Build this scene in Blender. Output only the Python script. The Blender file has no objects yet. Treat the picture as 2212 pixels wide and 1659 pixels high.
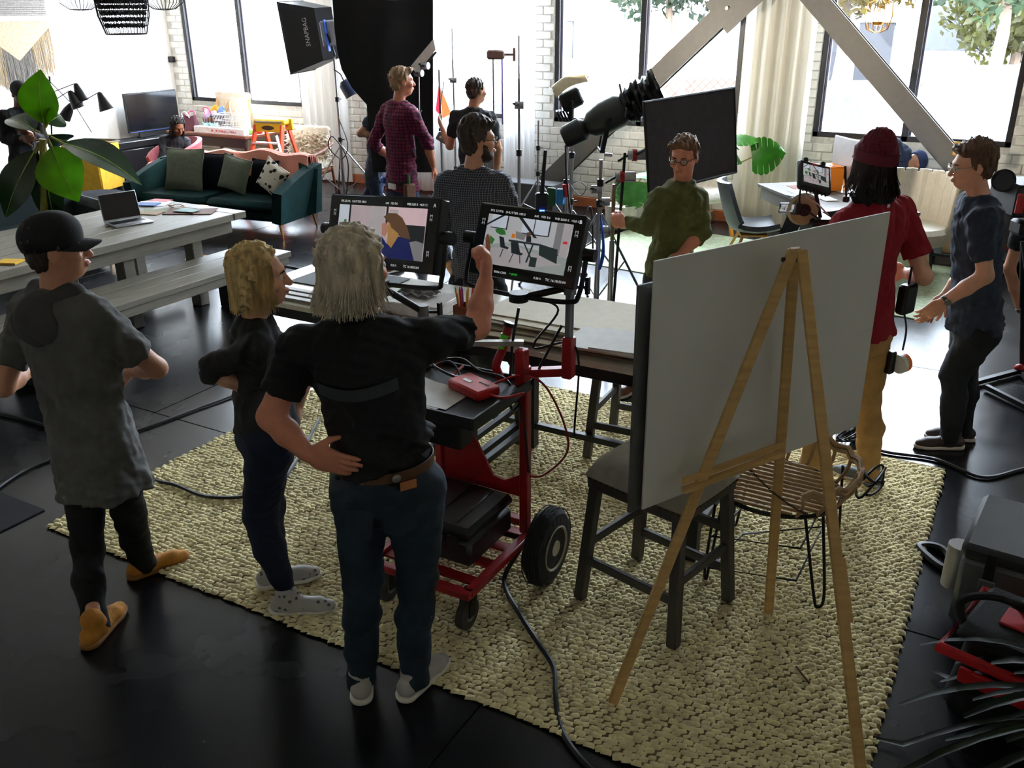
import bpy, math, random
import numpy as np
from mathutils import Matrix, Vector
SC = bpy.context.scene
COL = SC.collection
# ------------------------------------------------------------------ camera
FPX, CAMH = 1940.0, 2.38
PITCH, ROLL, YAW = math.radians(22.6), math.radians(0.3), math.radians(29.55)
FG = np.array([-math.sin(YAW), math.cos(YAW), 0.0]); R0 = np.array([math.cos(YAW), math.sin(YAW), 0.0]); UPV = np.array([0, 0, 1.0])
FW = FG * math.cos(PITCH) - UPV * math.sin(PITCH); U0 = FG * math.sin(PITCH) + UPV * math.cos(PITCH)
CR = R0 * math.cos(ROLL) - U0 * math.sin(ROLL); CU = R0 * math.sin(ROLL) + U0 * math.cos(ROLL)
CAMP = np.array([0, 0, CAMH])
cam = bpy.data.objects.new('camera', bpy.data.cameras.new('camera')); COL.objects.link(cam)
cam.data.sensor_width = 36.0; cam.data.lens = FPX / 2212 * 36; cam.data.clip_end = 400
cam.matrix_world = Matrix(((CR[0], CU[0], -FW[0], 0), (CR[1], CU[1], -FW[1], 0), (CR[2], CU[2], -FW[2], CAMH), (0, 0, 0, 1)))
SC.camera = cam
# ------------------------------------------------------------------ world, lights, exposure
SC.view_settings.view_transform = 'Standard'; SC.view_settings.look = 'None'
SC.view_settings.gamma = 1.0; SC.view_settings.use_curve_mapping = False
SC.view_settings.exposure = EXPOSURE = 1.55
SC.cycles.use_denoising = True; SC.cycles.max_bounces = 8; SC.cycles.diffuse_bounces = 5; SC.cycles.glossy_bounces = 4
SC.cycles.transparent_max_bounces = 12; SC.cycles.caustics_reflective = False; SC.cycles.caustics_refractive = False
SC.cycles.sample_clamp_indirect = 6.0
W = bpy.data.worlds.new('sky'); SC.world = W; W.use_nodes = True
SKY = 20.0
bg = W.node_tree.nodes['Background']; bg.inputs[0].default_value = (0.90, 0.945, 1.0, 1); bg.inputs[1].default_value = SKY
WY = 10.73; XL = -12.37; SILL = 1.05; HEAD = 4.1
WINDOWS = [(-12.03, -9.66), (-8.45, -5.85), (-5.44, -3.05), (-2.18, -0.19)]
for i, (a, b) in enumerate(WINDOWS):
    l = bpy.data.lights.new('window_portal', 'AREA'); l.shape = 'RECTANGLE'; l.size = b - a; l.size_y = HEAD - SILL
    l.cycles.is_portal = True
    o = bpy.data.objects.new('window_portal', l); COL.objects.link(o)
    o.location = ((a + b) / 2, WY + .16, (SILL + HEAD) / 2); o.rotation_euler = (math.radians(-90), 0, 0)
# ------------------------------------------------------------------ pixel helpers (2212 x 1659 frame)
def V3(p): return np.array(p, float)
def ray(x, y): return FW + CR * ((x - 1106) / FPX) - CU * ((y - 829.5) / FPX)
def at(x, y, z=0.0):
    d = ray(x, y); return CAMP + d * ((z - CAMH) / d[2])
def aty(x, y, Y):
    d = ray(x, y); return CAMP + d * (Y / d[1])
def atx(x, y, X):
    d = ray(x, y); return CAMP + d * (X / d[0])
def ats(x, y, s):
    d = ray(x, y); return CAMP + d * (s / (d @ FG))
def sdist(p): return float((V3(p) - CAMP) @ FG)
# ------------------------------------------------------------------ materials
MATS = {}
def lin(c):
    return tuple(((v / 255) / 12.92 if v / 255 <= .04045 else ((v / 255 + .055) / 1.055) ** 2.4) for v in c)
def mat(key, rgb=(128, 128, 128), rough=.6, metal=0., var=.12, scale=18., bump=0., bscale=None, spec=.5, coat=0., emit=0., trans=0., sheen=0., stretch=None):
    if key in MATS: return MATS[key]
    m = bpy.data.materials.new(key); m.use_nodes = True; MATS[key] = m
    nt = m.node_tree; N, L = nt.nodes, nt.links; b = N['Principled BSDF']
    c = lin(rgb)
    b.inputs['Roughness'].default_value = rough; b.inputs['Metallic'].default_value = metal
    b.inputs['Specular IOR Level'].default_value = spec; b.inputs['Coat Weight'].default_value = coat
    b.inputs['Sheen Weight'].default_value = sheen
    tc = N.new('ShaderNodeTexCoord'); no = N.new('ShaderNodeTexNoise'); no.inputs['Scale'].default_value = scale; no.inputs['Detail'].default_value = 4
    src = tc.outputs['Object']
    if stretch:
        mp = N.new('ShaderNodeMapping'); mp.inputs['Scale'].default_value = stretch; L.new(src, mp.inputs[0]); src = mp.outputs[0]
    L.new(src, no.inputs['Vector'])
    rp = N.new('ShaderNodeValToRGB'); e = rp.color_ramp.elements
    e[0].position = .3; e[1].position = .7
    e[0].color = tuple(v * (1 - var) for v in c) + (1,); e[1].color = tuple(min(1, v * (1 + var)) for v in c) + (1,)
    L.new(no.outputs['Fac'], rp.inputs['Fac']); L.new(rp.outputs['Color'], b.inputs['Base Color'])
    if emit:
        L.new(rp.outputs['Color'], b.inputs['Emission Color']); b.inputs['Emission Strength'].default_value = emit
    if bump:
        n2 = N.new('ShaderNodeTexNoise'); n2.inputs['Scale'].default_value = bscale or scale * 4; n2.inputs['Detail'].default_value = 3
        L.new(src, n2.inputs['Vector'])
        bu = N.new('ShaderNodeBump'); bu.inputs['Strength'].default_value = bump; bu.inputs['Distance'].default_value = .01
        L.new(n2.outputs['Fac'], bu.inputs['Height']); L.new(bu.outputs['Normal'], b.inputs['Normal'])
    if trans:
        tr = N.new('ShaderNodeBsdfTranslucent'); L.new(rp.outputs['Color'], tr.inputs['Color'])
        mx = N.new('ShaderNodeMixShader'); mx.inputs[0].default_value = trans
        L.new(b.outputs[0], mx.inputs[1]); L.new(tr.outputs[0], mx.inputs[2]); L.new(mx.outputs[0], N['Material Output'].inputs[0])
    return m
def sheer(key, rgb, see=.35, transl=.5):
    if key in MATS: return MATS[key]
    m = mat(key, rgb, .9, trans=transl, stretch=(8, 8, .3)); nt = m.node_tree; N, L = nt.nodes, nt.links
    out = N['Material Output']; prev = out.inputs[0].links[0].from_socket
    t = N.new('ShaderNodeBsdfTransparent'); mx = N.new('ShaderNodeMixShader'); mx.inputs[0].default_value = see
    L.new(prev, mx.inputs[1]); L.new(t.outputs[0], mx.inputs[2]); L.new(mx.outputs[0], out.inputs[0])
    return m
def glass(key, tint=(245, 250, 255), refl=.06):
    if key in MATS: return MATS[key]
    m = bpy.data.materials.new(key); m.use_nodes = True; MATS[key] = m; N, L = m.node_tree.nodes, m.node_tree.links
    t = N.new('ShaderNodeBsdfTransparent'); t.inputs[0].default_value = lin(tint) + (1,)
    g = N.new('ShaderNodeBsdfGlossy'); g.inputs['Roughness'].default_value = .02
    lw = N.new('ShaderNodeLayerWeight'); lw.inputs[0].default_value = .2
    no = N.new('ShaderNodeTexNoise'); no.inputs['Scale'].default_value = 2
    mu = N.new('ShaderNodeMath'); mu.operation = 'MULTIPLY_ADD'; mu.inputs[1].default_value = .5; mu.inputs[2].default_value = refl
    mx = N.new('ShaderNodeMixShader'); L.new(lw.outputs['Fresnel'], mu.inputs[0]); L.new(mu.outputs[0], mx.inputs[0])
    L.new(t.outputs[0], mx.inputs[1]); L.new(g.outputs[0], mx.inputs[2]); L.new(mx.outputs[0], N['Material Output'].inputs[0])
    return m
def pattern(key, kind, c1, c2, scale=30., rough=.8, stretch=None, w=.5, bump=0.):
    """two-colour procedural weave / check / stripe"""
    if key in MATS: return MATS[key]
    m = mat(key, c1, rough); N, L = m.node_tree.nodes, m.node_tree.links; b = N['Principled BSDF']
    tc = N.new('ShaderNodeTexCoord'); mp = N.new('ShaderNodeMapping'); mp.inputs['Scale'].default_value = stretch or (1, 1, 1); L.new(tc.outputs['Object'], mp.inputs[0])
    mx = N.new('ShaderNodeMix'); mx.data_type = 'RGBA'; mx.inputs[6].default_value = lin(c1) + (1,); mx.inputs[7].default_value = lin(c2) + (1,)
    if kind == 'stripe':
        t = N.new('ShaderNodeTexWave'); t.bands_direction = 'Z'; t.inputs['Scale'].default_value = scale; t.inputs['Distortion'].default_value = w; L.new(mp.outputs[0], t.inputs[0]); fac = t.outputs['Fac']
    elif kind == 'check':
        t = N.new('ShaderNodeTexWave'); t.bands_direction = 'Z'; t.inputs['Scale'].default_value = scale; L.new(mp.outputs[0], t.inputs[0])
        t2 = N.new('ShaderNodeTexWave'); t2.bands_direction = 'X'; t2.inputs['Scale'].default_value = scale; L.new(mp.outputs[0], t2.inputs[0])
        q = N.new('ShaderNodeMath'); q.operation = 'MAXIMUM'; L.new(t.outputs['Fac'], q.inputs[0]); L.new(t2.outputs['Fac'], q.inputs[1])
        r = N.new('ShaderNodeMath'); r.operation = 'GREATER_THAN'; r.inputs[1].default_value = w; L.new(q.outputs[0], r.inputs[0]); fac = r.outputs[0]
    else:
        t = N.new('ShaderNodeTexVoronoi'); t.inputs['Scale'].default_value = scale; L.new(mp.outputs[0], t.inputs[0])
        r = N.new('ShaderNodeMath'); r.operation = 'LESS_THAN'; r.inputs[1].default_value = w; L.new(t.outputs['Distance'], r.inputs[0]); fac = r.outputs[0]
    L.new(fac, mx.inputs[0]); L.new(mx.outputs[2], b.inputs['Base Color'])
    return m
# ------------------------------------------------------------------ things and meshes
def T(name, label, cat, loc=(0, 0, 0), rz=0., group=None, kind=None):
    o = bpy.data.objects.new(name, None); COL.objects.link(o); o.empty_display_size = .1
    o.matrix_world = Matrix.Translation(Vector([float(v) for v in loc])) @ Matrix.Rotation(rz, 4, 'Z')
    tag(o, label, cat, group, kind); return o
def tag(o, label=None, cat=None, group=None, kind=None):
    if label: o['label'] = label
    if cat: o['category'] = cat
    if group: o['group'] = group
    if kind: o['kind'] = kind
    return o
def wmat(o):
    m = o.matrix_basis.copy()
    while o.parent: o = o.parent; m = o.matrix_basis @ m
    return m
def frame(n, hint=(0, 0, 1)):
    n = V3(n); n = n / np.linalg.norm(n); h = V3(hint)
    if abs(n @ h) > .97 * np.linalg.norm(h): h = V3((1, 0, 0)) if abs(n[0]) < .9 else V3((0, 1, 0))
    x = np.cross(h, n); x /= np.linalg.norm(x); return x, np.cross(n, x), n
class B:
    def __init__(s, xf=None): s.v = []; s.f = []; s.mi = []; s.cur = 0; s.xf = xf
    def add(s, v, f):
        v = np.asarray(v, float).reshape(-1, 3)
        if s.xf is not None: v = v @ s.xf[0].T + s.xf[1]
        o = sum(len(a) for a in s.v); s.v.append(v); s.f += [tuple(int(i) + o for i in q) for q in f]; s.mi += [s.cur] * len(f); return s
    def box(s, c, size, rot=None, bev=0.):
        hx = V3(size) / 2; c = V3(c)
        if bev <= 0:
            p = np.array([[x, y, z] for x in (-1, 1) for y in (-1, 1) for z in (-1, 1)]) * hx
            f = [(0, 1, 3, 2), (4, 6, 7, 5), (0, 4, 5, 1), (2, 3, 7, 6), (0, 2, 6, 4), (1, 5, 7, 3)]
        else:
            bev = min(bev, .45 * min(size)); p = []; f = []; idx = {}
            for x in (-1, 1):
                for y in (-1, 1):
                    for z in (-1, 1):
                        for a in range(3):
                            q = np.array([x, y, z], float) * (hx - bev); q[a] = (x, y, z)[a] * hx[a]; idx[(x, y, z, a)] = len(p); p.append(q)
            g = lambda x, y, z, a: idx[(x, y, z, a)]
            for a in range(3):
                b, c2 = (a + 1) % 3, (a + 2) % 3
                for sg in (-1, 1):
                    def k(u, w):
                        t = [0, 0, 0]; t[a] = sg; t[b] = u; t[c2] = w; return g(*t, a)
                    q = [k(-1, -1), k(1, -1), k(1, 1), k(-1, 1)]; f.append(q if sg > 0 else q[::-1])
                for u in (-1, 1):
                    for w in (-1, 1):
                        t0 = [0, 0, 0]; t1 = [0, 0, 0]; t0[a] = -1; t1[a] = 1
                        for t in (t0, t1): t[b] = u; t[c2] = w
                        q = [g(*t0, b), g(*t1, b), g(*t1, c2), g(*t0, c2)]; f.append(q if u * w < 0 else q[::-1])
            for x in (-1, 1):
                for y in (-1, 1):
                    for z in (-1, 1):
                        q = [g(x, y, z, 0), g(x, y, z, 1), g(x, y, z, 2)]; f.append(q if x * y * z > 0 else q[::-1])
            p = np.array(p)
        if rot is not None: p = p @ np.asarray(rot, float).T
        return s.add(p + c, f)
    def bar(s, a, b, w, h=None, hint=(0, 0, 1), bev=0.):
        a, b = V3(a), V3(b); x, y, n = frame(b - a, hint); h = h or w
        return s.box((a + b) / 2, (w, h, np.linalg.norm(b - a)), np.stack([x, y, n], 1), bev)
    def cyl(s, a, b, r, r2=None, n=12, cap=True):
        a, b = V3(a), V3(b); x, y, _ = frame(b - a); r2 = r if r2 is None else r2
        t = np.arange(n) * 2 * math.pi / n; d = np.outer(np.cos(t), x) + np.outer(np.sin(t), y)
        p = np.vstack([a + d * r, b + d * r2]); f = [(i, (i + 1) % n, n + (i + 1) % n, n + i) for i in range(n)]
        if cap: f += [tuple(range(n))[::-1], tuple(range(n, 2 * n))]
        return s.add(p, f)
    def tube(s, pts, r, n=8, closed=False):
        P = np.array([V3(p) for p in pts]); m = len(P); rr = np.broadcast_to(np.asarray(r, float), (m,))
        d = np.roll(P, -1, 0) - np.roll(P, 1, 0)
        if not closed: d[0] = P[1] - P[0]; d[-1] = P[-1] - P[-2]
        d /= np.linalg.norm(d, axis=1)[:, None] + 1e-12
        x, y, _ = frame(d[0]); v = []; t = np.arange(n) * 2 * math.pi / n
        for i in range(m):
            x = x - d[i] * (x @ d[i]); x /= np.linalg.norm(x) + 1e-12; y = np.cross(d[i], x)
            v.append(P[i] + rr[i] * (np.outer(np.cos(t), x) + np.outer(np.sin(t), y)))
        f = []
        for i in range(m if closed else m - 1):
            a, b = i * n, ((i + 1) % m) * n
            f += [(a + k, a + (k + 1) % n, b + (k + 1) % n, b + k) for k in range(n)]
        if not closed: f += [tuple(range(n))[::-1], tuple(range((m - 1) * n, m * n))]
        return s.add(np.vstack(v), f)
    def lathe(s, prof, o=(0, 0, 0), ax=(0, 0, 1), n=20, sx=1., sy=1.):
        x, y, z = frame(ax); o = V3(o); t = np.arange(n) * 2 * math.pi / n; v = []
        for r, h in prof: v.append(o + z * h + r * (np.outer(np.cos(t) * sx, x) + np.outer(np.sin(t) * sy, y)))
        m = len(prof); f = [(i * n + k, i * n + (k + 1) % n, (i + 1) * n + (k + 1) % n, (i + 1) * n + k) for i in range(m - 1) for k in range(n)]
        if prof[0][0] > 1e-5: f.append(tuple(range(n))[::-1])
        if prof[-1][0] > 1e-5: f.append(tuple(range((m - 1) * n, m * n)))
        return s.add(np.vstack(v), f)
    def ell(s, c, r, rot=None, n=14, m=9):
        v = []; f = []
        for i in range(m + 1):
            th = math.pi * i / m
            for k in range(n):
                ph = 2 * math.pi * k / n; v.append((math.sin(th) * math.cos(ph) * r[0], math.sin(th) * math.sin(ph) * r[1], -math.cos(th) * r[2]))
        for i in range(m):
            for k in range(n): f.append((i * n + k, i * n + (k + 1) % n, (i + 1) * n + (k + 1) % n, (i + 1) * n + k))
        v = np.array(v)
        if rot is not None: v = v @ np.asarray(rot).T
        return s.add(v + V3(c), f)
    def prism(s, poly, o, x, y, t):
        """polygon (2D list) in plane o + u*x + v*y, thickness vector t"""
        o, x, y, t = V3(o), V3(x), V3(y), V3(t); P = np.array([o + u * x + w * y for u, w in poly]); n = len(P)
        f = [tuple(range(n))[::-1], tuple(range(n, 2 * n))] + [(i, (i + 1) % n, n + (i + 1) % n, n + i) for i in range(n)]
        return s.add(np.vstack([P, P + t]), f)
    def quad(s, a, b, c, d): return s.add([a, b, c, d], [(0, 1, 2, 3)])
    def grid(s, fn, nu, nv, th=0.):
        """surface fn(u,v) u,v in 0..1; th > 0 gives it thickness"""
        P = np.array([[V3(fn(i / nu, j / nv)) for j in range(nv + 1)] for i in range(nu + 1)])
        idx = lambda i, j: i * (nv + 1) + j
        f = [(idx(i, j), idx(i + 1, j), idx(i + 1, j + 1), idx(i, j + 1)) for i in range(nu) for j in range(nv)]
        if th:
            du = np.gradient(P, axis=0); dv = np.gradient(P, axis=1); nn = np.cross(du, dv); nn /= np.linalg.norm(nn, axis=2)[..., None] + 1e-9
            Q = P - nn * th; o = (nu + 1) * (nv + 1); f += [tuple(o + i for i in q[::-1]) for q in f]
            for i in range(nu): f += [(idx(i, 0), o + idx(i, 0), o + idx(i + 1, 0), idx(i + 1, 0)), (idx(i + 1, nv), o + idx(i + 1, nv), o + idx(i, nv), idx(i, nv))]
            for j in range(nv): f += [(idx(0, j + 1), o + idx(0, j + 1), o + idx(0, j), idx(0, j)), (idx(nu, j), o + idx(nu, j), o + idx(nu, j + 1), idx(nu, j + 1))]
            return s.add(np.vstack([P.reshape(-1, 3), Q.reshape(-1, 3)]), f)
        return s.add(P.reshape(-1, 3), f)
    def build(s, name, m, par=None, world=True, smooth=.7, **tg):
        v = np.vstack(s.v)
        if par is not None and world:
            mi = np.array(wmat(par).inverted()); v = v @ mi[:3, :3].T + mi[:3, 3]
        me = bpy.data.meshes.new(name); me.from_pydata(v.tolist(), [], s.f); 
        for mm in (m if isinstance(m, (list, tuple)) else [m]): me.materials.append(mm)
        if any(s.mi): me.polygons.foreach_set('material_index', s.mi)
        if smooth:
            me.shade_smooth(); me.set_sharp_from_angle(angle=smooth)
        o = bpy.data.objects.new(name, me); COL.objects.link(o)
        if par is not None: o.parent = par
        else:
            # origin at the base of the thing
            lo, hi = v.min(0), v.max(0); c = Vector(((lo[0] + hi[0]) / 2, (lo[1] + hi[1]) / 2, lo[2])); me.transform(Matrix.Translation(-c)); o.location = c
        return tag(o, **{k: w for k, w in tg.items()})
def fast(name, v, f, m, par=None, smooth=True, **tg):
    """numpy verts / quads straight into a mesh (world coordinates)"""
    if par is not None:
        mi = np.array(wmat(par).inverted()); v = v @ mi[:3, :3].T + mi[:3, 3]
    me = bpy.data.meshes.new(name); nv, nf = len(v), len(f); k = f.shape[1]
    me.vertices.add(nv); me.vertices.foreach_set('co', np.asarray(v, np.float32).ravel())
    me.loops.add(nf * k); me.loops.foreach_set('vertex_index', np.asarray(f, np.int32).ravel())
    me.polygons.add(nf); me.polygons.foreach_set('loop_start', np.arange(nf, dtype=np.int32) * k); me.update(calc_edges=True)
    me.materials.append(m)
    if smooth: me.shade_smooth()
    o = bpy.data.objects.new(name, me); COL.objects.link(o)
    if par is not None: o.parent = par
    else:
        lo, hi = v.min(0), v.max(0); c = Vector(((lo[0] + hi[0]) / 2, (lo[1] + hi[1]) / 2, lo[2])); me.transform(Matrix.Translation(-c)); o.location = c
    return tag(o, **tg)
def copy_tree(o, parent=None, loc=None, rz=None):
    c = o.copy(); COL.objects.link(c); c.parent = parent
    if loc is not None: c.location = Vector([float(v) for v in loc])
    if rz is not None: c.rotation_euler = (0, 0, rz)
    for ch in list(o.children): copy_tree(ch, c)
    return c
def text(s, o, x, y, size, m, par, name='lettering'):
    """flat lettering: text baseline start o, along x, up y"""
    cu = bpy.data.curves.new(name, 'FONT'); cu.body = s; cu.size = size; cu.resolution_u = 2
    ob = bpy.data.objects.new(name, cu); COL.objects.link(ob)
    dg = bpy.context.evaluated_depsgraph_get(); me = bpy.data.meshes.new_from_object(ob.evaluated_get(dg))
    bpy.data.objects.remove(ob); x, y = V3(x), V3(y); z = np.cross(x, y)
    n = len(me.vertices); co = np.zeros(n * 3, np.float32); me.vertices.foreach_get('co', co); co = co.reshape(-1, 3)
    p = V3(o) + np.outer(co[:, 0], x) + np.outer(co[:, 1], y) + np.outer(co[:, 2], z)
    mi = np.array(wmat(par).inverted()); p = p @ mi[:3, :3].T + mi[:3, 3]
    me.vertices.foreach_set('co', p.astype(np.float32).ravel()); me.materials.clear(); me.materials.append(m); me.update()
    ob = bpy.data.objects.new(name, me); COL.objects.link(ob); ob.parent = par; return ob
RNG = random.Random(7)
def spline(P, n=8):
    """Catmull-Rom through points"""
    P = [V3(p) for p in P]; P = [2 * P[0] - P[1]] + P + [2 * P[-1] - P[-2]]; out = []
    for i in range(1, len(P) - 2):
        for k in range(n):
            t = k / n; a, b, c, d = P[i - 1:i + 3]
            out.append(.5 * (2 * b + (c - a) * t + (2 * a - 5 * b + 4 * c - d) * t * t + (3 * b - a - 3 * c + d) * t ** 3))
    return out + [P[-2]]
def cable(name, label, pts, r=.008, m=None, par=None, cat='cable'):
    b = B().tube(spline(pts), r, 6); mm = m or mat('cable_black', (22, 22, 24), .5)
    return b.build(name, mm, par) if par else b.build(name, mm, None, label=label, cat=cat)
# ================================================================== THE SETTING
def floor_material():
    m = mat('concrete', (26, 26, 29), .3, var=.16, scale=1.3, spec=.22); N, L = m.node_tree.nodes, m.node_tree.links; b = N['Principled BSDF']
    tc = N.new('ShaderNodeTexCoord'); n = N.new('ShaderNodeTexNoise'); n.inputs['Scale'].default_value = 2.2; n.inputs['Detail'].default_value = 3
    L.new(tc.outputs['Object'], n.inputs[0]); mr = N.new('ShaderNodeMapRange'); mr.inputs[3].default_value = .14; mr.inputs[4].default_value = .36
    L.new(n.outputs['Fac'], mr.inputs[0]); L.new(mr.outputs[0], b.inputs['Roughness'])
    n2 = N.new('ShaderNodeTexNoise'); n2.inputs['Scale'].default_value = 5; bu = N.new('ShaderNodeBump'); bu.inputs['Strength'].default_value = .05; bu.inputs['Distance'].default_value = .01
    L.new(tc.outputs['Object'], n2.inputs[0]); L.new(n2.outputs['Fac'], bu.inputs['Height']); L.new(bu.outputs[0], b.inputs['Normal'])
    return m
XR, YB, CEIL = 5.0, -5.0, 4.9
FL = floor_material()
b = B().box(((XL + XR) / 2, (WY + YB) / 2, -.06), (XR - XL, WY - YB, .1)); fl = b.build('floor', mat('joint_dark', (16, 16, 18), .8), kind='structure')
xs = [XL, -11.0, -7.8, -4.6, -1.4, 1.8, XR]; ys = [YB, -2.9, .3, 3.45, 6.65, 9.6, WY]
for i in range(len(xs) - 1):
    for j in range(len(ys) - 1):
        B().box(((xs[i] + xs[i + 1]) / 2, (ys[j] + ys[j + 1]) / 2, -.01), (xs[i + 1] - xs[i] - .006, ys[j + 1] - ys[j] - .006, .02), bev=.002).build('slab', FL, fl)
plaster = mat('plaster', (236, 236, 234), .85, var=.03, bump=.05, bscale=60)
mortar = mat('mortar', (205, 202, 194), .95, var=.15, scale=30, bump=.3)
brickm = mat('painted_brick', (238, 235, 226), .75, var=.1, scale=9, bump=.35, bscale=40)
dark_wall = mat('plaster_warm', (228, 220, 203), .9, var=.05)
# back wall with window openings
b = B(); th = .30
edges = [XL - .3] + [e for w in WINDOWS for e in w] + [XR]
for i in range(0, len(edges), 2): b.box(((edges[i] + edges[i + 1]) / 2, WY + th / 2, CEIL / 2), (edges[i + 1] - edges[i], th, CEIL))
for a, c in WINDOWS:
    b.box(((a + c) / 2, WY + th / 2, SILL / 2), (c - a, th, SILL)); b.box(((a + c) / 2, WY + th / 2, (CEIL + HEAD) / 2), (c - a, th, CEIL - HEAD))
wall = b.build('wall_back', mortar, kind='structure')
BW, BH = .222, .096
base = B().box((0, 0, 0), (BW - .010, .016, BH - .010), bev=.005); bme = None
bricks = []
for r in range(int(2.75 / BH)):
    z = .12 + BH * (r + .5) if r >= 0 else 0
    x = XL + (.5 * BW if r % 2 else 0)
    while x < .9:
        a0, a1 = x, x + BW
        if z + BH / 2 > SILL - .02:
            for wa, wc in WINDOWS:
                if a0 < wa < a1: a1 = wa
                elif a0 < wc < a1: a0 = wc
                elif wa <= a0 and a1 <= wc: a0 = a1
        if a0 < XL: a0 = XL
        if a1 - a0 > .05: bricks.append(((a0 + a1) / 2, z, a1 - a0))
        x += BW
bricks.sort(key=lambda q: -q[0] if q[0] < .1 else 50)
rest = B(); proto = {}
for i, (x, z, w) in enumerate(bricks):
    dy = RNG.uniform(-.004, .003)
    if i < 300:
        k = round(w, 2)
        if k not in proto: proto[k] = B().box((0, 0, 0), (w - .010, .018, BH - .010), bev=.006).build('brick', brickm, wall, world=False); o = proto[k]
        else: o = proto[k].copy(); COL.objects.link(o)
        o.parent = wall; o.matrix_parent_inverse = wmat(wall).inverted(); o.location = (x, WY - .004 + dy, z); o.rotation_euler = (0, RNG.uniform(-.012, .012), 0)
    else: rest.box((x, WY - .004 + dy, z), (w - .010, .018, BH - .010), bev=.005)
rest.build('brick_field', brickm, wall, kind='stuff')
B().box((XL - .1, (WY + YB) / 2, CEIL / 2), (.2, WY - YB + .6, CEIL)).build('wall_left', plaster, kind='structure')
B().box((XR + .1, (WY + YB) / 2, CEIL / 2), (.2, WY - YB + .6, CEIL)).build('wall_right', dark_wall, kind='structure')
B().box(((XL + XR) / 2, YB - .1, CEIL / 2), (XR - XL, .2, CEIL)).build('wall_front', dark_wall, kind='structure')
B().box(((XL + XR) / 2, (WY + YB) / 2, CEIL + .1), (XR - XL + .4, WY - YB + .6, .2)).build('ceiling', mat('ceiling_paint', (233, 226, 210), .9, var=.05), kind='structure')
# baseboards
skirt = mat('terracotta_board', (196, 112, 70), .6, var=.12, scale=6)
B().box(((XL + XR) / 2, WY - .012, .06), (XR - XL, .024, .12), bev=.004).build('baseboard_back', skirt, kind='structure')
B().box((XL + .01, (WY + YB) / 2, .06), (.02, WY - YB, .12), bev=.004).build('baseboard_left', plaster, kind='structure')
# windows: black aluminium frames, two panes each
frm = mat('window_frame_black', (30, 28, 32), .45, var=.1); inner = mat('window_frame_jamb', (150, 146, 168), .5, var=.05); pane = glass('window_glass')  # bead colour: violet flare on the lit frame edge, put into the paint
for i, (a, c) in enumerate(WINDOWS):
    t = T('window_%d' % (i + 1), 'tall two-pane window in a dark metal frame', None, ((a + c) / 2, WY + .03, SILL), kind='structure'); t['label'] = 'tall two-pane dark metal framed window in the brick wall'
    mid = (a + c) / 2 + (-.03 if i else .02); fw = .06
    for nm, cx, cz, sx, sz in (('sill_rail', (a + c) / 2, SILL + fw / 2, c - a, fw), ('head_rail', (a + c) / 2, HEAD - fw / 2, c - a, fw), ('jamb', a + fw / 2, (SILL + HEAD) / 2, fw, HEAD - SILL), ('jamb', c - fw / 2, (SILL + HEAD) / 2, fw, HEAD - SILL), ('mullion', mid, (SILL + HEAD) / 2, .07, HEAD - SILL)):
        B().box((cx, WY + .05, cz), (sx, .10, sz), bev=.006).build(nm, frm, t)
    for x0, x1 in ((a + fw, mid - .035), (mid + .035, c - fw)):
        B().box(((x0 + x1) / 2, WY + .09, (SILL + HEAD) / 2), (x1 - x0, .006, HEAD - SILL - 2 * fw)).build('pane', pane, t)
        B().box((x0 + .012, WY + .07, (SILL + HEAD) / 2), (.024, .03, HEAD - SILL - 2 * fw), bev=.003).build('glazing_bead', inner, t)
# ================================================================== STREET OUTSIDE THE WINDOWS
def quad_fit(px, s0):
    """four image corners of a flat rectangle (TL, TR, BR, BL) -> its 3D corners at mean distance s0"""
    r = [ray(*p) for p in px]; A = np.stack([r[0], -r[1], r[2], -r[3]], 1); d = np.linalg.svd(A)[2][-1]; d = d / d.mean()
    P = np.array([d[i] * r[i] for i in range(4)]); k = s0 / np.mean(P @ FG); P = P * k + CAMP
    c = P.mean(0); ux = (P[1] - P[0] + P[2] - P[3]) / 2; uy = (P[0] - P[3] + P[1] - P[2]) / 2
    w, h = np.linalg.norm(ux), np.linalg.norm(uy); ux /= w; uy = uy - ux * (uy @ ux); uy /= np.linalg.norm(uy)
    return c, ux, uy, np.cross(ux, uy), w, h
B().box((-5, 40, -.35), (120, 59, .3)).build('street_ground', mat('asphalt', (110, 108, 108), .9, var=.1, scale=2), kind='structure')
B().box((-5, 12.2, -.15), (60, 2.2, .2), bev=.02).build('sidewalk', mat('pavement', (205, 203, 198), .9, var=.06), kind='structure')
bw = mat('stucco_white', (226, 224, 218), .9, var=.04); dk = mat('dark_opening', (18, 18, 24), .5); gl = mat('shop_window', (62, 64, 74), .4)
def building(x0, x1, y, h, lab, openings, m):
    t = T('building', lab, 'building', ((x0 + x1) / 2, y + 3, -.2))
    B().box(((x0 + x1) / 2, y + 3, h / 2 - .2), (x1 - x0, 6, h), bev=.05).build('wall', m, t)
    B().box(((x0 + x1) / 2, y + 2.9, h - .1), (x1 - x0 + .3, 6.3, .25), bev=.03).build('parapet', bw, t)
    for k, (x, z, w, hh, mm) in enumerate(openings):
        o = B().box((x, y - .03, z), (w, .1, hh), bev=.02).build('door' if z < 1.4 and hh > 1.9 else 'window', mm, t)
        B().box((x, y - .07, z + hh / 2 + .05), (w + .2, .12, .1)).build('lintel', bw, o)
    return t
building(-12.5, 3.5, 30, 6.5, 'long white stucco building across the street with dark doors', [(-6.2, .9, 1.1, 2.2, dk), (-4.6, .9, 1.0, 2.2, dk), (-8.6, 1.6, 2.0, 1.4, gl), (-2.0, 2.0, 2.6, 1.5, gl), (1.2, 1.6, 1.8, 1.5, dk)], bw)
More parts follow.
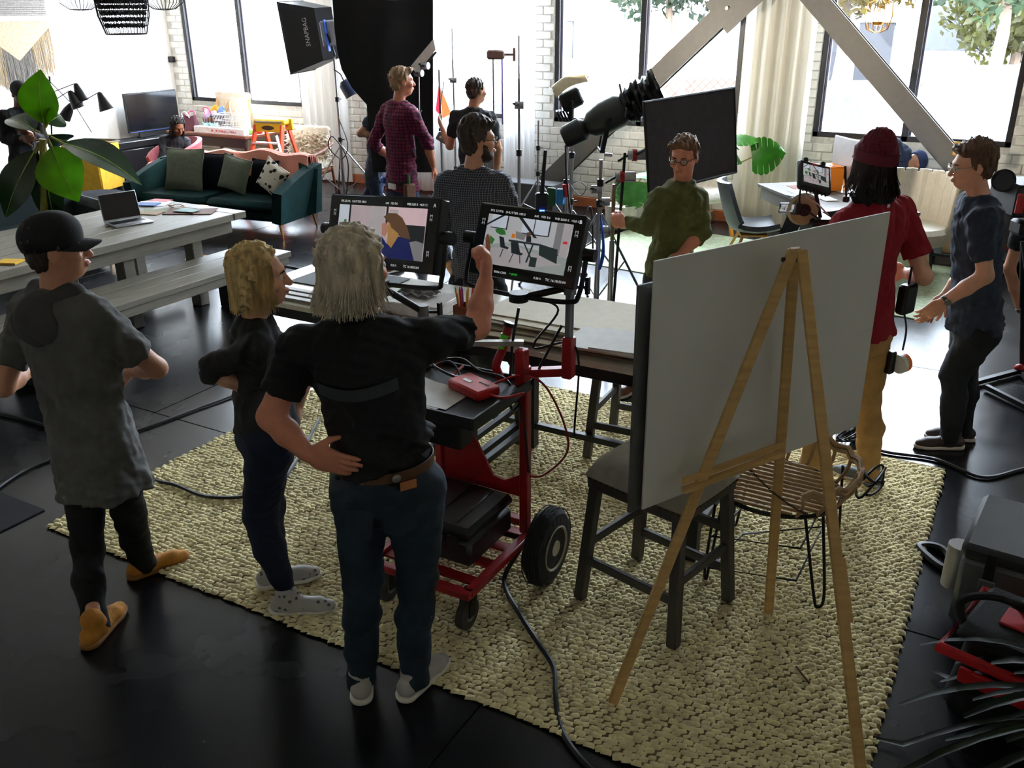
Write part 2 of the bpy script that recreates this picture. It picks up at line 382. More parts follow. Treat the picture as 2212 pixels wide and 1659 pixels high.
building(-34, -13.5, 32, 5.0, 'low cream building across the street behind the yellow tree', [(-16, .9, 1.1, 2.2, dk), (-20, 1.5, 3, 1.5, gl), (-26, 1.5, 3, 1.5, gl)], mat('stucco_cream', (222, 208, 180), .9))
building(5, 24, 31, 7.5, 'tall pale building across the street behind the green tree', [(8, 1.5, 2.5, 1.6, gl), (13, 1.5, 2.5, 1.6, gl), (8, 4.6, 2.5, 1.6, gl)], mat('stucco_pale', (210, 208, 205), .9))
def tree(x, y, h, r, rgb, lab, seed):
    t = T('street_tree', lab, 'tree', (x, y, -.2)); rn = np.random.RandomState(seed); bk = mat('bark', (92, 76, 62), .9)
    B().tube([(x, y, -.2), (x + .1, y, h * .35), (x, y + .1, h * .62)], [.16, .12, .07], 8).build('trunk', bk, t)
    n = 2600; d = rn.normal(size=(n, 3)); d /= np.linalg.norm(d, axis=1)[:, None]; rad = r * (.55 + .5 * rn.rand(n)) ** .6
    lump = 1 + .22 * np.sin(d[:, 0] * 5 + seed) * np.cos(d[:, 1] * 4 + d[:, 2] * 5); c = np.array([x, y, h * .72]) + d * (rad * lump)[:, None] * np.array([1, 1, .8])
    a = rn.normal(size=(n, 3)); a /= np.linalg.norm(a, axis=1)[:, None]; b2 = np.cross(a, d); b2 /= np.linalg.norm(b2, axis=1)[:, None] + 1e-6; s = .09 + .09 * rn.rand(n)[:, None]
    v = np.stack([c - a * s, c + b2 * s * .55, c + a * s, c - b2 * s * .55], 1).reshape(-1, 3)
    fast('foliage', v, np.arange(n * 4).reshape(-1, 4), mat('leaf_%d' % rgb[0], rgb, .6, var=.35, scale=3, trans=.4), t, smooth=False, kind='stuff')
_p = aty(1822, 30, 24.5); tree(_p[0], 24.5, 5.0, 1.7, (70, 58, 8), 'yellow leaved street tree beyond the parked cars', 1)
_p = aty(2165, 20, 22.0); tree(_p[0], 22.0, 5.4, 1.9, (26, 46, 12), 'bright green street tree beside the pale car', 2)
_p = aty(1440, 20, 25.0); tree(_p[0], 25.0, 5.2, 1.9, (22, 38, 16), 'dark green street tree above the lattice fence', 3)
_p = aty(2190, 95, 27.0); tree(_p[0], 27.0, 3.4, 1.7, (60, 60, 12), 'yellow green street tree behind the bright green one', 4)
def car(x, y, col, lab, flip=1, L=4.5, H=1.55):
    t = T('parked_car', lab, 'car', (x, y, -.2)); w = .88
    pr = [(-2.2, .35), (-2.22, .75), (-2.0, .92), (-1.3, .98), (-.75, 1.48), (.9, 1.55), (1.75, 1.05), (2.2, .98), (2.25, .4)]
    P = [(u * L / 4.5 * flip, v * H / 1.55 - .2) for u, v in pr]; body = mat('paint_%d_%d' % (col[0], col[2]), col, .25, coat=.6)
    B().prism(P, (x, y - w, 0), (1, 0, 0), (0, 0, 1), (0, 2 * w, 0)).build('car_body', body, t)
    for a, c in (((-1.05, 1.05), (.05, 1.44)), ((.15, 1.05), (1.2, 1.44))):
        B().prism([(a[0] * flip, a[1] * H / 1.55 - .2), (c[0] * flip, a[1] * H / 1.55 - .2), ((c[0] - .1) * flip, c[1] * H / 1.55 - .2), ((a[0] + .35) * flip, c[1] * H / 1.55 - .2)], (x, y - w - .012, 0), (1, 0, 0), (0, 0, 1), (0, .03, 0)).build('side_window', gl, t)
    for sx in (-1.4, 1.4):
        for sy in (-1, 1):
            k = B().cyl((x + sx * flip, y + sy * (w - .1), .13), (x + sx * flip, y + sy * (w + .03), .13), .33, n=20).build('wheel', mat('tyre', (38, 38, 42), .8), t)
            B().cyl((x + sx * flip, y + sy * (w + .02), .13), (x + sx * flip, y + sy * (w + .04), .13), .2, n=16).build('hubcap', mat('alloy', (170, 172, 178), .3, .8), k)
        pass
car(-3.3, 14.6, (232, 233, 236), 'white car parked close outside the window', 1)
car(1.35, 14.3, (84, 96, 124), 'blue grey car parked close outside the window', -1)
car(-1.0, 20.6, (214, 216, 222), 'pale silver car parked across the street', 1)
car(-9.6, 19.5, (205, 208, 214), 'light grey car parked by the lattice fence', -1)
t = T('lattice_fence', 'low orange lattice fence with posts across the street', 'fence', (-7, 23, -.2)); ora = mat('lattice_orange', (92, 34, 18), .8)
for k in range(8):
    x = -14 + k * 2
    B().box((x, 23, .35), (.1, .1, 1.1), bev=.01).build('post', bw, t)
    if k < 7:
        b = B()
        for j in range(-2, 12):
            for sg in (-1, 1):
                x0, x1 = x + j * .2, x + j * .2 + .8 * sg + (0 if sg > 0 else .0)
                z0, z1 = .0, .8
                lo, hi = x + .06, x + 1.94
                q = [(x0, z0), (x1, z1)]
                u = [(min(max(a, lo), hi), z0 + (min(max(a, lo), hi) - x0) / (x1 - x0) * (z1 - z0)) for a, _ in q]
                if abs(u[0][0] - u[1][0]) > .05: b.bar((u[0][0], 23 + .01 * sg, u[0][1]), (u[1][0], 23 + .01 * sg, u[1][1]), .035, .012, hint=(0, 1, 0))
        b.build('lattice_panel', ora, t)
# ================================================================== RUGS
rug = T('woven_rug', 'chunky cream woven jute rug on the dark floor under the worktables', 'rug', (-2.0, 3.63, 0))
RX0, RX1, RY0, RY1 = -3.95, -.08, 2.22, 5.05
jute = mat('jute', (240, 224, 176), .95, var=.22, scale=22, bump=.35, bscale=170)
B().box(((RX0 + RX1) / 2, (RY0 + RY1) / 2, .006), (RX1 - RX0 - .02, RY1 - RY0 - .02, .012)).build('backing', mat('jute_dark', (120, 104, 70), .95), rug)
rn = np.random.RandomState(3); kx, ky = .035, .024; nx, ny = int((RX1 - RX0) / kx), int((RY1 - RY0) / ky)
I, Jx = np.meshgrid(np.arange(nx), np.arange(ny), indexing='ij'); I = I.ravel(); Jx = Jx.ravel(); n = len(I)
cx = RX0 + (I + .5 + .5 * (Jx % 2)) * kx + rn.normal(0, .003, n); cy = RY0 + (Jx + .5) * ky + rn.normal(0, .002, n) + .004 * np.sin(cx * 9)
g = np.array([-1, -.45, .45, 1]); gu, gv = np.meshgrid(g, g, indexing='ij'); hh = np.where((np.abs(gu) < .9) & (np.abs(gv) < .9), 1., 0.).ravel(); gu = gu.ravel(); gv = gv.ravel()
sx = kx * .54 * (1 + rn.normal(0, .1, n)); sy = ky * .56 * (1 + rn.normal(0, .1, n)); hz = .0095 * (1 + rn.normal(0, .2, n)); an = rn.normal(.25, .18, n)
px = cx[:, None] + sx[:, None] * gu * np.cos(an)[:, None] - sy[:, None] * gv * np.sin(an)[:, None]; py = cy[:, None] + sx[:, None] * gu * np.sin(an)[:, None] + sy[:, None] * gv * np.cos(an)[:, None]
pz = .010 + hz[:, None] * hh + rn.normal(0, .0012, (n, 16)); v = np.stack([px, py, pz], 2).reshape(-1, 3)
q = np.array([[a * 4 + c, (a + 1) * 4 + c, (a + 1) * 4 + c + 1, a * 4 + c + 1] for a in range(3) for c in range(3)]); f = (np.arange(n)[:, None, None] * 16 + q).reshape(-1, 4)
fast('woven_knots', v, f, jute, rug, kind='stuff')
RT = .021   # height of the rug's surface
B().box((-2.2, 8.9, .005), (3.6, 1.9, .01), rot=[[.995, .1, 0], [-.1, .995, 0], [0, 0, 1]], bev=.003).build('flat_rug', pattern('pale_green_weave', 'stripe', (196, 202, 176), (160, 176, 140), 22, .95, w=3), label='thin pale green faded rug under the grey desk by the window', cat='rug')
B().box((-4.75, 1.85, .004), (1.3, .95, .008), bev=.002).build('floor_mat', mat('mat_black', (22, 22, 24), .95, bump=.4, bscale=300), label='thin black floor mat lying on the concrete beyond the jute rug', cat='mat')
# ================================================================== LEFT: TRESTLE TABLE, BENCH AND WHAT LIES ON THEM
wash = mat('whitewashed_wood', (124, 118, 105), .55, var=.16, scale=5, stretch=(9, .8, 9), bump=.12, bscale=40)
t = T('trestle_table', 'long whitewashed plank trestle table beside the bench', 'table', (-6.5, 4.2, 0)); TZ = .76
for k in range(6): B().box((-7.0 + k * .195 + .0, 3.95, TZ - .03), (.190, 3.24, .06), bev=.005).build('plank', wash, t)
B().box((-6.51, 5.645, TZ - .03), (1.17, .14, .06), bev=.005).build('end_board', wash, t)
B().box((-6.02, 4.0, TZ - .12), (.05, 3.2, .11), bev=.005).build('apron', wash, t); B().box((-6.98, 4.0, TZ - .12), (.05, 3.2, .11), bev=.005).build('apron', wash, t)
for y in (5.25, 4.55, 3.25, 2.7):
    for x in (-6.12, -6.88): B().box((x, y, .33), (.11, .11, .66), bev=.008).build('leg', wash, t)
B().box((-6.5, 4.0, .18), (.09, 2.7, .10), bev=.006).build('stretcher', wash, t)
t = T('plank_bench', 'whitewashed plank bench along the near side of the trestle table', 'bench', (-5.72, 4.4, 0))
for k in range(3): B().box((-5.9 + k * .182, 4.35, .43), (.176, 2.75, .045), bev=.004).build('plank', wash, t)
B().box((-5.475, 4.35, .375), (.03, 2.7, .075), bev=.004).build('apron', wash, t); B().box((-5.965, 4.35, .375), (.03, 2.7, .075), bev=.004).build('apron', wash, t)
for y in (5.35, 3.4):
    B().box((-5.72, y, .2), (.42, .12, .4), bev=.008).build('trestle_leg', mat('dark_steel', (38, 38, 40), .5, .3), t)
# laptop
hl, hr, fl_, fr_ = at(232, 482, TZ + .008), at(299, 471, TZ + .008), at(274, 495, TZ + .008), at(342, 479, TZ + .008)
alu = mat('aluminium', (178, 178, 182), .35, .6, var=.03); blk = mat('black_plastic', (16, 16, 18), .45, var=.1); scrn = mat('laptop_black_glass', (20, 12, 14), .1, var=.3, spec=.6)
hx = (hr - hl); wl = .32; hx = hx / np.linalg.norm(hx); dn = np.cross(hx, UPV); dn = dn if dn @ (fl_ - hl) > 0 else -dn; o = (hl + hr) / 2; o[2] = TZ
t = T('laptop', 'open silver laptop with a black screen on the trestle table', 'laptop', o)
R = np.stack([hx, dn, UPV], 1)
B().box(o + dn * .115 + UPV * .009, (wl, .23, .014), R, bev=.005).build('base', alu, t)
B().box(o + dn * .085 + UPV * .0165, (wl - .04, .10, .002), R).build('keyboard', blk, t)
B().box(o + dn * .18 + UPV * .0165, (.11, .07, .002), R).build('trackpad', mat('trackpad_grey', (160, 160, 165), .3), t)
su = (UPV * math.cos(.2) - dn * math.sin(.2)); sn = np.cross(hx, su); sn = sn if sn @ dn > 0 else -sn; R2 = np.stack([hx, su, sn], 1)
lid = B().box(o + su * .115 + UPV * .014, (wl, .225, .007), R2, bev=.003).build('lid', alu, t)
B().box(o + su * .118 + UPV * .014 + sn * .0042, (wl - .012, .205, .001), R2).build('screen', scrn, lid)
# swatches and papers on the trestle table
def sheet(name, lab, cat, c, w, d, rgb, rz=0., th=.004, group=None, curl=0.):
    ca, sa = math.cos(rz), math.sin(rz); c = V3(c)
    fn = lambda u, v: c + np.array([(u - .5) * w * ca - (v - .5) * d * sa, (u - .5) * w * sa + (v - .5) * d * ca, th + curl * (abs(u - .5) * 2) ** 2 * (v ** 2)])
    return B().grid(fn, 6, 6, th).build(name, mat('paper_%d_%d_%d' % rgb, rgb, .8, var=.05), label=lab, cat=cat, group=group)
Z = TZ + .0015
sheet('leather_swatch', 'large brown leather swatch spread among the samples', 'swatch', at(412, 458, Z), .42, .22, (110, 74, 58), .5, .006, curl=.01)
sheet('fabric_swatch', 'pale teal fabric swatch lying on the brown leather', 'swatch', at(404, 455, Z + .013), .2, .12, (140, 170, 165), .2, .004)
sheet('fabric_swatch', 'olive green fabric swatch beside the brown leather', 'swatch', at(345, 456, Z), .25, .16, (122, 124, 92), .9, .005, curl=.012)
sheet('fabric_swatch', 'tan fabric swatch nearest the laptop', 'swatch', at(324, 461, Z), .2, .13, (150, 122, 84), .3, .006)
sheet('notepad', 'blue notepad beside the laptop', 'notepad', at(318, 443, Z), .2, .14, (92, 122, 176), .4, .012)
sheet('envelope', 'pink envelope beside the blue notepad', 'envelope', at(347, 433, Z), .2, .1, (220, 120, 130), .2, .003)
sheet('paper_sheet', 'white sheet under the pink envelope', 'paper', at(330, 440, Z), .3, .22, (226, 224, 222), .5, .0016)
for k in range(4): sheet('magazine', 'magazine in the pale stack at the end of the trestle table', 'magazine', V3((-6.35, 3.42, Z + k * .013)), .30, .23, [(196, 186, 170), (172, 160, 150), (205, 200, 190), (188, 170, 150)][k], .2 + .13 * k, .011, group='magazines stacked on the trestle table')
sheet('yellow_notebook', 'yellow notebook beside the magazines on the trestle table', 'notebook', V3((-6.1, 3.62, Z)), .16, .12, (226, 176, 40), .4, .012)
# string bow on the swatches
cable('twine_bow', 'loose tan twine bow on the leather swatch', [at(365, 446, Z + .02), at(385, 441, Z + .05), at(398, 447, Z + .02), at(378, 449, Z + .03), at(364, 443, Z + .05), at(372, 450, Z + .02)], .003, mat('twine', (176, 128, 84), .9), cat='twine')
# ================================================================== SOFA CORNER
velvet = mat('green_velvet', (5, 40, 39), .75, var=.3, scale=7, spec=.12); dvelvet = mat('dark_velvet', (12, 14, 22), .85, var=.2, spec=.1)
sc0 = V3((-8.22, 7.62, 0)); rz = .14
t = T('velvet_sofa', 'green velvet sofa with rounded arms under a pink throw', 'sofa', sc0, rz)
def L(fn): return fn
b = B(); b.box((0, .05, .245), (2.1, .78, .13), bev=.04); b.build('seat_base', velvet, t, world=False)
for k in (-1, 1): B().box((k * .5, -.02, .345), (.98, .74, .12), bev=.05).build('seat_cushion', velvet, t, world=False)
def backfn(u, v):
    x = (u - .5) * 2.26; z = .20 + v * (.50 + .10 * math.sin(u * math.pi)); y = .34 + .12 * v - .16 * (abs(u - .5) * 2) ** 6
    return (x, y, z)
B().grid(backfn, 24, 8, -.13).build('backrest', velvet, t, world=False)
for s in (-1, 1):
    def arm(u, v, s=s):
        y = .42 - u * .84; z = .18 + v * (.56 - .22 * u ** 1.5); return (s * (1.06 + .05 * v), y, z)
    B().grid(arm, 10, 6, .12 * -s).build('armrest', velvet, t, world=False)
    for y in (-.33, .33): B().cyl((s * .98, y, .19), (s * 1.02, y * 1.05, 0), .018, .011, 10).build('leg', mat('brass_leg', (178, 128, 62), .3, .9), t, world=False)
def cushion(name, lab, c, w, h, m, rz=0., tilt=.3, th=.13, roll=0.):
    """square scatter cushion leaning back, corners pinched"""
    t = T(name, lab, 'cushion', c, rz); ct, st = math.cos(tilt), math.sin(tilt)
    def side(sg):
        def fn(u, v):
            a, d = (u - .5) * 2, (v - .5) * 2; e = (1 - a ** 4) * (1 - d ** 4); x = a * w / 2 * (1 - .07 * (1 - d * d)); z = d * h / 2 * (1 - .07 * (1 - a * a)); y = sg * th / 2 * max(e, 0) ** .6
            x, z = x * math.cos(roll) - z * math.sin(roll), x * math.sin(roll) + z * math.cos(roll)
            z += h / 2 * (abs(math.cos(roll)) + abs(math.sin(roll)) * w / h) * .97
            return (x, y * ct + z * st, z * ct - y * st)
        return fn
    b = B(); b.grid(side(-1), 12, 12); b.grid(side(1), 12, 12); b.build('cushion_cover', m, t, world=False)
    B().tube([side(-1)(u, 0) for u in np.linspace(0, 1, 13)] + [side(-1)(1, v) for v in np.linspace(.1, 1, 12)] + [side(-1)(u, 1) for u in np.linspace(.9, 0, 12)] + [side(-1)(0, v) for v in np.linspace(.9, .1, 11)], .006, 5, True).build('piping', m, t, world=False)
    return t
def onsofa(x, y, z): ca, sa = math.cos(rz), math.sin(rz); return sc0 + np.array([x * ca - y * sa, x * sa + y * ca, z])
sage = mat('sage_linen', (98, 104, 88), .9, bump=.3, bscale=200); 
cushion('scatter_cushion', 'large sage linen cushion at the far end of the velvet sofa', onsofa(-.55, -.05, .41), .52, .50, sage, rz + .1)
cushion('scatter_cushion', 'navy cushion between the two sage cushions', onsofa(-.2, .08, .41), .46, .44, dvelvet, rz)
cushion('scatter_cushion', 'tilted sage linen cushion in the middle of the sofa', onsofa(.16, -.04, .41), .44, .40, sage, rz - .1, roll=-.18)
cushion('scatter_cushion', 'navy cushion beside the patterned cushion', onsofa(.48, .08, .41), .42, .40, dvelvet, rz - .15)
cushion('scatter_cushion', 'black and white triangle patterned cushion slumped by the sofa arm', onsofa(.74, -.12, .41), .38, .34, pattern('triangle_print', 'v', (214, 206, 190), (28, 28, 30), 13, .9, stretch=(1, 1, 1.3), w=.38), rz - .15, roll=-.45)
knit = pattern('pink_knit', 'stripe', (206, 138, 118), (176, 108, 92), 34, .95, w=2)
t = T('throw_blanket', 'chunky pink knitted throw draped over the sofa back', 'blanket', onsofa(.25, .5, .6))
def thr(u, v):
    x = -.62 + u * 1.62; a = v * 2 - 1.0
    front = v < .55
    k = v / .55 if front else (v - .55) / .45
    y = (.245 - .03 * k * 0 + .13 * k) if front else (.42 + .16 * min(1, k * 3)) ; z = (.38 + k * .40) if front else (.78 - .26 * max(0, k - .25))
    z += .02 * math.sin(x * 11 + v * 7) + .03 * math.sin(x * 4.2) * v; y -= .012 * math.sin(x * 17 + v * 5)
    if front: z += (1 - k) * (.14 * math.sin(u * 5.2) + .10)
    return onsofa(x, y - .07, z + .06)
B().grid(thr, 44, 22, .018).build('knitted_cloth', knit, t)
fr = B(); rn = random.Random(4)
for k in range(30):
    p = V3(thr(1.0, k / 30)); fr.tube([p, p + np.array([.02, -.015, -.03]), p + np.array([.02 + rn.uniform(-.01, .01), -.02, -.09])], .004, 4)
fr.build('fringe', knit, t, kind='stuff')
# dark loveseat behind the trestle table
t = T('dark_loveseat', 'black teal loveseat behind the trestle table', 'sofa', (-8.6, 5.2, 0), 1.35); dt = mat('black_teal_velvet', (10, 30, 32), .6)
B().box((0, 0, .27), (1.7, .8, .26), bev=.06).build('seat', dt, t, world=False); B().box((0, .36, .55), (1.7, .2, .5), bev=.08).build('backrest', dt, t, world=False)
for s in (-1, 1):
    B().box((s * .82, 0, .42), (.16, .8, .36), bev=.07).build('armrest', dt, t, world=False)
    for y in (-.33, .33): B().cyl((s * .75, y, .15), (s * .77, y, 0), .02, .014, 8).build('leg', mat('brass_leg'), t, world=False)
t = T('round_ottoman', 'low black round ottoman near the pink chair', 'ottoman', (-9.6, 6.9, 0)); B().lathe([(.30, .06), (.36, .09), (.38, .2), (.37, .34), (.33, .38), (.0, .39)], (-9.6, 6.9, 0), n=24).build('cushion_body', dvelvet, t)
B().lathe([(.24, 0), (.26, .02), (.26, .07)], (-9.6, 6.9, 0), n=20).build('plinth', blk, t)
# little brass tray table beside the trestle table
p = V3((-7.35, 6.35, 0)); t = T('tray_table', 'small round brass tray table between the sofa and trestle table', 'side table', p); br = mat('brass_leg')
B().lathe([(.17, .50), (.19, .50), (.19, .53), (.18, .53), (.18, .51), (.0, .51)], p, n=24).build('tray', br, t); B().cyl(p + UPV * .02, p + UPV * .5, .012).build('stem', br, t); B().lathe([(.13, 0), (.13, .012), (.0, .02)], p).build('foot', br, t)
# pink tub chair
pc = V3((-10.35, 8.75, 0)); t = T('tub_chair', 'dusty pink tub chair by the television', 'chair', pc, -.3); pk = mat('pink_velvet', (170, 84, 92), .7, var=.12)
def tub(u, v):
    a = math.radians(-35 + u * 250); r = .36 + .06 * v; z = .36 + v * (.14 + .26 * math.sin(u * math.pi) ** .7); return (r * math.cos(a), r * math.sin(a), z)
B().grid(tub, 24, 6, .06).build('shell', pk, t, world=False)
B().lathe([(.0, .30), (.34, .30), (.37, .34), (.37, .42), (.33, .46), (.0, .47)], n=22).build('seat', pk, t, world=False)
for a in (45, 135, 225, 315): ca, sa = math.cos(math.radians(a)), math.sin(math.radians(a)); B().cyl((.22 * ca, .22 * sa, .31), (.30 * ca, .30 * sa, 0), .02, .012, 8).build('leg', mat('oak_leg', (190, 130, 80), .5), t, world=False)
# tv, console
t = T('tv_console', 'low black media console along the white wall', 'cabinet', (-12.12, 9.5, 0)); ck = mat('black_lacquer', (24, 24, 28), .3, spec=.6)
B().box((-12.12, 9.4, .52), (.44, 2.3, .10), bev=.008).build('top', ck, t); B().box((-12.12, 9.4, .28), (.40, 2.2, .38), bev=.008).build('body', ck, t)
for k in range(3): B().box((-11.91, 8.65 + k * .74, .28), (.02, .70, .34), bev=.006).build('door', ck, t)
for y in (8.4, 10.4): B().box((-12.12, y, .05), (.36, .06, .10)).build('foot', ck, t)
t = T('television', 'flat black television standing on the media console', 'television', (-12.15, 9.98, .57)); tvx = -12.12
B().box((tvx, 9.98, .95), (.04, 1.0, .58), bev=.008).build('housing', blk, t); B().box((tvx + .022, 9.98, .955), (.004, .96, .53)).build('screen', mat('tv_glass', (14, 16, 22), .15, spec=.6), t)
B().box((tvx + .022, 9.98, .667), (.006, .96, .008)).build('trim', mat('tv_blue_trim', (70, 90, 150), .3), t)
for y in (9.7, 10.26): B().bar((tvx - .08, y, .578), (tvx + .12, y, .578), .03, .016).build('stand_foot', blk, t); 
B().box((tvx, 9.98, .62), (.03, .62, .08), bev=.004).build('stand_neck', blk, t)
# yellow canvas cart
c = V3((-11.25, 8.15, 0)); t = T('canvas_cart', 'yellow canvas laundry cart by the white wall', 'cart', c, .3); cv = mat('yellow_canvas', (206, 160, 30), .85, var=.12, bump=.2)
for k, (x, y, sx_, sy_) in enumerate(((0, -.25, .52, .02), (0, .25, .52, .02), (-.26, 0, .02, .5), (.26, 0, .02, .5))): B().box((x, y, .42), (sx_, sy_, .60), bev=.008).build('canvas_side', cv, t, world=False)
B().box((0, 0, .13), (.5, .5, .02)).build('bottom_board', mat('grey_ply', (120, 110, 100), .8), t, world=False)
B().tube([(-.27, -.26, .74), (.27, -.26, .74), (.27, .26, .74), (-.27, .26, .74)], .016, 8, True).build('rim', mat('grey_band', (90, 86, 76), .7), t, world=False)
for x in (-.2, .2):
    for y in (-.2, .2): B().cyl((x - .012, y, .055), (x + .012, y, .055), .05).build('caster', blk, t, world=False); B().cyl((x, y, .06), (x, y, .12), .01).build('caster_stem', alu, t, world=False)
# floor lamp with three conical shades
base = at(150, 455); base = V3((-10.9, 7.55, 0)); SL = sdist(base); lamp = T('floor_lamp', 'black multi-arm floor lamp with cone shades in front of the white wall', 'floor lamp', base); lm = mat('lamp_black', (24, 22, 24), .4, .4)
j = lambda x, y, ds=0: ats(x, y, SL + ds)
top = j(107, 165); B().tube([base, j(112, 300), top], .011, 8).build('pole', lm, lamp); B().lathe([(.17, 0), (.17, .02), (.02, .035)], base).build('foot', lm, lamp)
for k, (a, e, sh, rad) in enumerate((((82, 150), (155, 224), (147, 240), .075), ((116, 198), (163, 180), (172, 200), .085), ((120, 215), (150, 196), (160, 214), .085), ((198, 286), (162, 228), None, 0), ((162, 228), (214, 199), (226, 224), .10))):
    arm = B().tube([j(*a, -.05 * k), j(*e, -.05 * k)], .006, 6).build('arm', lm, lamp)
    if sh:
        p0, p1 = j(*e, -.05 * k), j(*sh, -.05 * k); d = (p1 - p0); d /= np.linalg.norm(d)
        B().lathe([(.02, 0), (.035, .02), (.06, .10), (rad, .22), (rad - .008, .22), (.05, .10), (.0, .02)], p0, d, n=18).build('shade', lm, arm)
# macrame hanging on the left wall
mc = T('macrame_hanging', 'beige and grey woven macrame hanging on the white wall', 'wall hanging', (XL + .02, 8.05, 1.35)); yarn = mat('yarn_beige', (196, 178, 150), .95, var=.25, scale=40, bump=.4, bscale=200); yarng = mat('yarn_grey', (150, 146, 142), .95, var=.25, scale=40, bump=.4, bscale=200)
y0, y1 = 7.55, 8.62
B().cyl((XL + .03, y0 - .1, 2.62), (XL + .03, y1 + .08, 2.62), .016).build('dowel', mat('driftwood', (150, 120, 90), .8), mc)
B().grid(lambda u, v: (XL + .025 + .01 * math.sin(v * 60) * .5, y0 + u * (y1 - y0), 2.60 - v * .26), 30, 30, .014).build('woven_band', yarng, mc)
B().grid(lambda u, v: (XL + .03, y0 + u * (y1 - y0), 2.34 - v * .07), 20, 3, .018).build('white_band', mat('yarn_white', (226, 220, 208), .95), mc)
B().grid(lambda u, v: (XL + .028, y0 + u * (y1 - y0), 2.27 - v * (.08 + .42 * (1 - abs(u * 2 - 1)))), 30, 14, .012).build('woven_point', yarn, mc)
for nm, mm, sel in (('fringe', yarn, 0), ('grey_fringe', yarng, 1)):
    b = B(); rn = random.Random(8)
    for k in range(90):
        y = y0 + (k + .5) / 90 * (y1 - y0); u = (k + .5) / 90; g = 1 if abs(u - .5) < .2 else 0
        if g != sel: continue
        z0 = 2.22 - .40 * (1 - abs(u * 2 - 1)); z1 = 1.62 - .28 * (1 - abs(u * 2 - 1)) + rn.uniform(-.05, .05); b.tube([(XL + .03, y, z0), (XL + .03 + rn.uniform(0, .02), y + rn.uniform(-.012, .012), (z0 + z1) / 2), (XL + .03, y + rn.uniform(-.02, .02), z1)], .0065, 4)
    b.build(nm, mm, mc, kind='stuff')
# small black wall bracket in the corner
t = T('wall_bracket', 'small black speaker bracket high in the white corner', 'bracket', (XL + .15, WY - .1, 1.62)); p = aty(372, 128, WY - .02)
B().box(p + V3((0, -.03, 0)), (.16, .06, .09), bev=.008).build('plate', blk, t); B().box(p + V3((-.13, -.05, .02)), (.16, .05, .05), bev=.006).build('arm', blk, t)
# wire chandelier
SCH = 8.4; cp = ats(265, 20, SCH); t = T('wire_chandelier', 'black woven wire cluster pendant lamp hanging over the sofa', 'pendant lamp', cp); wr = mat('black_wire', (18, 18, 20), .5)
def cage(c, prof, nw, rw, rings, nm):
    b = B(); c = V3(c)
    for k in range(nw):
        a = 2 * math.pi * k / nw; b.tube([c + np.array([r * math.cos(a), r * math.sin(a), h]) for r, h in prof], rw, 4)
    for r, h in rings: b.tube([c + np.array([r * math.cos(q), r * math.sin(q), h]) for q in np.linspace(0, 2 * math.pi, 25)[:-1]], rw * 1.5, 4, True)
    return b.build(nm, wr, t)
cage(cp + V3((0, 0, -.05)), [(.12, .30), (.22, .16), (.21, .0), (.17, -.14), (.165, -.15)], 40, .003, [(.12, .30), (.22, .16), (.21, .1), (.21, .04), (.2, -.02), (.185, -.08), (.165, -.15)], 'woven_basket')
b = B()
for k in range(7):
    h = .22 - k * .05; r = .205 - .012 * abs(k - 1.5); b.tube([cp + V3((0, 0, -.05)) + np.array([r * math.cos(q) * (1 + .03 * math.sin(q * 20)), r * math.sin(q) * (1 + .03 * math.sin(q * 20)), h + .012 * math.sin(q * 31)]) for q in np.linspace(0, 2 * math.pi, 90)[:-1]], .013, 4, True)
b.build('woven_bands', wr, t)
for sg in (-1, 1): cage(cp + R0 * .36 * sg + V3((0, 0, .17)), [(.03, .22), (.14, .16), (.19, .02), (.16, -.12), (.09, -.17), (.0, -.18)], 30, .002, [(.19, .02), (.09, -.17)], 'wire_globe')
B().cyl(cp + UPV * .2, (cp[0], cp[1], CEIL), .006, n=6).build('cord', wr, t); B().bar(cp - R0 * .36 + UPV * .36, cp + R0 * .36 + UPV * .36, .02).build('cross_bar', wr, t)
for sg in (-1, 0, 1): B().cyl(cp + R0 * .36 * sg + UPV * .24, cp + R0 * .36 * sg + UPV * .37, .018, n=8).build('socket', wr, t)
# ================================================================== CLUTTERED TABLE, LADDER, FLUFFY CHAIR UNDER THE FAR WINDOW
wal = mat('walnut', (112, 62, 40), .45, var=.2, scale=8, stretch=(1, 9, 9))
t = T('walnut_table', 'walnut table covered in craft supplies against the brick wall', 'table', (-10.3, 9.85, 0)); CT = .74
B().box((-10.55, 10.09, CT - .02), (1.62, 1.08, .04), bev=.006).build('tabletop', wal, t); B().box((-10.55, 9.62, CT - .11), (1.5, .03, .14)).build('apron', mat('walnut_dark', (52, 34, 30), .5), t)
for x in (-11.25, -9.85):
    for y in (9.65, 10.5): B().cyl((x, y, CT - .04), (x, y, 0), .03, .02, 10).build('leg', wal, t)
SB = sdist((-10.2, 9.9, 0)); zz = CT + .002
def onct(px_, dy=0): q = at(px_[0], px_[1], CT); return V3((min(max(q[0], -11.3), -9.4), min(max(q[1] + dy, 9.66), 10.24), CT + .001))
c = V3((-10.45, 10.17, zz)); t = T('canvas_tote', 'upright off-white canvas tote bag behind the wire basket', 'bag', c); cream = mat('canvas_cream', (232, 222, 204), .9, bump=.3)
B().grid(lambda u, v: c + np.array([(.20 - .03 * v) * math.cos(u * 2 * math.pi) * (1 + .06 * math.sin(u * 19)), (.085 - .03 * v) * math.sin(u * 2 * math.pi), v * .44 + .02 * math.sin(u * 12) * v]), 32, 10, .004).build('bag_body', cream, t)
for s in (-1, 1): B().tube(spline([c + V3((-.08, .04 * s, .42)), c + V3((-.09, .07 * s, .36)), c + V3((-.05, .1 * s, .24)), c + V3((.04, .1 * s, .26)), c + V3((.08, .04 * s, .42))]), .01, 6).build('handle', cream, t)
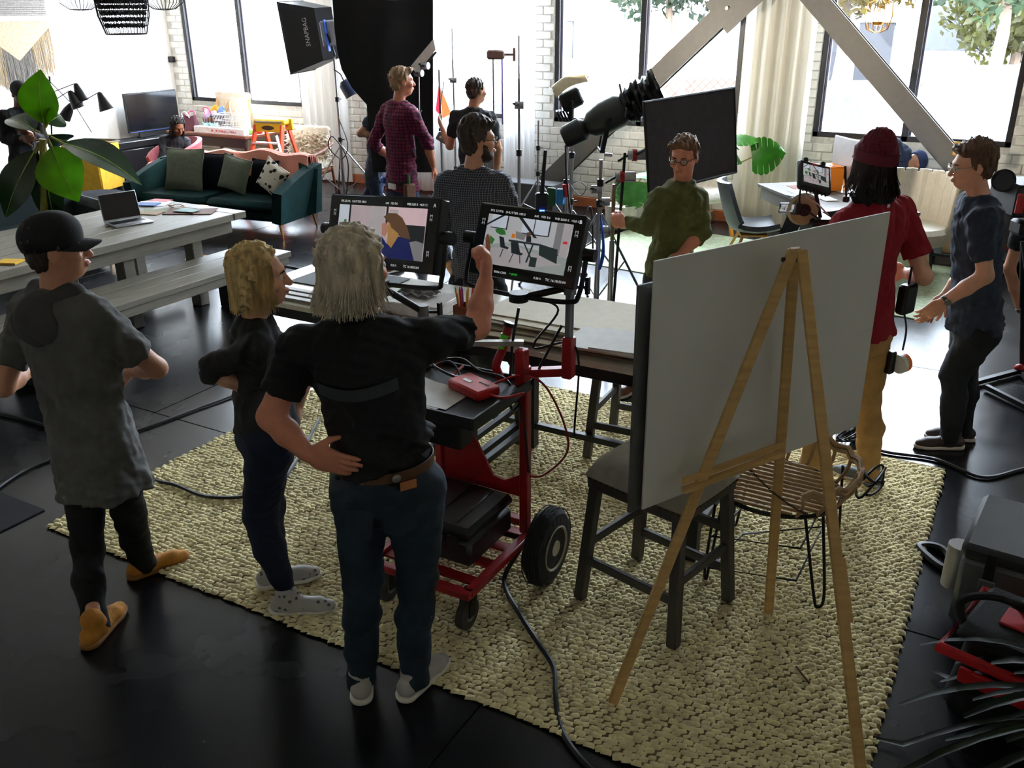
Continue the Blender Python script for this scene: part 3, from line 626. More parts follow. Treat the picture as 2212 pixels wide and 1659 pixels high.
c = V3((-10.33, 9.85, zz)); t = T('wire_basket', 'white wire basket in front of the tote bag', 'basket', c); b = B(); ww = mat('white_wire', (210, 208, 205), .5)
for k in range(13):
    x = -.2 + k * .033; b.tube([c + V3((x, -.12, .26)), c + V3((x * .9, -.1, .004)), c + V3((x * .9, .1, .004)), c + V3((x, .12, .26))], .003, 4)
for h in (.005, .09, .17, .26): s = .9 + .1 * h / .26; b.tube([c + V3((.2 * s * a, .12 * s * d, h)) for a, d in ((-1, -1), (1, -1), (1, 1), (-1, 1))], .004, 4, True)
b.build('wire_frame', ww, t)
for k, (x, rgb, hh) in enumerate(((-10.75, (168, 206, 204), .12), (-10.6, (178, 214, 208), .12))):
    c = V3((x, 9.80, zz)); tt = T('paint_cup', 'mint paper cup of brushes beside the wire basket', 'cup', c, group='mint cups on the craft table'); B().lathe([(.05, 0), (.065, hh), (.06, hh), (.046, .01), (0, .01)], c, n=16).build('cup', mat('mint', rgb, .6), tt)
    for q in range(5): a = q * 1.3; B().cyl(c + V3((.02 * math.cos(a), .02 * math.sin(a), .02)), c + V3((.045 * math.cos(a), .045 * math.sin(a), .2)), .006, .009, 6).build('brush', mat('brush_brown', (96, 62, 46), .6), tt)
c = V3((-10.68, 10.0, zz)); B().box(c + UPV * .11, (.26, .18, .22), bev=.02).build('storage_tin', mat('dark_tin', (60, 58, 72), .4, .3), label='dark grey storage tin behind the mint cups', cat='tin')
def bag(name, lab, c, r, h, m, handles, seed):
    c = V3(c); t = T(name, lab, 'bag', c)
    B().grid(lambda u, v: c + np.array([r * (1 - .25 * v) * math.cos(u * 6.2832) * (1 + .12 * math.sin(u * 19 + seed) * v), r * .7 * (1 - .3 * v) * math.sin(u * 6.2832) * (1 + .12 * math.cos(u * 25 + seed)), h * v * (1 + .12 * math.sin(u * 13 + seed))]), 30, 8, .004).build('bag_body', m, t)
    for hm, s in handles: B().tube(spline([c + V3((-.07, s, h * .9)), c + V3((-.06, s * 1.4, h * 1.25)), c + V3((.04, s * 1.5, h * 1.28)), c + V3((.07, s, h * .9))]), .008, 6).build('handle', hm, t)
mar = mat('plum_bag', (92, 48, 62), .6, bump=.3, bscale=25); pkr = mat('pink_ribbon', (224, 60, 120), .5); wht = mat('white_gloss', (232, 230, 228), .4)
bag('gift_bag', 'plum shopping bag with a pink ribbon on the craft table', (-11.08, 9.78, zz), .17, .2, mar, [(pkr, .05), (wht, -.06)], 1)
bag('plastic_bag', 'crumpled pale lilac plastic bag on the craft table', (-10.92, 10.05, zz), .15, .24, mat('lilac_plastic', (214, 196, 216), .3, trans=.3), [(pkr, -.05)], 2)
bag('grocery_bag', 'crumpled yellow bag at the back of the craft table', (-11.0, 10.24, zz), .12, .28, mat('mustard_bag', (206, 166, 40), .6), [], 3)
bag('plastic_bag', 'light blue plastic bag beside the grey storage tin', (-10.83, 10.2, zz), .08, .28, mat('blue_plastic', (140, 176, 220), .3, trans=.3), [], 4)
c = V3((-11.2, 9.62, zz)); t = T('paper_cup', 'white paper coffee cup at the edge of the craft table', 'cup', c); B().lathe([(.032, 0), (.044, .11), (.042, .11), (.03, .006), (0, .006)], c, n=18).build('cup', wht, t); B().lathe([(.047, .105), (.047, .118), (.04, .126), (0, .126)], c, n=18).build('lid', wht, t)
c = V3((-10.28, 9.62, zz)); t = T('long_box', 'long white box with red lettering along the craft table edge', 'box', c); B().box(c + UPV * .045, (1.0, .1, .09), bev=.004).build('box_body', wht, t)
B().box(c + V3((.1, -.0515, .045)), (.5, .001, .03)).build('red_print', pattern('red_strokes', 'v', (225, 222, 220), (196, 40, 50), 60, .6, stretch=(1, 1, .5), w=.45), t)
for k, (x, y, w_, rgb, lab) in enumerate(((-9.88, 9.95, .12, (200, 44, 40), 'small red box on the craft table by the ladder'), (-9.95, 9.82, .14, (110, 190, 80), 'small green packet on the craft table'), (-10.85, 9.72, .12, (120, 170, 180), 'small teal packet at the front of the craft table'))):
    B().box((x, y, zz + .03), (w_, .08, .06), bev=.008).build('small_packet', mat('packet_%d' % k, rgb, .5), label=lab, cat='packet')
t = T('stretched_canvas', 'stretched canvas turned to the brick wall showing its wooden bars', 'canvas', (-10.9, 10.56, .74)); fy = 10.55
B().box((-10.95, fy + .04, 1.0), (.72, .01, .46), rot=[[1, 0, 0], [0, .98, -.17], [0, .17, .98]]).build('canvas_cloth', cream, t)
for a, d in (((-11.29, .79), (-11.29, 1.21)), ((-10.61, .79), (-10.61, 1.21)), ((-11.29, 1.21), (-10.61, 1.21)), ((-11.29, .79), (-10.61, .79)), ((-11.2, .8), (-10.95, 1.2))): B().bar((a[0], fy - .0 + (a[1] - 1) * .17, a[1]), (d[0], fy + (d[1] - 1) * .17, d[1]), .04, .02, hint=(0, 1, 0)).build('stretcher_bar', mat('pine', (206, 170, 120), .7), t)
# step ladder
lc = at(592, 395); lc = ats(590, 300, 11.65); lc[2] = 0; t = T('step_ladder', 'orange fibreglass step ladder with a yellow cap', 'ladder', lc, .18); orm = mat('ladder_orange', (232, 78, 24), .5, var=.06); yel = mat('ladder_yellow', (238, 196, 20), .5, var=.05); LH = 1.07
B().box((0, 0, LH + .035), (.44, .16, .07), bev=.02).build('top_cap', yel, t, world=False)
B().box((0, -.085, LH - .03), (.42, .012, .10), bev=.005).build('front_cap_skirt', yel, t, world=False)
B().box((.19, .10, LH - .0), (.10, .06, .14), bev=.012).build('rear_cap', yel, t, world=False)
for s in (-1, 1):
    B().bar((s * .19, -.06, LH), (s * .26, -.42, .02), .07, .028, hint=(1, 0, 0), bev=.004).build('front_rail', orm, t, world=False)
    B().bar((s * .17, .09, LH), (s * .22, .46, .02), .06, .026, hint=(1, 0, 0), bev=.004).build('rear_rail', orm, t, world=False)
    B().box((s * .26, -.42, .02), (.09, .05, .04), bev=.005).build('foot', blk, t, world=False)
for k in range(4):
    z = .3 + k * .28 - (.0 if k < 3 else .03); u = 1 - (z / LH); B().box((0, -.06 - .36 * u, z), (.38 + .14 * u, .085, .02), bev=.004).build('step', alu, t, world=False)
B().box((.222, -.20, LH - .30), (.012, .05, .42), rot=[[1, 0, 0], [0, .96, -.28], [0, .28, .96]]).build('warning_label', mat('label_white', (236, 230, 226), .5), t, world=False)
B().lathe([(.09, 0), (.09, .002), (0, .002)], (0, -.0925, LH - .03), (0, -1, 0), 20, sx=1, sy=.3).build('oval_badge', mat('badge_dark', (70, 50, 20), .5), t, world=False)
# sheepskin chair
c = ats(652, 350, 12.35); c[2] = 0; t = T('sheepskin_chair', 'wooden lounge chair covered with a fluffy white sheepskin', 'chair', c, .2); rn = np.random.RandomState(5); fur = mat('sheepskin', (240, 234, 222), .95, var=.06, trans=.35); B().box((0, -.02, .435), (.58, .58, .05), bev=.02).build('fleece_pad', fur, t, world=False); B().box((0, .255, .69), (.62, .05, .52), bev=.02).build('fleece_pad', fur, t, world=False)
B().box((0, 0, .38), (.6, .6, .08), bev=.03).build('seat', wal, t, world=False); B().box((0, .3, .65), (.6, .06, .55), bev=.02).build('backrest', wal, t, world=False)
for s in (-1, 1):
    B().tube(spline([(s * .32, -.3, .62), (s * .33, 0, .66), (s * .31, .32, .72)]), .02, 8).build('armrest', wal, t, world=False)
    for y in (-.27, .27): B().cyl((s * .3, y, .62 if y < 0 else .4), (s * .33, y * 1.1, 0), .02, .014, 8).build('leg', wal, t, world=False)
n = 2600; u = rn.rand(n); v_ = rn.rand(n); fold = u < .5
P = np.where(fold[:, None], np.stack([(v_ - .5) * .6, -.28 + u * 2 * .5, np.full(n, .43)], 1), np.stack([(v_ - .5) * .62, .25 - .02 * (u - .5), .43 + (u - .5) * 2 * .48], 1)); ov = (u > .93); P[ov, 1] += .06
N_ = np.where(fold[:, None], [0, 0, 1.], [0, -1., .3]) + rn.normal(0, .5, (n, 3)); a = rn.normal(size=(n, 3)); a -= N_ * (a * N_).sum(1)[:, None] / (N_ ** 2).sum(1)[:, None]; a /= np.linalg.norm(a, axis=1)[:, None]
Q = np.stack([P - a * .018, P + a * .018, P + N_ * .07 + rn.normal(0, .01, (n, 3))], 1).reshape(-1, 3)
ca, sa = math.cos(.2), math.sin(.2); Q = Q @ np.array([[ca, sa, 0], [-sa, ca, 0], [0, 0, 1]]) + c
fast('sheepskin', Q, np.arange(n * 3).reshape(-1, 3), fur, t, smooth=False, kind='stuff')
# ================================================================== BIG POTTED PLANT ON THE LEFT
def leaf(b, base, tip, w, nrm, sag=.08, fold=.25, nu=12, nv=6, wave=0., th=.0015):
    base, tip, nrm = V3(base), V3(tip), V3(nrm); d = tip - base; Ln = np.linalg.norm(d); d /= Ln; s = np.cross(d, nrm); s /= np.linalg.norm(s); nn = np.cross(s, d)
    def fn(u, v):
        a = (v - .5) * 2; ww = w / 2 * (math.sin(math.pi * min(1, u ** .85)) ** .95 + .015) ; 
        return base + d * Ln * u + s * a * ww + nn * (sag * Ln * math.sin(u * math.pi) + fold * abs(a) * ww + wave * math.sin(u * 14 + a * 2) * ww)
    b.grid(fn, nu, nv, th)
lg = mat('leaf_lit_green', (110, 158, 24), .35, var=.2, scale=6, trans=.55); ld = mat('leaf_dark_green', (28, 56, 26), .25, var=.25, scale=5, trans=.1, spec=.6); stem_m = mat('stem_olive', (128, 118, 40), .5)  # brighter leaf green has the window backlight put into its colour
unit0 = lambda v: v / np.linalg.norm(v); SP = 7.9; pot0 = ats(92, 560, SP); pot0[2] = 0
t = T('broadleaf_plant', 'tall potted plant with huge paddle leaves beside the trestle table', 'plant', pot0); J_ = lambda x, y, d=0: ats(x, y, SP + d)
heart = J_(92, 300); B().tube(spline([pot0 + UPV * .3, J_(95, 420), heart]), [.03] * 17, 8).build('stem', stem_m, t)
B().lathe([(.16, 0), (.22, .05), (.25, .36), (.23, .36), (.2, .3), (0, .3)], pot0, n=24).build('pot', mat('pot_charcoal', (44, 46, 48), .7), t)
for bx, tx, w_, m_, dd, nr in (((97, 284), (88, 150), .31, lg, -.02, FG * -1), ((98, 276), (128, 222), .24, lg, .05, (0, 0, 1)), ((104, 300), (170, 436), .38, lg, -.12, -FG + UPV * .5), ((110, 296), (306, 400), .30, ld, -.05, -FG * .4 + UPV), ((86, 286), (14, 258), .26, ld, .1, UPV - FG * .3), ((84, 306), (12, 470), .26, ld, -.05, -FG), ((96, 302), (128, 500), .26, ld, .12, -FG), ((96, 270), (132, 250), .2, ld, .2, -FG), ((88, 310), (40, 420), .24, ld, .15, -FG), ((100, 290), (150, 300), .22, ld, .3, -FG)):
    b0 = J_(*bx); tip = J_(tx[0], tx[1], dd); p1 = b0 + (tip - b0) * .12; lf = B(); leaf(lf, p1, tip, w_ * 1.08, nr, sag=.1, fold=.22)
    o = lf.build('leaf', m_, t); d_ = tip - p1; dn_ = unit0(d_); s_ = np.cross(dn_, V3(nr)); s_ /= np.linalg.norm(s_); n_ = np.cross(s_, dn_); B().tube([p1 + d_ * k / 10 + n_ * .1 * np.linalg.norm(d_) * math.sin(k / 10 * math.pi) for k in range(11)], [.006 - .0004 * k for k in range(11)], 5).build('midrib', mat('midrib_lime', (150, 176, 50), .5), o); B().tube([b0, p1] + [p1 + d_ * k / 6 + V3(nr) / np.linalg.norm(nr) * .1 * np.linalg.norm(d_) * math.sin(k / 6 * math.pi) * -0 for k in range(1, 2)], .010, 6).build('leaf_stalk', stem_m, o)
# ================================================================== STEEL V BRACE, CURTAINS
steel = mat('brace_grey_paint', (112, 109, 104), .5, var=.06, metal=.1); YB_ = 10.33
t = T('steel_brace', 'grey painted steel chevron brace in front of the brick wall', 'brace', (-2.65, YB_, 0))
AP = V3((-2.62, YB_, 2.86)); FL_ = V3((-5.62, YB_, .06)); FR_ = V3((.22, YB_, .06))
for e, nm in ((FL_, 'diagonal'), (FR_, 'diagonal')):
    d = e - AP; d /= np.linalg.norm(d); n = V3((d[2], 0, -d[0])); web = B().bar(AP + d * .1, e, .19, .11, hint=(0, 1, 0), bev=.004).build(nm, steel, t)
    for s in (-1, 1): B().bar(AP + d * .1 + V3((0, s * .06, 0)), e + V3((0, s * .06, 0)), .22, .012, hint=(0, 1, 0)).build('flange', steel, web)
    B().box(e + V3((0, 0, -.03)), (.34, .3, .05), bev=.004).build('base_plate', steel, t); 
d = FL_ - AP; d /= np.linalg.norm(d); g = B().bar(AP + d * .0, AP + d * .85, .40, .02, hint=(0, 1, 0)); g.v[-1] += np.array([0, -.075, 0]); g.build('gusset_plate', steel, t)
for k in range(3): p = AP + d * (.25 + .22 * k) + V3((0, -.09, 0)); B().cyl(p, p + V3((0, -.02, 0)), .02, n=6).build('bolt', alu, t)
B().box((AP[0], YB_, 3.75), (.34, .3, 1.75), bev=.004).build('hanger', steel, t)
def curtain(name, lab, x0, x1, y, m, amp=.05, waves=7, z0=.03, z1=3.95, tie=0.):
    ph = RNG.uniform(0, 6)
    def fn(u, v):
        k = 1 - tie * math.sin(v * math.pi) ; x = (x0 + x1) / 2 + (u - .5) * (x1 - x0) * k
        return (x, y + amp * math.sin(u * waves * 6.283 + ph) * (.7 + .3 * v) + .012 * math.sin(u * 31 + v * 3), z0 + (z1 - z0) * v)
    t = T(name, lab, 'curtain', ((x0 + x1) / 2, y, z0)); B().grid(fn, waves * 12, 10).build('cloth', m, t)
    B().cyl((x0 - .1, y, z1 + .02), (x1 + .1, y, z1 + .02), .014).build('rod', frm, t)
lin_w = mat('white_linen', (236, 236, 234), .9, var=.04, trans=.45, stretch=(4, 4, .3)); shr = sheer('sheer_white', (248, 249, 252), .3, .75)
curtain('linen_curtain', 'white linen curtain hanging beside the far corner window', -9.58, -8.72, WY - .16, lin_w, .055, 6)
curtain('sheer_curtain', 'blown out sheer white curtain over the window behind the crew', -8.3, -6.3, WY - .2, shr, .05, 10)
curtain('sheer_curtain', 'glowing sheer white curtain gathered beside the middle window', -6.08, -5.62, WY - .22, shr, .06, 6)
curtain('linen_curtain', 'cream linen curtain between the two windows flanking the brace', -2.98, -2.22, WY - .16, mat('cream_linen', (240, 235, 224), .9, var=.04, trans=.45, stretch=(4, 4, .3)), .06, 5)
# ================================================================== FILM LIGHTS
chrome = mat('stand_chrome', (150, 150, 152), .28, .9, var=.05); blkm = mat('grip_black', (22, 22, 24), .5, .2); redp = mat('grip_red', (176, 30, 34), .5); bluep = mat('grip_blue', (30, 80, 190), .4)
def stand(t, g, h, spread=.5, r=.016, m=None, legz=.55, rot=0., sections=2, wheels=False):
    """three-leg lighting stand with telescoping risers"""
    m = m or chrome; g = V3(g); hs = [legz + .1] + [legz + .1 + (h - legz - .1) * (k + 1) / sections for k in range(sections)]
    z0 = .12
    for k, z in enumerate(hs):
        B().cyl(g + UPV * z0, g + UPV * z, r - .003 * k, n=10).build('riser', m, t); z0 = z - .02
        if k < len(hs) - 1:
            c = B().cyl(g + UPV * (z - .04), g + UPV * (z + .015), r + .008, n=10).build('collar', blkm, t); a = rot + k; B().cyl(g + UPV * (z - .01), g + V3((.06 * math.cos(a), .06 * math.sin(a), z - .01)), .007, n=6).build('t_handle', blkm, c)
    for k in range(3):
        a = rot + k * 2.0944; e = g + V3((spread * math.cos(a), spread * math.sin(a), .012 + (.05 if wheels else 0)))
        lg_ = B().cyl(g + UPV * legz + V3((.02 * math.cos(a), .02 * math.sin(a), 0)), e, .011, n=8).build('leg', m, t)
        B().cyl(g + UPV * .16 + V3((.02 * math.cos(a), .02 * math.sin(a), 0)), (e + g + UPV * legz) / 2, .007, n=6).build('brace_rod', m, t)
        if wheels: B().cyl(e + V3((-.02 * math.sin(a), .02 * math.cos(a), -.012)), e + V3((.02 * math.sin(a), -.02 * math.cos(a), -.012)), .045, n=14).build('wheel', blkm, lg_)
        else: B().ell(e, (.016, .016, .012), n=8, m=5).build('rubber_foot', blkm, lg_)
def head_clamp(t, p, ax=(1, 0, 0)):
    p = V3(p); o = B().cyl(p - V3(ax) * .04, p + V3(ax) * .04, .034, n=16).build('grip_head', alu, t); B().bar(p + V3((0, -.03, 0)), p + V3((0, -.09, .02)), .03, .012).build('grip_knob', blkm, o); return o
unit_ = lambda v: v / np.linalg.norm(v)
# soft box on a rolling stand
g = ats(735, 300, 12.0); g[2] = 0; t = T('softbox_light', 'large black fabric softbox on a rolling chrome stand', 'film light', g); SS = 12.0
stand(t, g, 1.85, .62, .02, legz=.75, rot=.3, wheels=True)
q = [ats(627, 3, SS), ats(655, 155, SS)]; fu = q[0] - q[1]; fh = np.linalg.norm(fu); fu /= fh; out = -R0 * .93 + FG * .25 - UPV * .1; out -= fu * (out @ fu); out /= np.linalg.norm(out); fv = np.cross(fu, out)
fc = (q[0] + q[1]) / 2; HW, HD = fh / 2, .42
ring = lambda c, a, b_: [c + fu * a + fv * b_, c - fu * a + fv * b_, c - fu * a - fv * b_, c + fu * a - fv * b_]
r0, r1 = ring(fc, HW, HW * .8), ring(fc - out * HD, .30, .24); skin_ = mat('softbox_fabric', (34, 34, 38), .45, var=.1, bump=.15, bscale=12, spec=.6)
b = B(); b.add(r0 + r1, [(k, (k + 1) % 4, 4 + (k + 1) % 4, 4 + k) for k in range(4)]); b.build('fabric_shell', skin_, t, smooth=0)
B().tube(r0, .012, 6, True).build('front_rim', blkm, t)
B().add(ring(fc + out * .004, HW * .97, HW * .77), [(0, 1, 2, 3)]).build('diffuser', mat('diffuser_white', (240, 242, 248), .9, trans=.5), t, smooth=0)
Rm = np.stack([fv, fu, out], 1); lh = B().box(fc - out * (HD + .1), (.34, .30, .22), Rm, bev=.02).build('lamp_housing', mat('housing_silver', (186, 190, 200), .4, .3), t)
for s in (-1, 1): B().bar(fc - out * (HD + .08) + fv * s * .19 + fu * .16, fc - out * (HD + .08) + fv * s * .19 - fu * .2, .04, .016).build('blue_yoke', bluep, lh)
B().tube([fc - out * (HD + .1) + fv * .2, fc - out * (HD + .1) - fu * .26 + fv * .1, g + UPV * 1.84], .014, 8).build('yoke', blkm, t)
cs_ = 1 if fv @ FG < 0 else -1; fe = fc + fv * cs_ * HW * .8; be = fc - out * HD + fv * cs_ * .24; sl = unit_(be - fe); nn_ = np.cross(fu, sl); nn_ = nn_ if nn_ @ FG < 0 else -nn_; yy_ = -sl if np.cross(fu, -sl) @ nn_ > 0 else sl
text('SNAPBAG', fe + (be - fe) * .72 - fu * .12 + nn_ * .004, fu, yy_, .075, mat('print_white', (230, 230, 235), .5), t)
l = bpy.data.lights.new('softbox_lamp', 'AREA'); l.shape = 'RECTANGLE'; l.size = HW * 1.9; l.size_y = HW * 1.5; l.energy = 40; l.color = (1, .97, .93)
o = bpy.data.objects.new('softbox_lamp', l); COL.objects.link(o); o.matrix_world = Matrix([[fu[0], fv[0], -out[0], 0], [fu[1], fv[1], -out[1], 0], [fu[2], fv[2], -out[2], 0], [0, 0, 0, 1]]); o.location = Vector(fc + out * .02)
cable('coiled_cable', 'coiled black power cords hanging from the softbox stand', [g + V3((.03, -.03, 1.1)), g + V3((.2, -.1, .8)), g + V3((.12, -.15, .62)), g + V3((-.1, -.12, .75)), g + V3((.05, -.2, .9)), g + V3((.22, -.15, .6)), g + V3((.1, -.1, .05))], .008)
# blue-yellow practical hanging next to the drape
p = ats(752, 190, 11.6); t = T('small_spotlight', 'small blue and yellow can spotlight clipped to the softbox stand', 'film light', p); ax_ = -UPV * .8 + R0 * .45; ax_ /= np.linalg.norm(ax_)
B().lathe([(.0, -.10), (.05, -.10), (.085, -.06), (.09, .10), (.08, .10), (.07, -.04), (0, -.05)], p, ax_, 18).build('can', mat('navy_can', (34, 50, 84), .4), t); B().lathe([(.0, .085), (.078, .085), (.078, .09), (0, .09)], p, ax_, 18).build('lens', mat('amber_lens', (214, 160, 60), .3), t)
B().tube([p - ax_ * .1, p + UPV * .16 - R0 * .08, p + UPV * .22 - R0 * .16], .008, 6).build('clip_arm', blkm, t)
# black drape on an overhead bar
SD = 9.9; t = T('black_drape', 'large black duvetyne drape hanging behind the crew', 'drape', ats(830, 375, SD)); duv = mat('duvetyne', (14, 12, 15), .95, var=.2, sheen=.1)
top = 3.4
def dr(u, v):
    L_ = [(718, 0), (722, 60), (728, 110), (738, 150), (760, 190), (792, 226), (800, 300), (806, 372)]; k = v * 7; i = min(6, int(k)); w = k - i
    xl = L_[i][0] * (1 - w) + L_[i + 1][0] * w; yl = L_[i][1] * (1 - w) + L_[i + 1][1] * w
    xr = 938 - (2 if v < .9 else 0); pt = ats(xl + (xr - xl) * u, yl, SD + .05 * math.sin(u * 9 + v * 2) * (1 - .5 * v) - .15 * v * (1 - u))
    return pt
B().grid(dr, 26, 28, .012).build('cloth', duv, t)
tl, tr = dr(0, 0), dr(1, 0)
B().grid(lambda u, v: tl + (tr - tl) * u + UPV * (v * (top - tl[2])) + FG * .05 * math.sin(u * 9), 26, 8, .012).build('upper_cloth', duv, t)
B().cyl(tl - R0 * .5 + UPV * (top - tl[2]), tr + R0 * .4 + UPV * (top - tl[2]), .025).build('hanging_bar', chrome, t)
for e in (tl - R0 * .45, tr + R0 * .35): B().cyl((e[0], e[1], top), (e[0], e[1], CEIL), .01, n=6).build('hanging_line', blkm, t)
# flag arm with clamps beside the drape
p0, p1 = ats(900, 165, 9.4), ats(942, 112, 9.4); t = T('grip_arm', 'black grip arm with metal clamps in front of the drape', 'grip arm', ats(905, 250, 9.4)); gb = ats(948, 300, 9.4); gb[2] = 0
B().cyl(p0, p1, .012, n=8).build('arm', blkm, t); head_clamp(t, ats(918, 142, 9.38)); head_clamp(t, ats(905, 158, 9.38)); B().cyl(ats(905, 165, 9.4), ats(906, 245, 9.4), .006, n=6).build('hanging_rod', chrome, t); B().tube([ats(901, 235, 9.4), ats(906, 248, 9.38), ats(911, 238, 9.4)], .008, 6).build('hook', chrome, t)
B().quad(p0 - FG * .02 + UPV * .02, p1 - FG * .02 + UPV * .02, p1 - FG * .02 + UPV * .12 - R0 * .02, p0 - FG * .02 + UPV * .1 - R0 * .05).build('bounce_scrap', wht, t)
# column of light stands in the bright gap
STN = ((978, 130, 11.2, 1.72, 'chrome light stand with a red knuckle near the drape', 'C'), (1065, 118, 10.6, 1.98, 'tall light stand carrying a brown lamp bracket', 'D'), (1121, 170, 8.2, 1.70, 'grip stand with a white knuckle behind the checked shirt man', 'C'), (1163, 260, 10.8, 1.25, 'thin light stand close to the sheer curtain', 'E'), (948, 150, 9.9, 1.72, 'stand with an orange flag beside the drape edge', 'F'))
for x, y, s_, h_, lab, k in STN:
    p = ats(x, y, s_); g = V3((p[0], p[1], 0)); h_ = p[2]; t = T('light_stand', lab, 'light stand', g); stand(t, g, h_, .42, .017, legz=.5, rot=RNG.uniform(0, 2), sections=2)
    if k == 'C': head_clamp(t, g + UPV * (h_ * .88), R0); B().cyl(g + UPV * h_ * .98, g + UPV * (h_ + .35), .008, n=6).build('spigot', chrome, t)
    if k == 'D':
        c = g + UPV * h_; B().box(c + R0 * .03, (.2, .12, .10), np.stack([R0, FG, UPV], 1), bev=.02).build('bracket', mat('bracket_brown', (120, 88, 80), .5), t); B().cyl(c + R0 * .12, c + R0 * .24, .014, n=8).build('bracket_pin', mat('bracket_brown'), t); B().bar(c + R0 * .24 - UPV * .07, c + R0 * .24 + UPV * .07, .03, .03).build('bracket_knob', mat('bracket_brown'), t)
        B().cyl(c + R0 * .10, c + R0 * .10 - UPV * .75, .010, n=6).build('drop_rod', mat('rod_violet', (96, 84, 150), .4, .5), t)
    if k == 'F': c = g + UPV * (h_ - .15); B().add([c, c + R0 * .12 - UPV * .30, c + R0 * .02 - UPV * .34], [(0, 1, 2)]).build('gel_flag', mat('gel_orange', (226, 110, 60), .4, trans=.5), t); B().add([c - R0 * .01, c + R0 * .02 - UPV * .34, c - R0 * .05 - UPV * .26], [(0, 1, 2)]).build('gel_flag', mat('gel_red', (206, 50, 70), .4, trans=.5), t)
# small controller hanging on a stand
p = ats(960, 300, 9.6); t = T('dimmer_box', 'small grey dimmer box with white knobs hanging by the drape', 'dimmer', p); Rb = np.stack([R0 * .85 - UPV * .5, FG, UPV * .85 + R0 * .5], 1); B().box(p, (.17, .05, .09), Rb, bev=.01).build('case', mat('dimmer_grey', (110, 116, 122), .5), t)
for k in range(3): c = p + (R0 * .85 - UPV * .5) * (-.045 + .045 * k) - FG * .025; B().cyl(c, c - FG * .012, .012, n=10).build('knob', wht, t)
B().tube(spline([p + UPV * .06, p + UPV * .3 - R0 * .03, p + UPV * .55 + FG * .2]), .005, 5).build('cord', blkm, t)
# grey steel post and low box by the curtain
g = at(1115, 470); g = V3((-6.0, 10.1, 0)); t = T('steel_post', 'short grey steel post standing below the sheer curtain', 'post', g); B().box(g + UPV * .48, (.16, .12, .96), bev=.006).build('post_body', steel, t); B().box(g + UPV * .01, (.3, .26, .02)).build('base_plate', steel, t)
B().box((-5.45, 10.0, .2), (.9, .3, .4), bev=.01).build('equipment_case', mat('case_grey', (78, 78, 82), .6), label='grey equipment case on the floor under the middle window', cat='case')
# open face light on stand
p = ats(1238, 198, 8.6); g = V3((p[0], p[1], 0)); t = T('scoop_light', 'cream scoop light with barn doors on a chrome stand', 'film light', g); stand(t, g, p[2] - .12, .45, .02, legz=.6, rot=.5)
d0, d1 = ats(1200, 203, 8.6), ats(1268, 168, 8.6); dx = d1 - d0; wx = np.linalg.norm(dx); dx /= wx; up_ = np.cross(FG, dx); up_ = up_ if up_[2] > 0 else -up_
B().grid(lambda u, v: d0 + dx * wx * u + up_ * (.09 * math.sin(v * math.pi) + .03 * math.sin(u * math.pi)) + FG * (v - .5) * .26 - UPV * .02, 16, 10, .006).build('reflector', mat('scoop_cream', (206, 190, 156), .5), t)
for s in (-1, 1):
    e = (d0 if s < 0 else d1); B().add([e - FG * .13, e + FG * .13, e + FG * .15 + dx * s * .06 + UPV * .08, e - FG * .15 + dx * s * .06 + UPV * .08], [(0, 1, 2, 3)]).build('barn_door', mat('door_slate', (84, 94, 116), .5, .3), t)
hc = (d0 + d1) / 2 - UPV * .12; B().box(hc, (.20, .18, .16), np.stack([dx, FG, up_], 1), bev=.02).build('lamp_housing', blkm, t)
for k in range(5): B().box(hc - up_ * .0 + dx * (-.12 + .03 * k) - UPV * (.09 + .01 * k), (.02, .16, .10), np.stack([dx, FG, up_], 1), bev=.004).build('cooling_fin', blkm, t)
B().tube([hc + FG * .14, hc - UPV * .2 + FG * .1, hc - UPV * .26, hc - UPV * .2 - FG * .1, hc - FG * .14], .014, 8).build('yoke', blkm, t)
l = bpy.data.lights.new('scoop_lamp', 'SPOT'); l.energy = 110; l.spot_size = 2.3; l.spot_blend = 1; l.color = (1, .9, .75); l.shadow_soft_size = .1; o = bpy.data.objects.new('scoop_lamp', l); COL.objects.link(o); o.location = Vector((d0 + d1) / 2 + up_ * .16); o.rotation_euler = Vector(V3((.35, 1.0, .35))).to_track_quat('-Z', 'Y').to_euler()
# ellipsoidal spotlight with black wrap
SE = 7.25; a0, a1, a2 = ats(1222, 297, SE), ats(1300, 262, SE), ats(1405, 205, SE - .05); g = ats(1296, 420, SE); g[2] = 0
t = T('ellipsoidal_spotlight', 'long black ellipsoidal spotlight wrapped in crumpled black foil', 'film light', g); stand(t, g, ats(1298, 345, SE)[2], .5, .02, legz=.85, rot=.9)
ax_ = a2 - a0; ax_ /= np.linalg.norm(ax_); foil = mat('black_foil', (24, 24, 26), .35, .5, bump=.6, bscale=14)
B().lathe([(.0, 0), (.07, 0), (.09, .03), (.095, .16), (.06, .20), (.06, .22)], a0 - ax_ * .02, ax_, 14).build('lamp_cap', blkm, t)
B().lathe([(.06, .18), (.10, .22), (.125, .32), (.125, .46), (.10, .50), (.10, .52)], a0, ax_, 18).build('lamp_body', mat('lamp_grey', (52, 54, 52), .45, .3), t)
Lw = np.linalg.norm(a2 - a0); xx, yy, _ = frame(ax_); rn = random.Random(2)
B().grid(lambda u, v: a0 + ax_ * (.50 + u * (Lw - .42)) + (xx * math.cos(v * 6.2832) + yy * math.sin(v * 6.2832)) * (.105 + .055 * u + .014 * math.sin(v * 19 + u * 9) + .012 * math.sin(v * 41 + u * 23) + .01 * math.sin(u * 37)), 22, 30, .004).build('foil_wrap', foil, t)
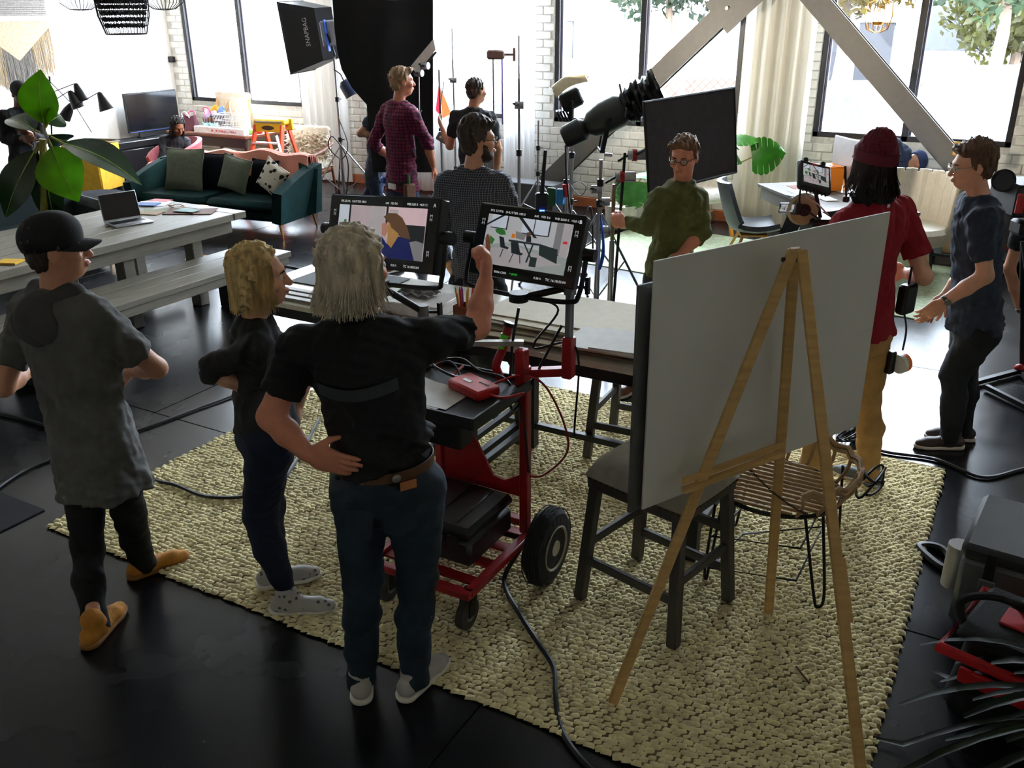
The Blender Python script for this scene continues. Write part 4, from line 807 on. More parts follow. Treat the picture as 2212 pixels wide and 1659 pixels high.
B().tube([a0 + ax_ * .49 + UPV * .13, a0 + ax_ * .50 - FG * .13, a0 + ax_ * .49 - UPV * .12 - FG * .05], .008, 6).build('safety_chain', chrome, t); B().cyl(a0 + ax_ * .47 + UPV * .12, a0 + ax_ * .45 + UPV * .2, .01, n=6).build('shutter_knob', chrome, t)
yk = ats(1298, 340, SE)
for s in (-1, 1): B().bar(a0 + ax_ * .36 + R0 * .02 * 0 + FG * s * .14, yk + FG * s * .10 + UPV * .06, .035, .014).build('yoke_arm', blkm, t)
B().bar(yk - FG * .11 + UPV * .06, yk + FG * .11 + UPV * .06, .04, .02).build('yoke_base', blkm, t); B().box(yk + R0 * .06 + UPV * .02, (.07, .03, .025), bev=.006).build('yoke_handle', alu, t)
B().tube(spline([a0 + UPV * -.06, a0 + V3((.02, 0, -.35)), a0 + V3((.12, -.05, -.7)), g + V3((-.08, 0, .9)), g + V3((-.05, .02, .45))]), .008, 6).build('power_lead', blkm, t)
for k, (dx_, z_) in enumerate(((.035, .72), (.04, .95), (-.03, 1.05))): head_clamp(t, g + R0 * dx_ + UPV * z_, R0)
B().tube(spline([g + V3((.02, -.02, .85)), g + V3((.06, -.04, .6)), g + V3((.03, -.03, .4)), g + V3((.07, -.04, .55)), g + V3((.03, -.02, .8))]), .009, 6).build('blue_cable', bluep, t)
l = bpy.data.lights.new('ellipsoidal_lamp', 'SPOT'); l.energy = 80; l.spot_size = 1.35; l.spot_blend = .8; l.color = (1, .88, .70); l.shadow_soft_size = .08; o = bpy.data.objects.new('ellipsoidal_lamp', l); COL.objects.link(o); o.location = Vector(a2 + ax_ * .12 + UPV * .02); o.rotation_euler = Vector(V3((.75, 1.0, .12))).to_track_quat('-Z', 'Y').to_euler()
# second stand left of it with batteries
p = ats(1225, 300, 8.1); g = V3((p[0], p[1], 0)); t = T('battery_stand', 'chrome stand hung with a blue battery pack and cables', 'light stand', g); stand(t, g, p[2], .42, .02, legz=.5, rot=1.5)
c = ats(1215, 425, 8.05); B().box(c - R0 * .02, (.07, .05, .14), bev=.01).build('battery', mat('battery_blue', (40, 130, 200), .4), t); B().box(c - R0 * .10, (.08, .03, .16), bev=.006).build('circuit_box', mat('pcb_green', (30, 90, 60), .4), t); B().cyl(ats(1222, 398, 8.05), ats(1222, 425, 8.05), .03, n=10).build('red_clamp', redp, t)
B().tube(spline([ats(1226, 400, 8.1), ats(1250, 392, 8.1), ats(1266, 405, 8.1), ats(1255, 422, 8.1), ats(1238, 408, 8.1), ats(1226, 390, 8.1)]), .004, 5).build('loose_wire', blkm, t)
# wireless transmitter on table edge (black antenna)
# big black flag on a c-stand (held by the man in green)
fc_, fx, fy_, fn_, fw_, fh_ = quad_fit([(1405, 222), (1597, 190), (1578, 372), (1388, 420)], 6.55); g = ats(1326, 420, 6.35); g[2] = 0
t = T('flag_stand', 'grip stand holding a large black fabric flag behind the man in green', 'flag', g)
B().box(fc_, (fw_ - .02, fh_ - .02, .008), np.stack([fx, fy_, fn_], 1)).build('flag_cloth', mat('flag_cloth', (66, 64, 70), .95, var=.12), t)
B().tube([fc_ + fx * fw_ / 2 * a + fy_ * fh_ / 2 * d for a, d in ((-1, -1), (1, -1), (1, 1), (-1, 1))], .013, 6, True).build('flag_frame', blkm, t)
B().cyl(g + UPV * .1, g + UPV * .85, .019, n=10).build('riser', chrome, t); B().cyl(g + UPV * .83, g + UPV * 1.25, .014, n=10).build('riser', mat('aged_brass', (140, 120, 90), .4, .7), t)
for k in range(3):
    a = .6 + k * 2.0944; B().tube([g + UPV * (.30 - .06 * k), g + V3((.12 * math.cos(a), .12 * math.sin(a), .28 - .06 * k)), g + V3((.24 * math.cos(a), .24 * math.sin(a), .03)), g + V3((.48 * math.cos(a), .48 * math.sin(a), .018))], .012, 8).build('leg', chrome, t)
hA = ats(1345, 382, 6.35); hB = ats(1372, 335, 6.4)
for p in (hA, hB):
    o = B().cyl(p - R0 * .05, p + R0 * .09, .035, n=16).build('grip_head', alu, t); B().cyl(p - R0 * .02, p + R0 * .01, .042, n=16).build('grip_washer', redp, o); B().bar(p - R0 * .05, p - R0 * .12 - UPV * .04, .03, .014).build('grip_knob', blkm, o)
B().cyl(ats(1350, 330, 6.36), ats(1325, 655, 6.2), .011, n=8).build('arm', blkm, t); B().cyl(hB, fc_ - fx * fw_ / 2, .011, n=8).build('flag_pin', blkm, t); B().cyl(g + UPV * 1.22, hA, .014, n=8).build('neck', chrome, t)
B().cyl(ats(1331, 455, 6.35), ats(1331, 470, 6.35), .03, n=10).build('red_tape', redp, t)
# gold lantern pendant in front of the right window
p = ats(1898, 35, 9.6); t = T('gold_lantern', 'gold wire lantern pendant in front of the window beside the brace', 'pendant lamp', p); gold = mat('gold', (206, 150, 62), .3, .9); b = B()
for k in range(14): a = k * 6.2832 / 14; b.tube([p + np.array([r * math.cos(a), r * math.sin(a), h]) for r, h in ((.03, .16), (.12, .12), (.13, 0), (.10, -.12), (.03, -.15))], .004, 4)
b.build('wire_cage', gold, t); B().lathe([(.0, -.09), (.05, -.08), (.06, -.05), (.0, -.05)], p, n=14).build('lamp_cup', gold, t); B().tube([p + V3((.34 * math.cos(a), .34 * math.sin(a), .17)) for a in np.linspace(0, 6.2832, 33)[:-1]], .012, 6, True).build('ring', gold, t); B().cyl(p + UPV * .15, (p[0], p[1], CEIL), .006, n=6).build('rod', gold, t)
for k in range(3): a = k * 2.0944; B().cyl(p + UPV * .17, p + V3((.34 * math.cos(a), .34 * math.sin(a), .17)), .006, n=6).build('spoke', gold, t)
# ================================================================== RIGHT: DESK SET BY THE WINDOW
dk_w = mat('grey_oak', (112, 108, 104), .6, var=.2, scale=6, stretch=(9, 1, 9)); P0 = at(1637, 396, .76); P1 = at(1800, 462, .76); ex = P1 - P0; ex /= np.linalg.norm(ex); ey = np.cross(UPV, ex); P0 = P0 + V3((0, 0, 0)); rzd = math.atan2(ex[1], ex[0])
dc = P0 + ex * .8 + ey * .38; t = T('writing_desk', 'grey oak desk with dark splayed trestle legs', 'desk', (dc[0], dc[1], 0), rzd)
B().box((0, 0, .745), (1.6, .76, .03), bev=.004).build('desktop', dk_w, t, world=False); B().box((0, -.34, .67), (1.54, .03, .12), bev=.003).build('apron', dk_w, t, world=False); B().box((0, .34, .67), (1.54, .03, .12), bev=.003).build('apron', dk_w, t, world=False)
for s in (-1, 1): B().box((s * .755, 0, .67), (.03, .68, .12), bev=.003).build('end_apron', dk_w, t, world=False)
dkl = mat('dark_oak_leg', (52, 48, 46), .6)
for s in (-1, 1):
    for d in (-1, 1): B().bar((s * .70, d * .28, .73), (s * .50, -d * .26, 0.012), .085, .05, hint=(0, 1, 0), bev=.004).build('leg', dkl, t, world=False)
def ond(u, v, z=.762): return V3((*(dc + ex * u + ey * v)[:2], z))
c = ond(-.33, .1); Rd = np.stack([ex, ey, UPV], 1); t = T('orange_box', 'bright orange storage cube on the grey desk', 'box', c); B().box(c + UPV * .115, (.23, .22, .22), Rd, bev=.006).build('cube', mat('orange_card', (246, 140, 20), .5, var=.04), t); B().box(c + UPV * .228, (.234, .224, .012), Rd, bev=.004).build('lid', mat('orange_card'), t)
for k in range(2): B().cyl(c + UPV * .234 + ex * (.04 + .05 * k), c + UPV * .237 + ex * (.04 + .05 * k), .012, n=10).build('lid_hole', dkl, t)
c = ond(-.28, -.2); sheet('desk_paper', 'white sheet of paper in front of the orange box', 'paper', c, .2, .15, (235, 233, 230), rzd, .002)
sheet('leather_pad', 'dark red leather pad under the orange box edge', 'desk pad', ond(-.5, -.08, .7605), .22, .18, (112, 52, 40), rzd, .002)
sc_, sxv, syv, snv, sw, sh = quad_fit([(1731, 322), (1868, 340), (1868, 402), (1748, 382)], sdist(ond(.1, .15))); mo = at(1826, 414, .762)
t = T('silver_monitor', 'back of a thin silver display standing on the grey desk', 'monitor', mo); B().box(mo + UPV * .30, (.62, .02, .38), Rd, bev=.008).build('housing', alu, t); B().box(mo + UPV * .07, (.10, .012, .14), Rd, bev=.003).build('stand_neck', alu, t); B().box(mo + UPV * .006, (.22, .18, .01), Rd, bev=.003).build('stand_foot', alu, t)
sheet('white_keyboard', 'white keyboard lying on the grey desk', 'keyboard', ond(.05, -.12), .32, .12, (232, 232, 232), rzd, .008); sheet('blue_folder', 'pale blue folder beside the white keyboard', 'folder', ond(-.05, -.28), .26, .16, (150, 170, 214), rzd + .3, .004)
def shell_chair(lab, p, rz_, m, legm, name='shell_chair'):
    t = T(name, lab, 'chair', p, rz_)
    def fn(u, v):
        a = (u - .5) * 2
        if v < .45: k = v / .45; y = -.24 + k * .40; z = .46 - .03 * math.sin(k * math.pi) + .05 * abs(a) ** 2.5; x = a * .235 * (.88 + .12 * k)
        else: k = (v - .45) / .55; y = .16 + .14 * k ** .8 - .07 * a * a; z = .46 + .06 * (1 - k) * abs(a) ** 2 + .42 * k; x = a * .235 * (1 - .22 * k * k)
        return (x, y, z)
    B().grid(fn, 14, 20, .045).build('shell', m, t, world=False); B().box((0, -.03, .375), (.26, .26, .02), bev=.005).build('seat_plate', legm, t, world=False)
    for s in (-1, 1):
        for d in (-1, 1): B().cyl((s * .11, -.03 + d * .10, .38), (s * .23, -.02 + d * .24, .012), .016, .010, 8).build('leg', legm, t, world=False)
    return t
wl_ = mat('amber_oak', (206, 150, 64), .5, var=.1); lth = mat('charcoal_leather', (46, 50, 58), .45, var=.1)
pB = ats(1618, 500, 8.55); shell_chair('charcoal leather shell chair with oak legs at the desk end', (pB[0], pB[1], .012), 2.0, lth, wl_)
pB2 = ats(1738, 500, 7.55); shell_chair('charcoal leather shell chair half hidden behind the white board', (pB2[0], pB2[1], .0), 3.6, lth, wl_)
pw = V3((-3.12, 9.88, 0)); t = T('white_armchair', 'white upholstered chair with bright amber legs by the black flag', 'chair', (pw[0], pw[1], .01), .9); wu = mat('white_upholstery', (228, 222, 212), .85)
B().box((0, 0, .44), (.52, .5, .12), bev=.05).build('seat', wu, t, world=False); B().grid(lambda u, v: ((u - .5) * .56, .2 + .08 * v - .12 * (2 * u - 1) ** 2, .42 + .42 * v), 12, 6, .07).build('backrest', wu, t, world=False)
for s in (-1, 1):
    for d in (-1, 1): B().bar((s * .2, d * .18, .40), (s * .26, d * .25, 0), .035, .035, bev=.004).build('leg', mat('amber_bright', (226, 150, 40), .5), t, world=False)
c = V3((-3.5, 10.5, 0)); t = T('wood_plinth', 'low wooden plinth on the floor below the cream curtain', 'plinth', c); B().box(c + UPV * .07, (.6, .3, .14), bev=.006).build('plinth_body', mat('plinth_oak', (150, 106, 70), .6), t); B().box(c + UPV * .128, (.56, .26, .02), bev=.004).build('plinth_top', mat('plinth_oak'), t)
B().ell(c + V3((0, 0, .175)), (.14, .09, .037)).build('white_pebble', wu, label='white rounded pebble ornament on the wooden plinth', cat='ornament')
# cream channel-back chair
cp_ = at(1975, 470, .45); cp_ = ats(1968, 470, 8.35); t = T('channel_chair', 'cream channel-tufted tub chair behind the grey desk', 'chair', (cp_[0], cp_[1], .01), math.radians(-25)); cu_ = mat('cream_channel', (214, 206, 190), .8, var=.05)
for k in range(9):
    a = math.radians(15 + k * 18.7); x, y = .33 * math.cos(a), .28 * math.sin(a); B().grid(lambda u, v, x=x, y=y, a=a: (x * (1 + .14 * v) + .055 * math.sin((u - .5) * 3.1) * -math.sin(a) + .04 * math.cos((u - .5) * 3.1) * math.cos(a), y * (1 + .2 * v) + .055 * math.sin((u - .5) * 3.1) * math.cos(a) + .04 * math.cos((u - .5) * 3.1) * math.sin(a), .40 + v * .56), 8, 8, .05).build('back_channel', cu_, t, world=False)
B().grid(lambda u, v: ((.345 + .05 * v) * math.cos(math.radians(8 + u * 164)), (.30 + .06 * v) * math.sin(math.radians(8 + u * 164)), .38 + v * .55), 24, 5, .03).build('back_shell', cu_, t, world=False)
B().lathe([(0, .34), (.33, .34), (.36, .38), (.36, .46), (.32, .50), (0, .51)], n=22).build('seat', cu_, t, world=False)
for a in (45, 135, 225, 315): ca, sa = math.cos(math.radians(a)), math.sin(math.radians(a)); B().cyl((.22 * ca, .2 * sa, .35), (.27 * ca, .25 * sa, 0), .018, .012, 8).build('leg', dkl, t, world=False)
# black console table with turned legs
bc_ = mat('ebonised_wood', (24, 24, 28), .35, spec=.6); t = T('console_table', 'black console table with turned legs against the brick wall', 'table', (-.2, 9.9, 0)); CZ = .80
B().box((-.05, 9.93, CZ - .02), (1.5, .60, .04), bev=.008).build('tabletop', bc_, t); B().box((-.05, 9.67, CZ - .11), (1.36, .03, .14)).build('apron', bc_, t); B().box((-.74, 9.93, CZ - .11), (.03, .5, .14)).build('end_apron', bc_, t); B().box((-.05, 9.93, .11), (1.36, .46, .03), bev=.004).build('lower_shelf', bc_, t)
for x in (-.70, .6):
    for y in (9.69, 10.17): B().lathe([(.028, 0), (.035, .05), (.03, .10), (.045, .13), (.03, .17), (.024, .3), (.034, .52), (.046, .56), (.03, .60), (.045, .63), (.045, .78)], (x, y, 0), n=14).build('leg', bc_, t)
q = ats(1990, 378, sdist((-.55, 10.1, 0))); c = V3((-.62, 9.95, CZ)); t = T('white_book', 'white book lying on the black console table', 'book', c); B().box(c + UPV * .004, (.24, .17, .008), bev=.002).build('cover', wu, t); B().box(c + UPV * .02, (.23, .165, .024)).build('pages', wht, t); B().box(c + UPV * .036, (.24, .17, .008), bev=.002).build('cover', wu, t)
c = c + V3((0, 0, .041)); t = T('photo_stand', 'small gold photo holder standing on the white book', 'photo stand', c); B().lathe([(.045, 0), (.045, .008), (.01, .014)], c).build('foot', gold, t); B().cyl(c + UPV * .01, c + UPV * .20, .005, n=8).build('stem', gold, t); B().box(c + UPV * .27, (.10, .012, .13), bev=.003).build('photo_frame', gold, t); B().box(c + V3((0, -.007, .27)), (.075, .003, .105)).build('photo', pattern('photo_print', 'v', (206, 196, 176), (70, 60, 50), 60, .4, w=.4), t)
B().box((-.35, 9.85, CZ + .008), (.10, .05, .016), bev=.004).build('eyeglass_case', blkm, label='small black case on the black console table', cat='case')
# boxes on the console's lower shelf
c = V3((-.42, 9.88, .126)); t = T('storage_box', 'kraft cardboard storage box with a teal end and striped lid', 'box', c); B().box(c + UPV * .14, (.34, .26, .28), bev=.004).build('carton', mat('kraft', (186, 150, 104), .8), t); B().box(c + V3((-.172, 0, .14)), (.004, .25, .27)).build('teal_end', mat('teal_card', (60, 190, 160), .6), t); B().box(c + UPV * .286, (.35, .27, .014), bev=.003).build('striped_lid', pattern('lid_stripes', 'stripe', (90, 120, 190), (150, 60, 110), 6, .6, stretch=(0, 1, 1)), t)
B().cyl(c + V3((.05, -.131, .16)), c + V3((.05, -.128, .16)), .04, n=16).build('finger_hole', blkm, t)
c = at(1990, 530); c = V3((-.80, 9.36, 0)); t = T('tissue_carton', 'white and mint printed carton on the floor by the console leg', 'box', c, -.2); B().box((0, 0, .13), (.26, .22, .26), bev=.004).build('carton', mat('carton_white', (222, 220, 196), .7), t, world=False); B().box((0, 0, .035), (.262, .222, .07), bev=.003).build('mint_band', mat('carton_mint', (110, 190, 160), .6), t, world=False)
B().box((.03, -.112, .19), (.10, .003, .03)).build('print_patch', mat('print_brown', (120, 90, 70), .6), t, world=False)
# monstera plants
mleaf = mat('monstera_green', (52, 132, 24), .35, var=.25, scale=9, trans=.35); mleafd = mat('monstera_dark', (34, 88, 40), .3, var=.25, scale=9, trans=.2)
def monstera(b, base, tip, w, nrm, holes=True):
    base, tip, nrm = V3(base), V3(tip), V3(nrm); d = tip - base; Ln = np.linalg.norm(d); d /= Ln; s = np.cross(d, nrm); s /= np.linalg.norm(s); nn = np.cross(s, d)
    N = 14
    for sg in (-1, 1):
        for k in range(6):
            u0, u1 = k / 6 + .003, (k + 1) / 6 - .003
            prof = lambda u: w / 2 * (1.0 * math.sin(math.pi * (.12 + .88 * u) ** .85) ** .7 + .03)
            def fn(p, q, u0=u0, u1=u1):
                uu = u0 + (u1 - u0) * (p * (1 - .07 * q) + .035 * q) + .05 * q; a = q; k2 = 1 if q < .35 else (1 - .10 * abs(p - .5) * 2)
                if q < .55: uu = (u0 - .004) + (u1 - u0 + .008) * p + .05 * q
                return base + d * Ln * (uu - .10 * q * (1 - uu)) + s * sg * a * k2 * prof(min(max(uu, 0.), 1.)) + nn * (.06 * Ln * math.sin(uu * 3.1) - .10 * a * a * w / 2)
            b.grid(fn, 3, 5, .0012 * sg)
def mplant(lab, g, leaves, m, pot=True):
    t = T('monstera_plant', lab, 'plant', g); g = V3(g)
    if pot: B().lathe([(.13, 0), (.17, .03), (.19, .28), (.175, .28), (.15, .24), (0, .24)], g, n=22).build('pot', mat('pot_white', (206, 200, 190), .6), t)
    for bs, tp, w, nr in leaves:
        lf = B(); monstera(lf, bs, tp, w, nr); o = lf.build('leaf', m, t); B().tube(spline([g + UPV * .25, (g + V3(bs)) / 2 + UPV * .12, bs]), .008, 6).build('leaf_stalk', stem_m, o)
SM = sdist((-3.0, 9.95, 0)); Jm = lambda x, y, d=0: ats(x, y, SM + d)
mplant('monstera plant with a big glossy split leaf in front of the cream curtain', (-3.9, 10.3, 0), [(Jm(1625, 340), Jm(1695, 330, -.1), .42, -FG + UPV * .3), (Jm(1588, 305), Jm(1642, 300, .1), .26, UPV - FG * .4), (Jm(1575, 335), Jm(1602, 352), .22, UPV - FG * .5), (Jm(1560, 300), Jm(1596, 322, .1), .24, UPV - FG * .2)], mleaf)
SN = sdist((-4.1, 9.7, 0)); Jn = lambda x, y, d=0: ats(x, y, SN + d)
mplant('shaded monstera plant with drooping split leaves behind the grip stands', (-4.05, 9.75, 0), [(Jn(1375, 392), Jn(1362, 455, -.1), .40, -FG), (Jn(1352, 385), Jn(1338, 440), .26, -FG + R0 * .3), (Jn(1392, 395), Jn(1402, 445, .05), .3, -FG - R0 * .3), (Jn(1365, 380), Jn(1338, 372), .2, UPV), (Jn(1385, 385), Jn(1400, 370, .2), .2, UPV)], mat('monstera_mid', (74, 140, 66), .35, var=.25, scale=9, trans=.3))
# ================================================================== CENTRE: WORKTABLES
wtop = mat('white_laminate', (222, 218, 206), .4, var=.04); bst = mat('black_steel', (30, 30, 31), .5, .3); TW = .915
def worktable(lab, x0, x1):
    t = T('worktable', lab, 'table', ((x0 + x1) / 2, 3.83, RT)); y0, y1 = 3.46, 4.2
    B().box(((x0 + x1) / 2, (y0 + y1) / 2, TW - .015), (x1 - x0 - .004, y1 - y0, .03), bev=.004).build('tabletop', wtop, t)
    for y in (y0 + .03, y1 - .03): B().box(((x0 + x1) / 2, y, TW - .06), (x1 - x0 - .02, .03, .06), bev=.002).build('frame_rail', bst, t)
    for x in (x0 + .03, x1 - .03):
        B().box((x, (y0 + y1) / 2, TW - .06), (.03, y1 - y0 - .08, .06)).build('frame_end', bst, t)
        for y in (y0 + .035, y1 - .035): B().box((x, y, (TW + RT) / 2 - .045), (.06, .06, TW - RT - .09), bev=.003).build('leg', bst, t)
        B().box((x, (y0 + y1) / 2, .16), (.035, y1 - y0 - .13, .035)).build('foot_bar', bst, t); B().box((x, (y0 + y1) / 2, .34), (.03, y1 - y0 - .13, .03)).build('foot_bar', bst, t)
    B().box(((x0 + x1) / 2, y1 - .035, .16), (x1 - x0 - .12, .035, .035)).build('stretcher', bst, t)
worktable('white topped worktable with a black steel frame under the sheet stack', -2.26, -1.0)
worktable('white topped worktable with a black steel frame behind the blonde woman', -3.80, -2.27)
rn = random.Random(12)
for k in range(14):
    z = TW + .001 + k * .0062; w = .86 + rn.uniform(-.10, .06)
    sheet('sample_sheet', 'sheet in the tall stack of big beige sample sheets on the worktable', 'sheet', (-1.80 + rn.uniform(-.05, .05), 3.82 + rn.uniform(-.06, .06), z), w, .50 + rn.uniform(-.06, .08), [(206, 196, 172), (226, 218, 198), (150, 134, 108), (214, 206, 186)][k % 4], rn.uniform(-.07, .07), .004, group='beige sample sheets stacked on the worktable', curl=.0)
zt = TW + .09
sheet('white_card', 'white card lying on the sample sheets nearest the pencil holder', 'card', at(1312, 738, zt + .002), .34, .28, (222, 220, 214), .05, .006); sheet('white_card', 'white card overlapping the other card beside the easel board', 'card', at(1375, 742, zt + .009), .36, .28, (218, 216, 210), .12, .006)
# copper pencil holder
c = at(1076, 716, TW); c[0] = min(c[0], -2.32); t = T('pencil_holder', 'square copper pencil holder full of markers', 'pencil holder', c); cop = mat('copper', (148, 84, 58), .4, .6)
for a, d in ((-1, 0), (1, 0), (0, -1), (0, 1)): B().box(c + V3((a * .04, d * .04, .055)), (.004 if a else .084, .004 if d else .084, .11)).build('side', cop, t)
B().box(c + UPV * .003, (.08, .08, .004)).build('bottom', cop, t)
for k, rgb in enumerate(((60, 60, 190), (110, 60, 160), (210, 40, 50), (220, 60, 60), (40, 150, 80), (230, 180, 60), (226, 190, 110), (226, 180, 90), (200, 60, 60), (240, 200, 120))):
    a = k * 2.4; p0 = c + V3((.018 * math.cos(a), .018 * math.sin(a), .006)); p1 = c + V3((.045 * math.cos(a), .045 * math.sin(a), .16 + .02 * (k % 3))); o = B().cyl(p0, p1, .0055, n=8).build('marker', mat('marker_%d' % k, rgb, .4), t); B().cyl(p1, p1 + (p1 - p0) * .08, .004, .002, n=6).build('marker_tip', mat('marker_%d' % k), o)
# things on the left worktable
c = at(905, 690, TW + .001); c = V3((-2.66, 3.72, TW + .001)); t = T('white_box', 'flat white box on the worktable under a grey cloth', 'box', c, .1); B().box((0, 0, .03), (.34, .26, .06), bev=.006).build('box_body', wht, t, world=False); B().box((0, 0, .063), (.346, .266, .012), bev=.004).build('lid', wht, t, world=False)
B().grid(lambda u, v: c + np.array([(u - .5) * .22 - .04, (v - .5) * .12 + .03, .074 + .022 * abs(math.sin(u * 9) * math.cos(v * 7)) + .01 * math.sin(v * 3)]), 22, 12, .006).build('grey_cloth', mat('grey_knit', (104, 100, 98), .95), label='crumpled grey cloth lying on the flat white box', cat='cloth')
c = V3((-3.35, 3.98, TW + .001)); B().box(c + UPV * .003, (.6, .38, .006), bev=.002).build('cutting_mat', mat('cutting_mat', (34, 44, 44), .7), label='dark cutting mat on the worktable behind the blonde woman', cat='mat')
for k in range(3): B().box((-3.2, 3.52 + k * .065, TW + .010), (.9, .045, .018), bev=.003).build('wood_batten', wash, label='pale wooden batten laid along the worktable edge', cat='batten', group='pale battens on the worktable')
c = V3((-2.95, 3.78, TW + .001)); t = T('power_adapter', 'small black power adapter with a cord on the worktable', 'adapter', c); B().box(c + UPV * .03, (.11, .08, .06), bev=.015).build('adapter_body', blk, t); B().tube(spline([c + V3((-.05, 0, .02)), c + V3((-.16, -.06, .006)), c + V3((-.25, -.14, .006)), c + V3((-.34, -.22, .006))]), .004, 5).build('cord', blk, t)
sheet('magazine', 'pinkish magazine lying at the edge of the worktable', 'magazine', V3((-2.78, 3.52, TW + .001)), .22, .08, (150, 130, 136), .1, .008)
# ================================================================== MONITOR CART
red = mat('cart_red', (160, 22, 28), .4, var=.12); ct = V3((-1.9, 2.8, RT)); cart = T('camera_cart', 'red steel camera cart with pneumatic wheels and a black shelf', 'cart', ct)
X0, X1, Y0, Y1, ZB = -2.13, -1.64, 2.52, 3.12, .215
for y in (Y0, Y1): B().box(((X0 + X1) / 2, y, ZB), (X1 - X0 + .04, .045, .035), bev=.006).build('base_rail', red, cart)
for x in (X0, X1): B().box((x, (Y0 + Y1) / 2, ZB), (.045, Y1 - Y0, .035), bev=.006).build('base_rail', red, cart)
for k in range(4): B().box(((X0 + X1) / 2, Y0 + .1 + k * .14, ZB - .006), (X1 - X0 - .04, .05, .012)).build('base_slat', red, cart)
UPX = (X1 - .02, X0 + .03)
for x in UPX: B().box((x, 3.04, .62), (.04, .045, .80), bev=.006).build('upright', red, cart)
pl = [(UPX[1], .40), (UPX[0], .40), (UPX[0], .52), (UPX[0] - .10, .46), (UPX[0] - .16, .47), ((UPX[0] + UPX[1]) / 2 - .02, .62), (UPX[1] + .03, .80), (UPX[1], .80)]
B().prism(pl, (0, 3.03, 0), (1, 0, 0), (0, 0, 1), (0, .012, 0)).build('gusset_plate', red, cart); B().bar((UPX[1], 3.035, .72), (UPX[0], 3.035, .9), .035, .02, hint=(0, 1, 0)).build('diagonal_strut', red, cart)
SHZ = .93; shf = B().box((-1.93, 2.83, SHZ), (.56, .46, .02), bev=.003).build('shelf', mat('shelf_black', (32, 33, 34), .7, bump=.2, bscale=200), cart)
for a, s_ in (((-1.93, 2.6, SHZ + .004), (.57, .012, .05)), ((-1.93, 3.06, SHZ + .004), (.57, .012, .05)), ((-1.645, 2.83, SHZ + .004), (.012, .47, .05)), ((-2.215, 2.83, SHZ + .004), (.012, .47, .05))): B().box(a, s_, bev=.002).build('shelf_lip', bst, shf)
B().box((-1.86, 2.66, SHZ - .07), (.3, .1, .12), bev=.01).build('shelf_bracket', bst, cart)
for x in (X1 + .10, X0 - .10):
    w = B().lathe([(.10, -.045), (.155, -.04), (.172, -.02), (.175, 0), (.172, .02), (.155, .04), (.10, .045)], (x, 3.02, RT + .175), (1, 0, 0), 28).build('wheel', mat('tyre_rubber', (24, 24, 25), .85, bump=.5, bscale=30), cart); sx_ = 1 if x > -1.9 else -1
    B().lathe([(.0, .0), (.05, .0), (.095, .012), (.105, .03), (.10, .034), (.085, .02), (.04, .016), (.035, .03), (0, .03)], (x + sx_ * .018, 3.02, RT + .175), (sx_, 0, 0), 24).build('hub', mat('hub_cream', (170, 160, 140), .5), w)
    for k in range(5): B().tube([(x + dx_ , 3.02 + .176 * math.cos(a), RT + .175 + .176 * math.sin(a)) for dx_ in [(-.03 + .015 * k)] for a in np.linspace(0, 6.2832, 29)[:-1]], .003, 4, True).build('tread_ring', mat('tyre_rubber'), w)
B().cyl((X0 - .1, 3.02, RT + .175), (X1 + .1, 3.02, RT + .175), .014).build('axle', bst, cart)
for x in (X1 - .03, X0 + .06):
    y = Y0 + .04; o = B().cyl((x - .016, y, RT + .068), (x + .016, y, RT + .068), .068, n=24).build('caster', mat('caster_grey', (70, 68, 64), .8), cart); B().cyl((x - .02, y, RT + .068), (x + .02, y, RT + .068), .03, n=14).build('caster_hub', mat('caster_hub', (120, 118, 110), .5), o)
    for s in (-1, 1): B().bar((x + s * .024, y, RT + .06), (x + s * .024, y + .02, ZB - .02), .05, .005, hint=(1, 0, 0)).build('caster_fork', bst, cart)
# handle bar with lime tape
hb = [V3((UPX[0] - .02, 3.06, .98)), at(1075, 800, 1.0), ]
h0 = V3((-1.78, 3.05, .93)); h1 = ats(1072, 790, sdist(h0)); h2 = ats(1098, 705, sdist(h0) + .02)
B().tube(spline([h0, h1, (h1 + h2) / 2 + R0 * .006, h2]), .019, 10).build('push_handle', red, cart); B().tube([h1 * .55 + h2 * .45, h1 * .2 + h2 * .8], .0215, 10).build('lime_tape', mat('lime_tape', (90, 210, 50), .5, var=.25, scale=30), cart); B().tube([h2, h2 + (h2 - h1) * .1], .024, 10).build('handle_grip', blk, cart)
B().box((-1.665, 3.02, 1.02), (.045, .05, .16), bev=.005).build('corner_post', red, cart); a0_ = V3((-1.665, 3.05, .985)); a1_ = V3((-1.50, 3.12, 1.0)); B().bar(a0_, a1_, .045, .035, bev=.004).build('side_arm', red, cart); B().box(a1_ + UPV * .06, (.045, .05, .18), bev=.005).build('side_socket', red, cart)
# case on the base
c = V3((-1.90, 2.82, ZB + .02)); t = T('black_case', 'black hard plastic case riding on the red cart base', 'case', c); bp = mat('case_black', (20, 22, 26), .35, spec=.6)
B().box(c + UPV * .07, (.40, .36, .13), bev=.02).build('case_body', bp, t); B().box(c + UPV * .165, (.41, .37, .055), bev=.02).build('case_lid', bp, t)
for k in (-1, 0, 1): B().box(c + V3((.11 * k, 0, .195)), (.02, .30, .006), bev=.002).build('lid_rib', bp, t)
for k in (-1, 1): B().box(c + V3((.12 * k, -.185, .13)), (.05, .012, .05), bev=.004).build('latch', blk, t)
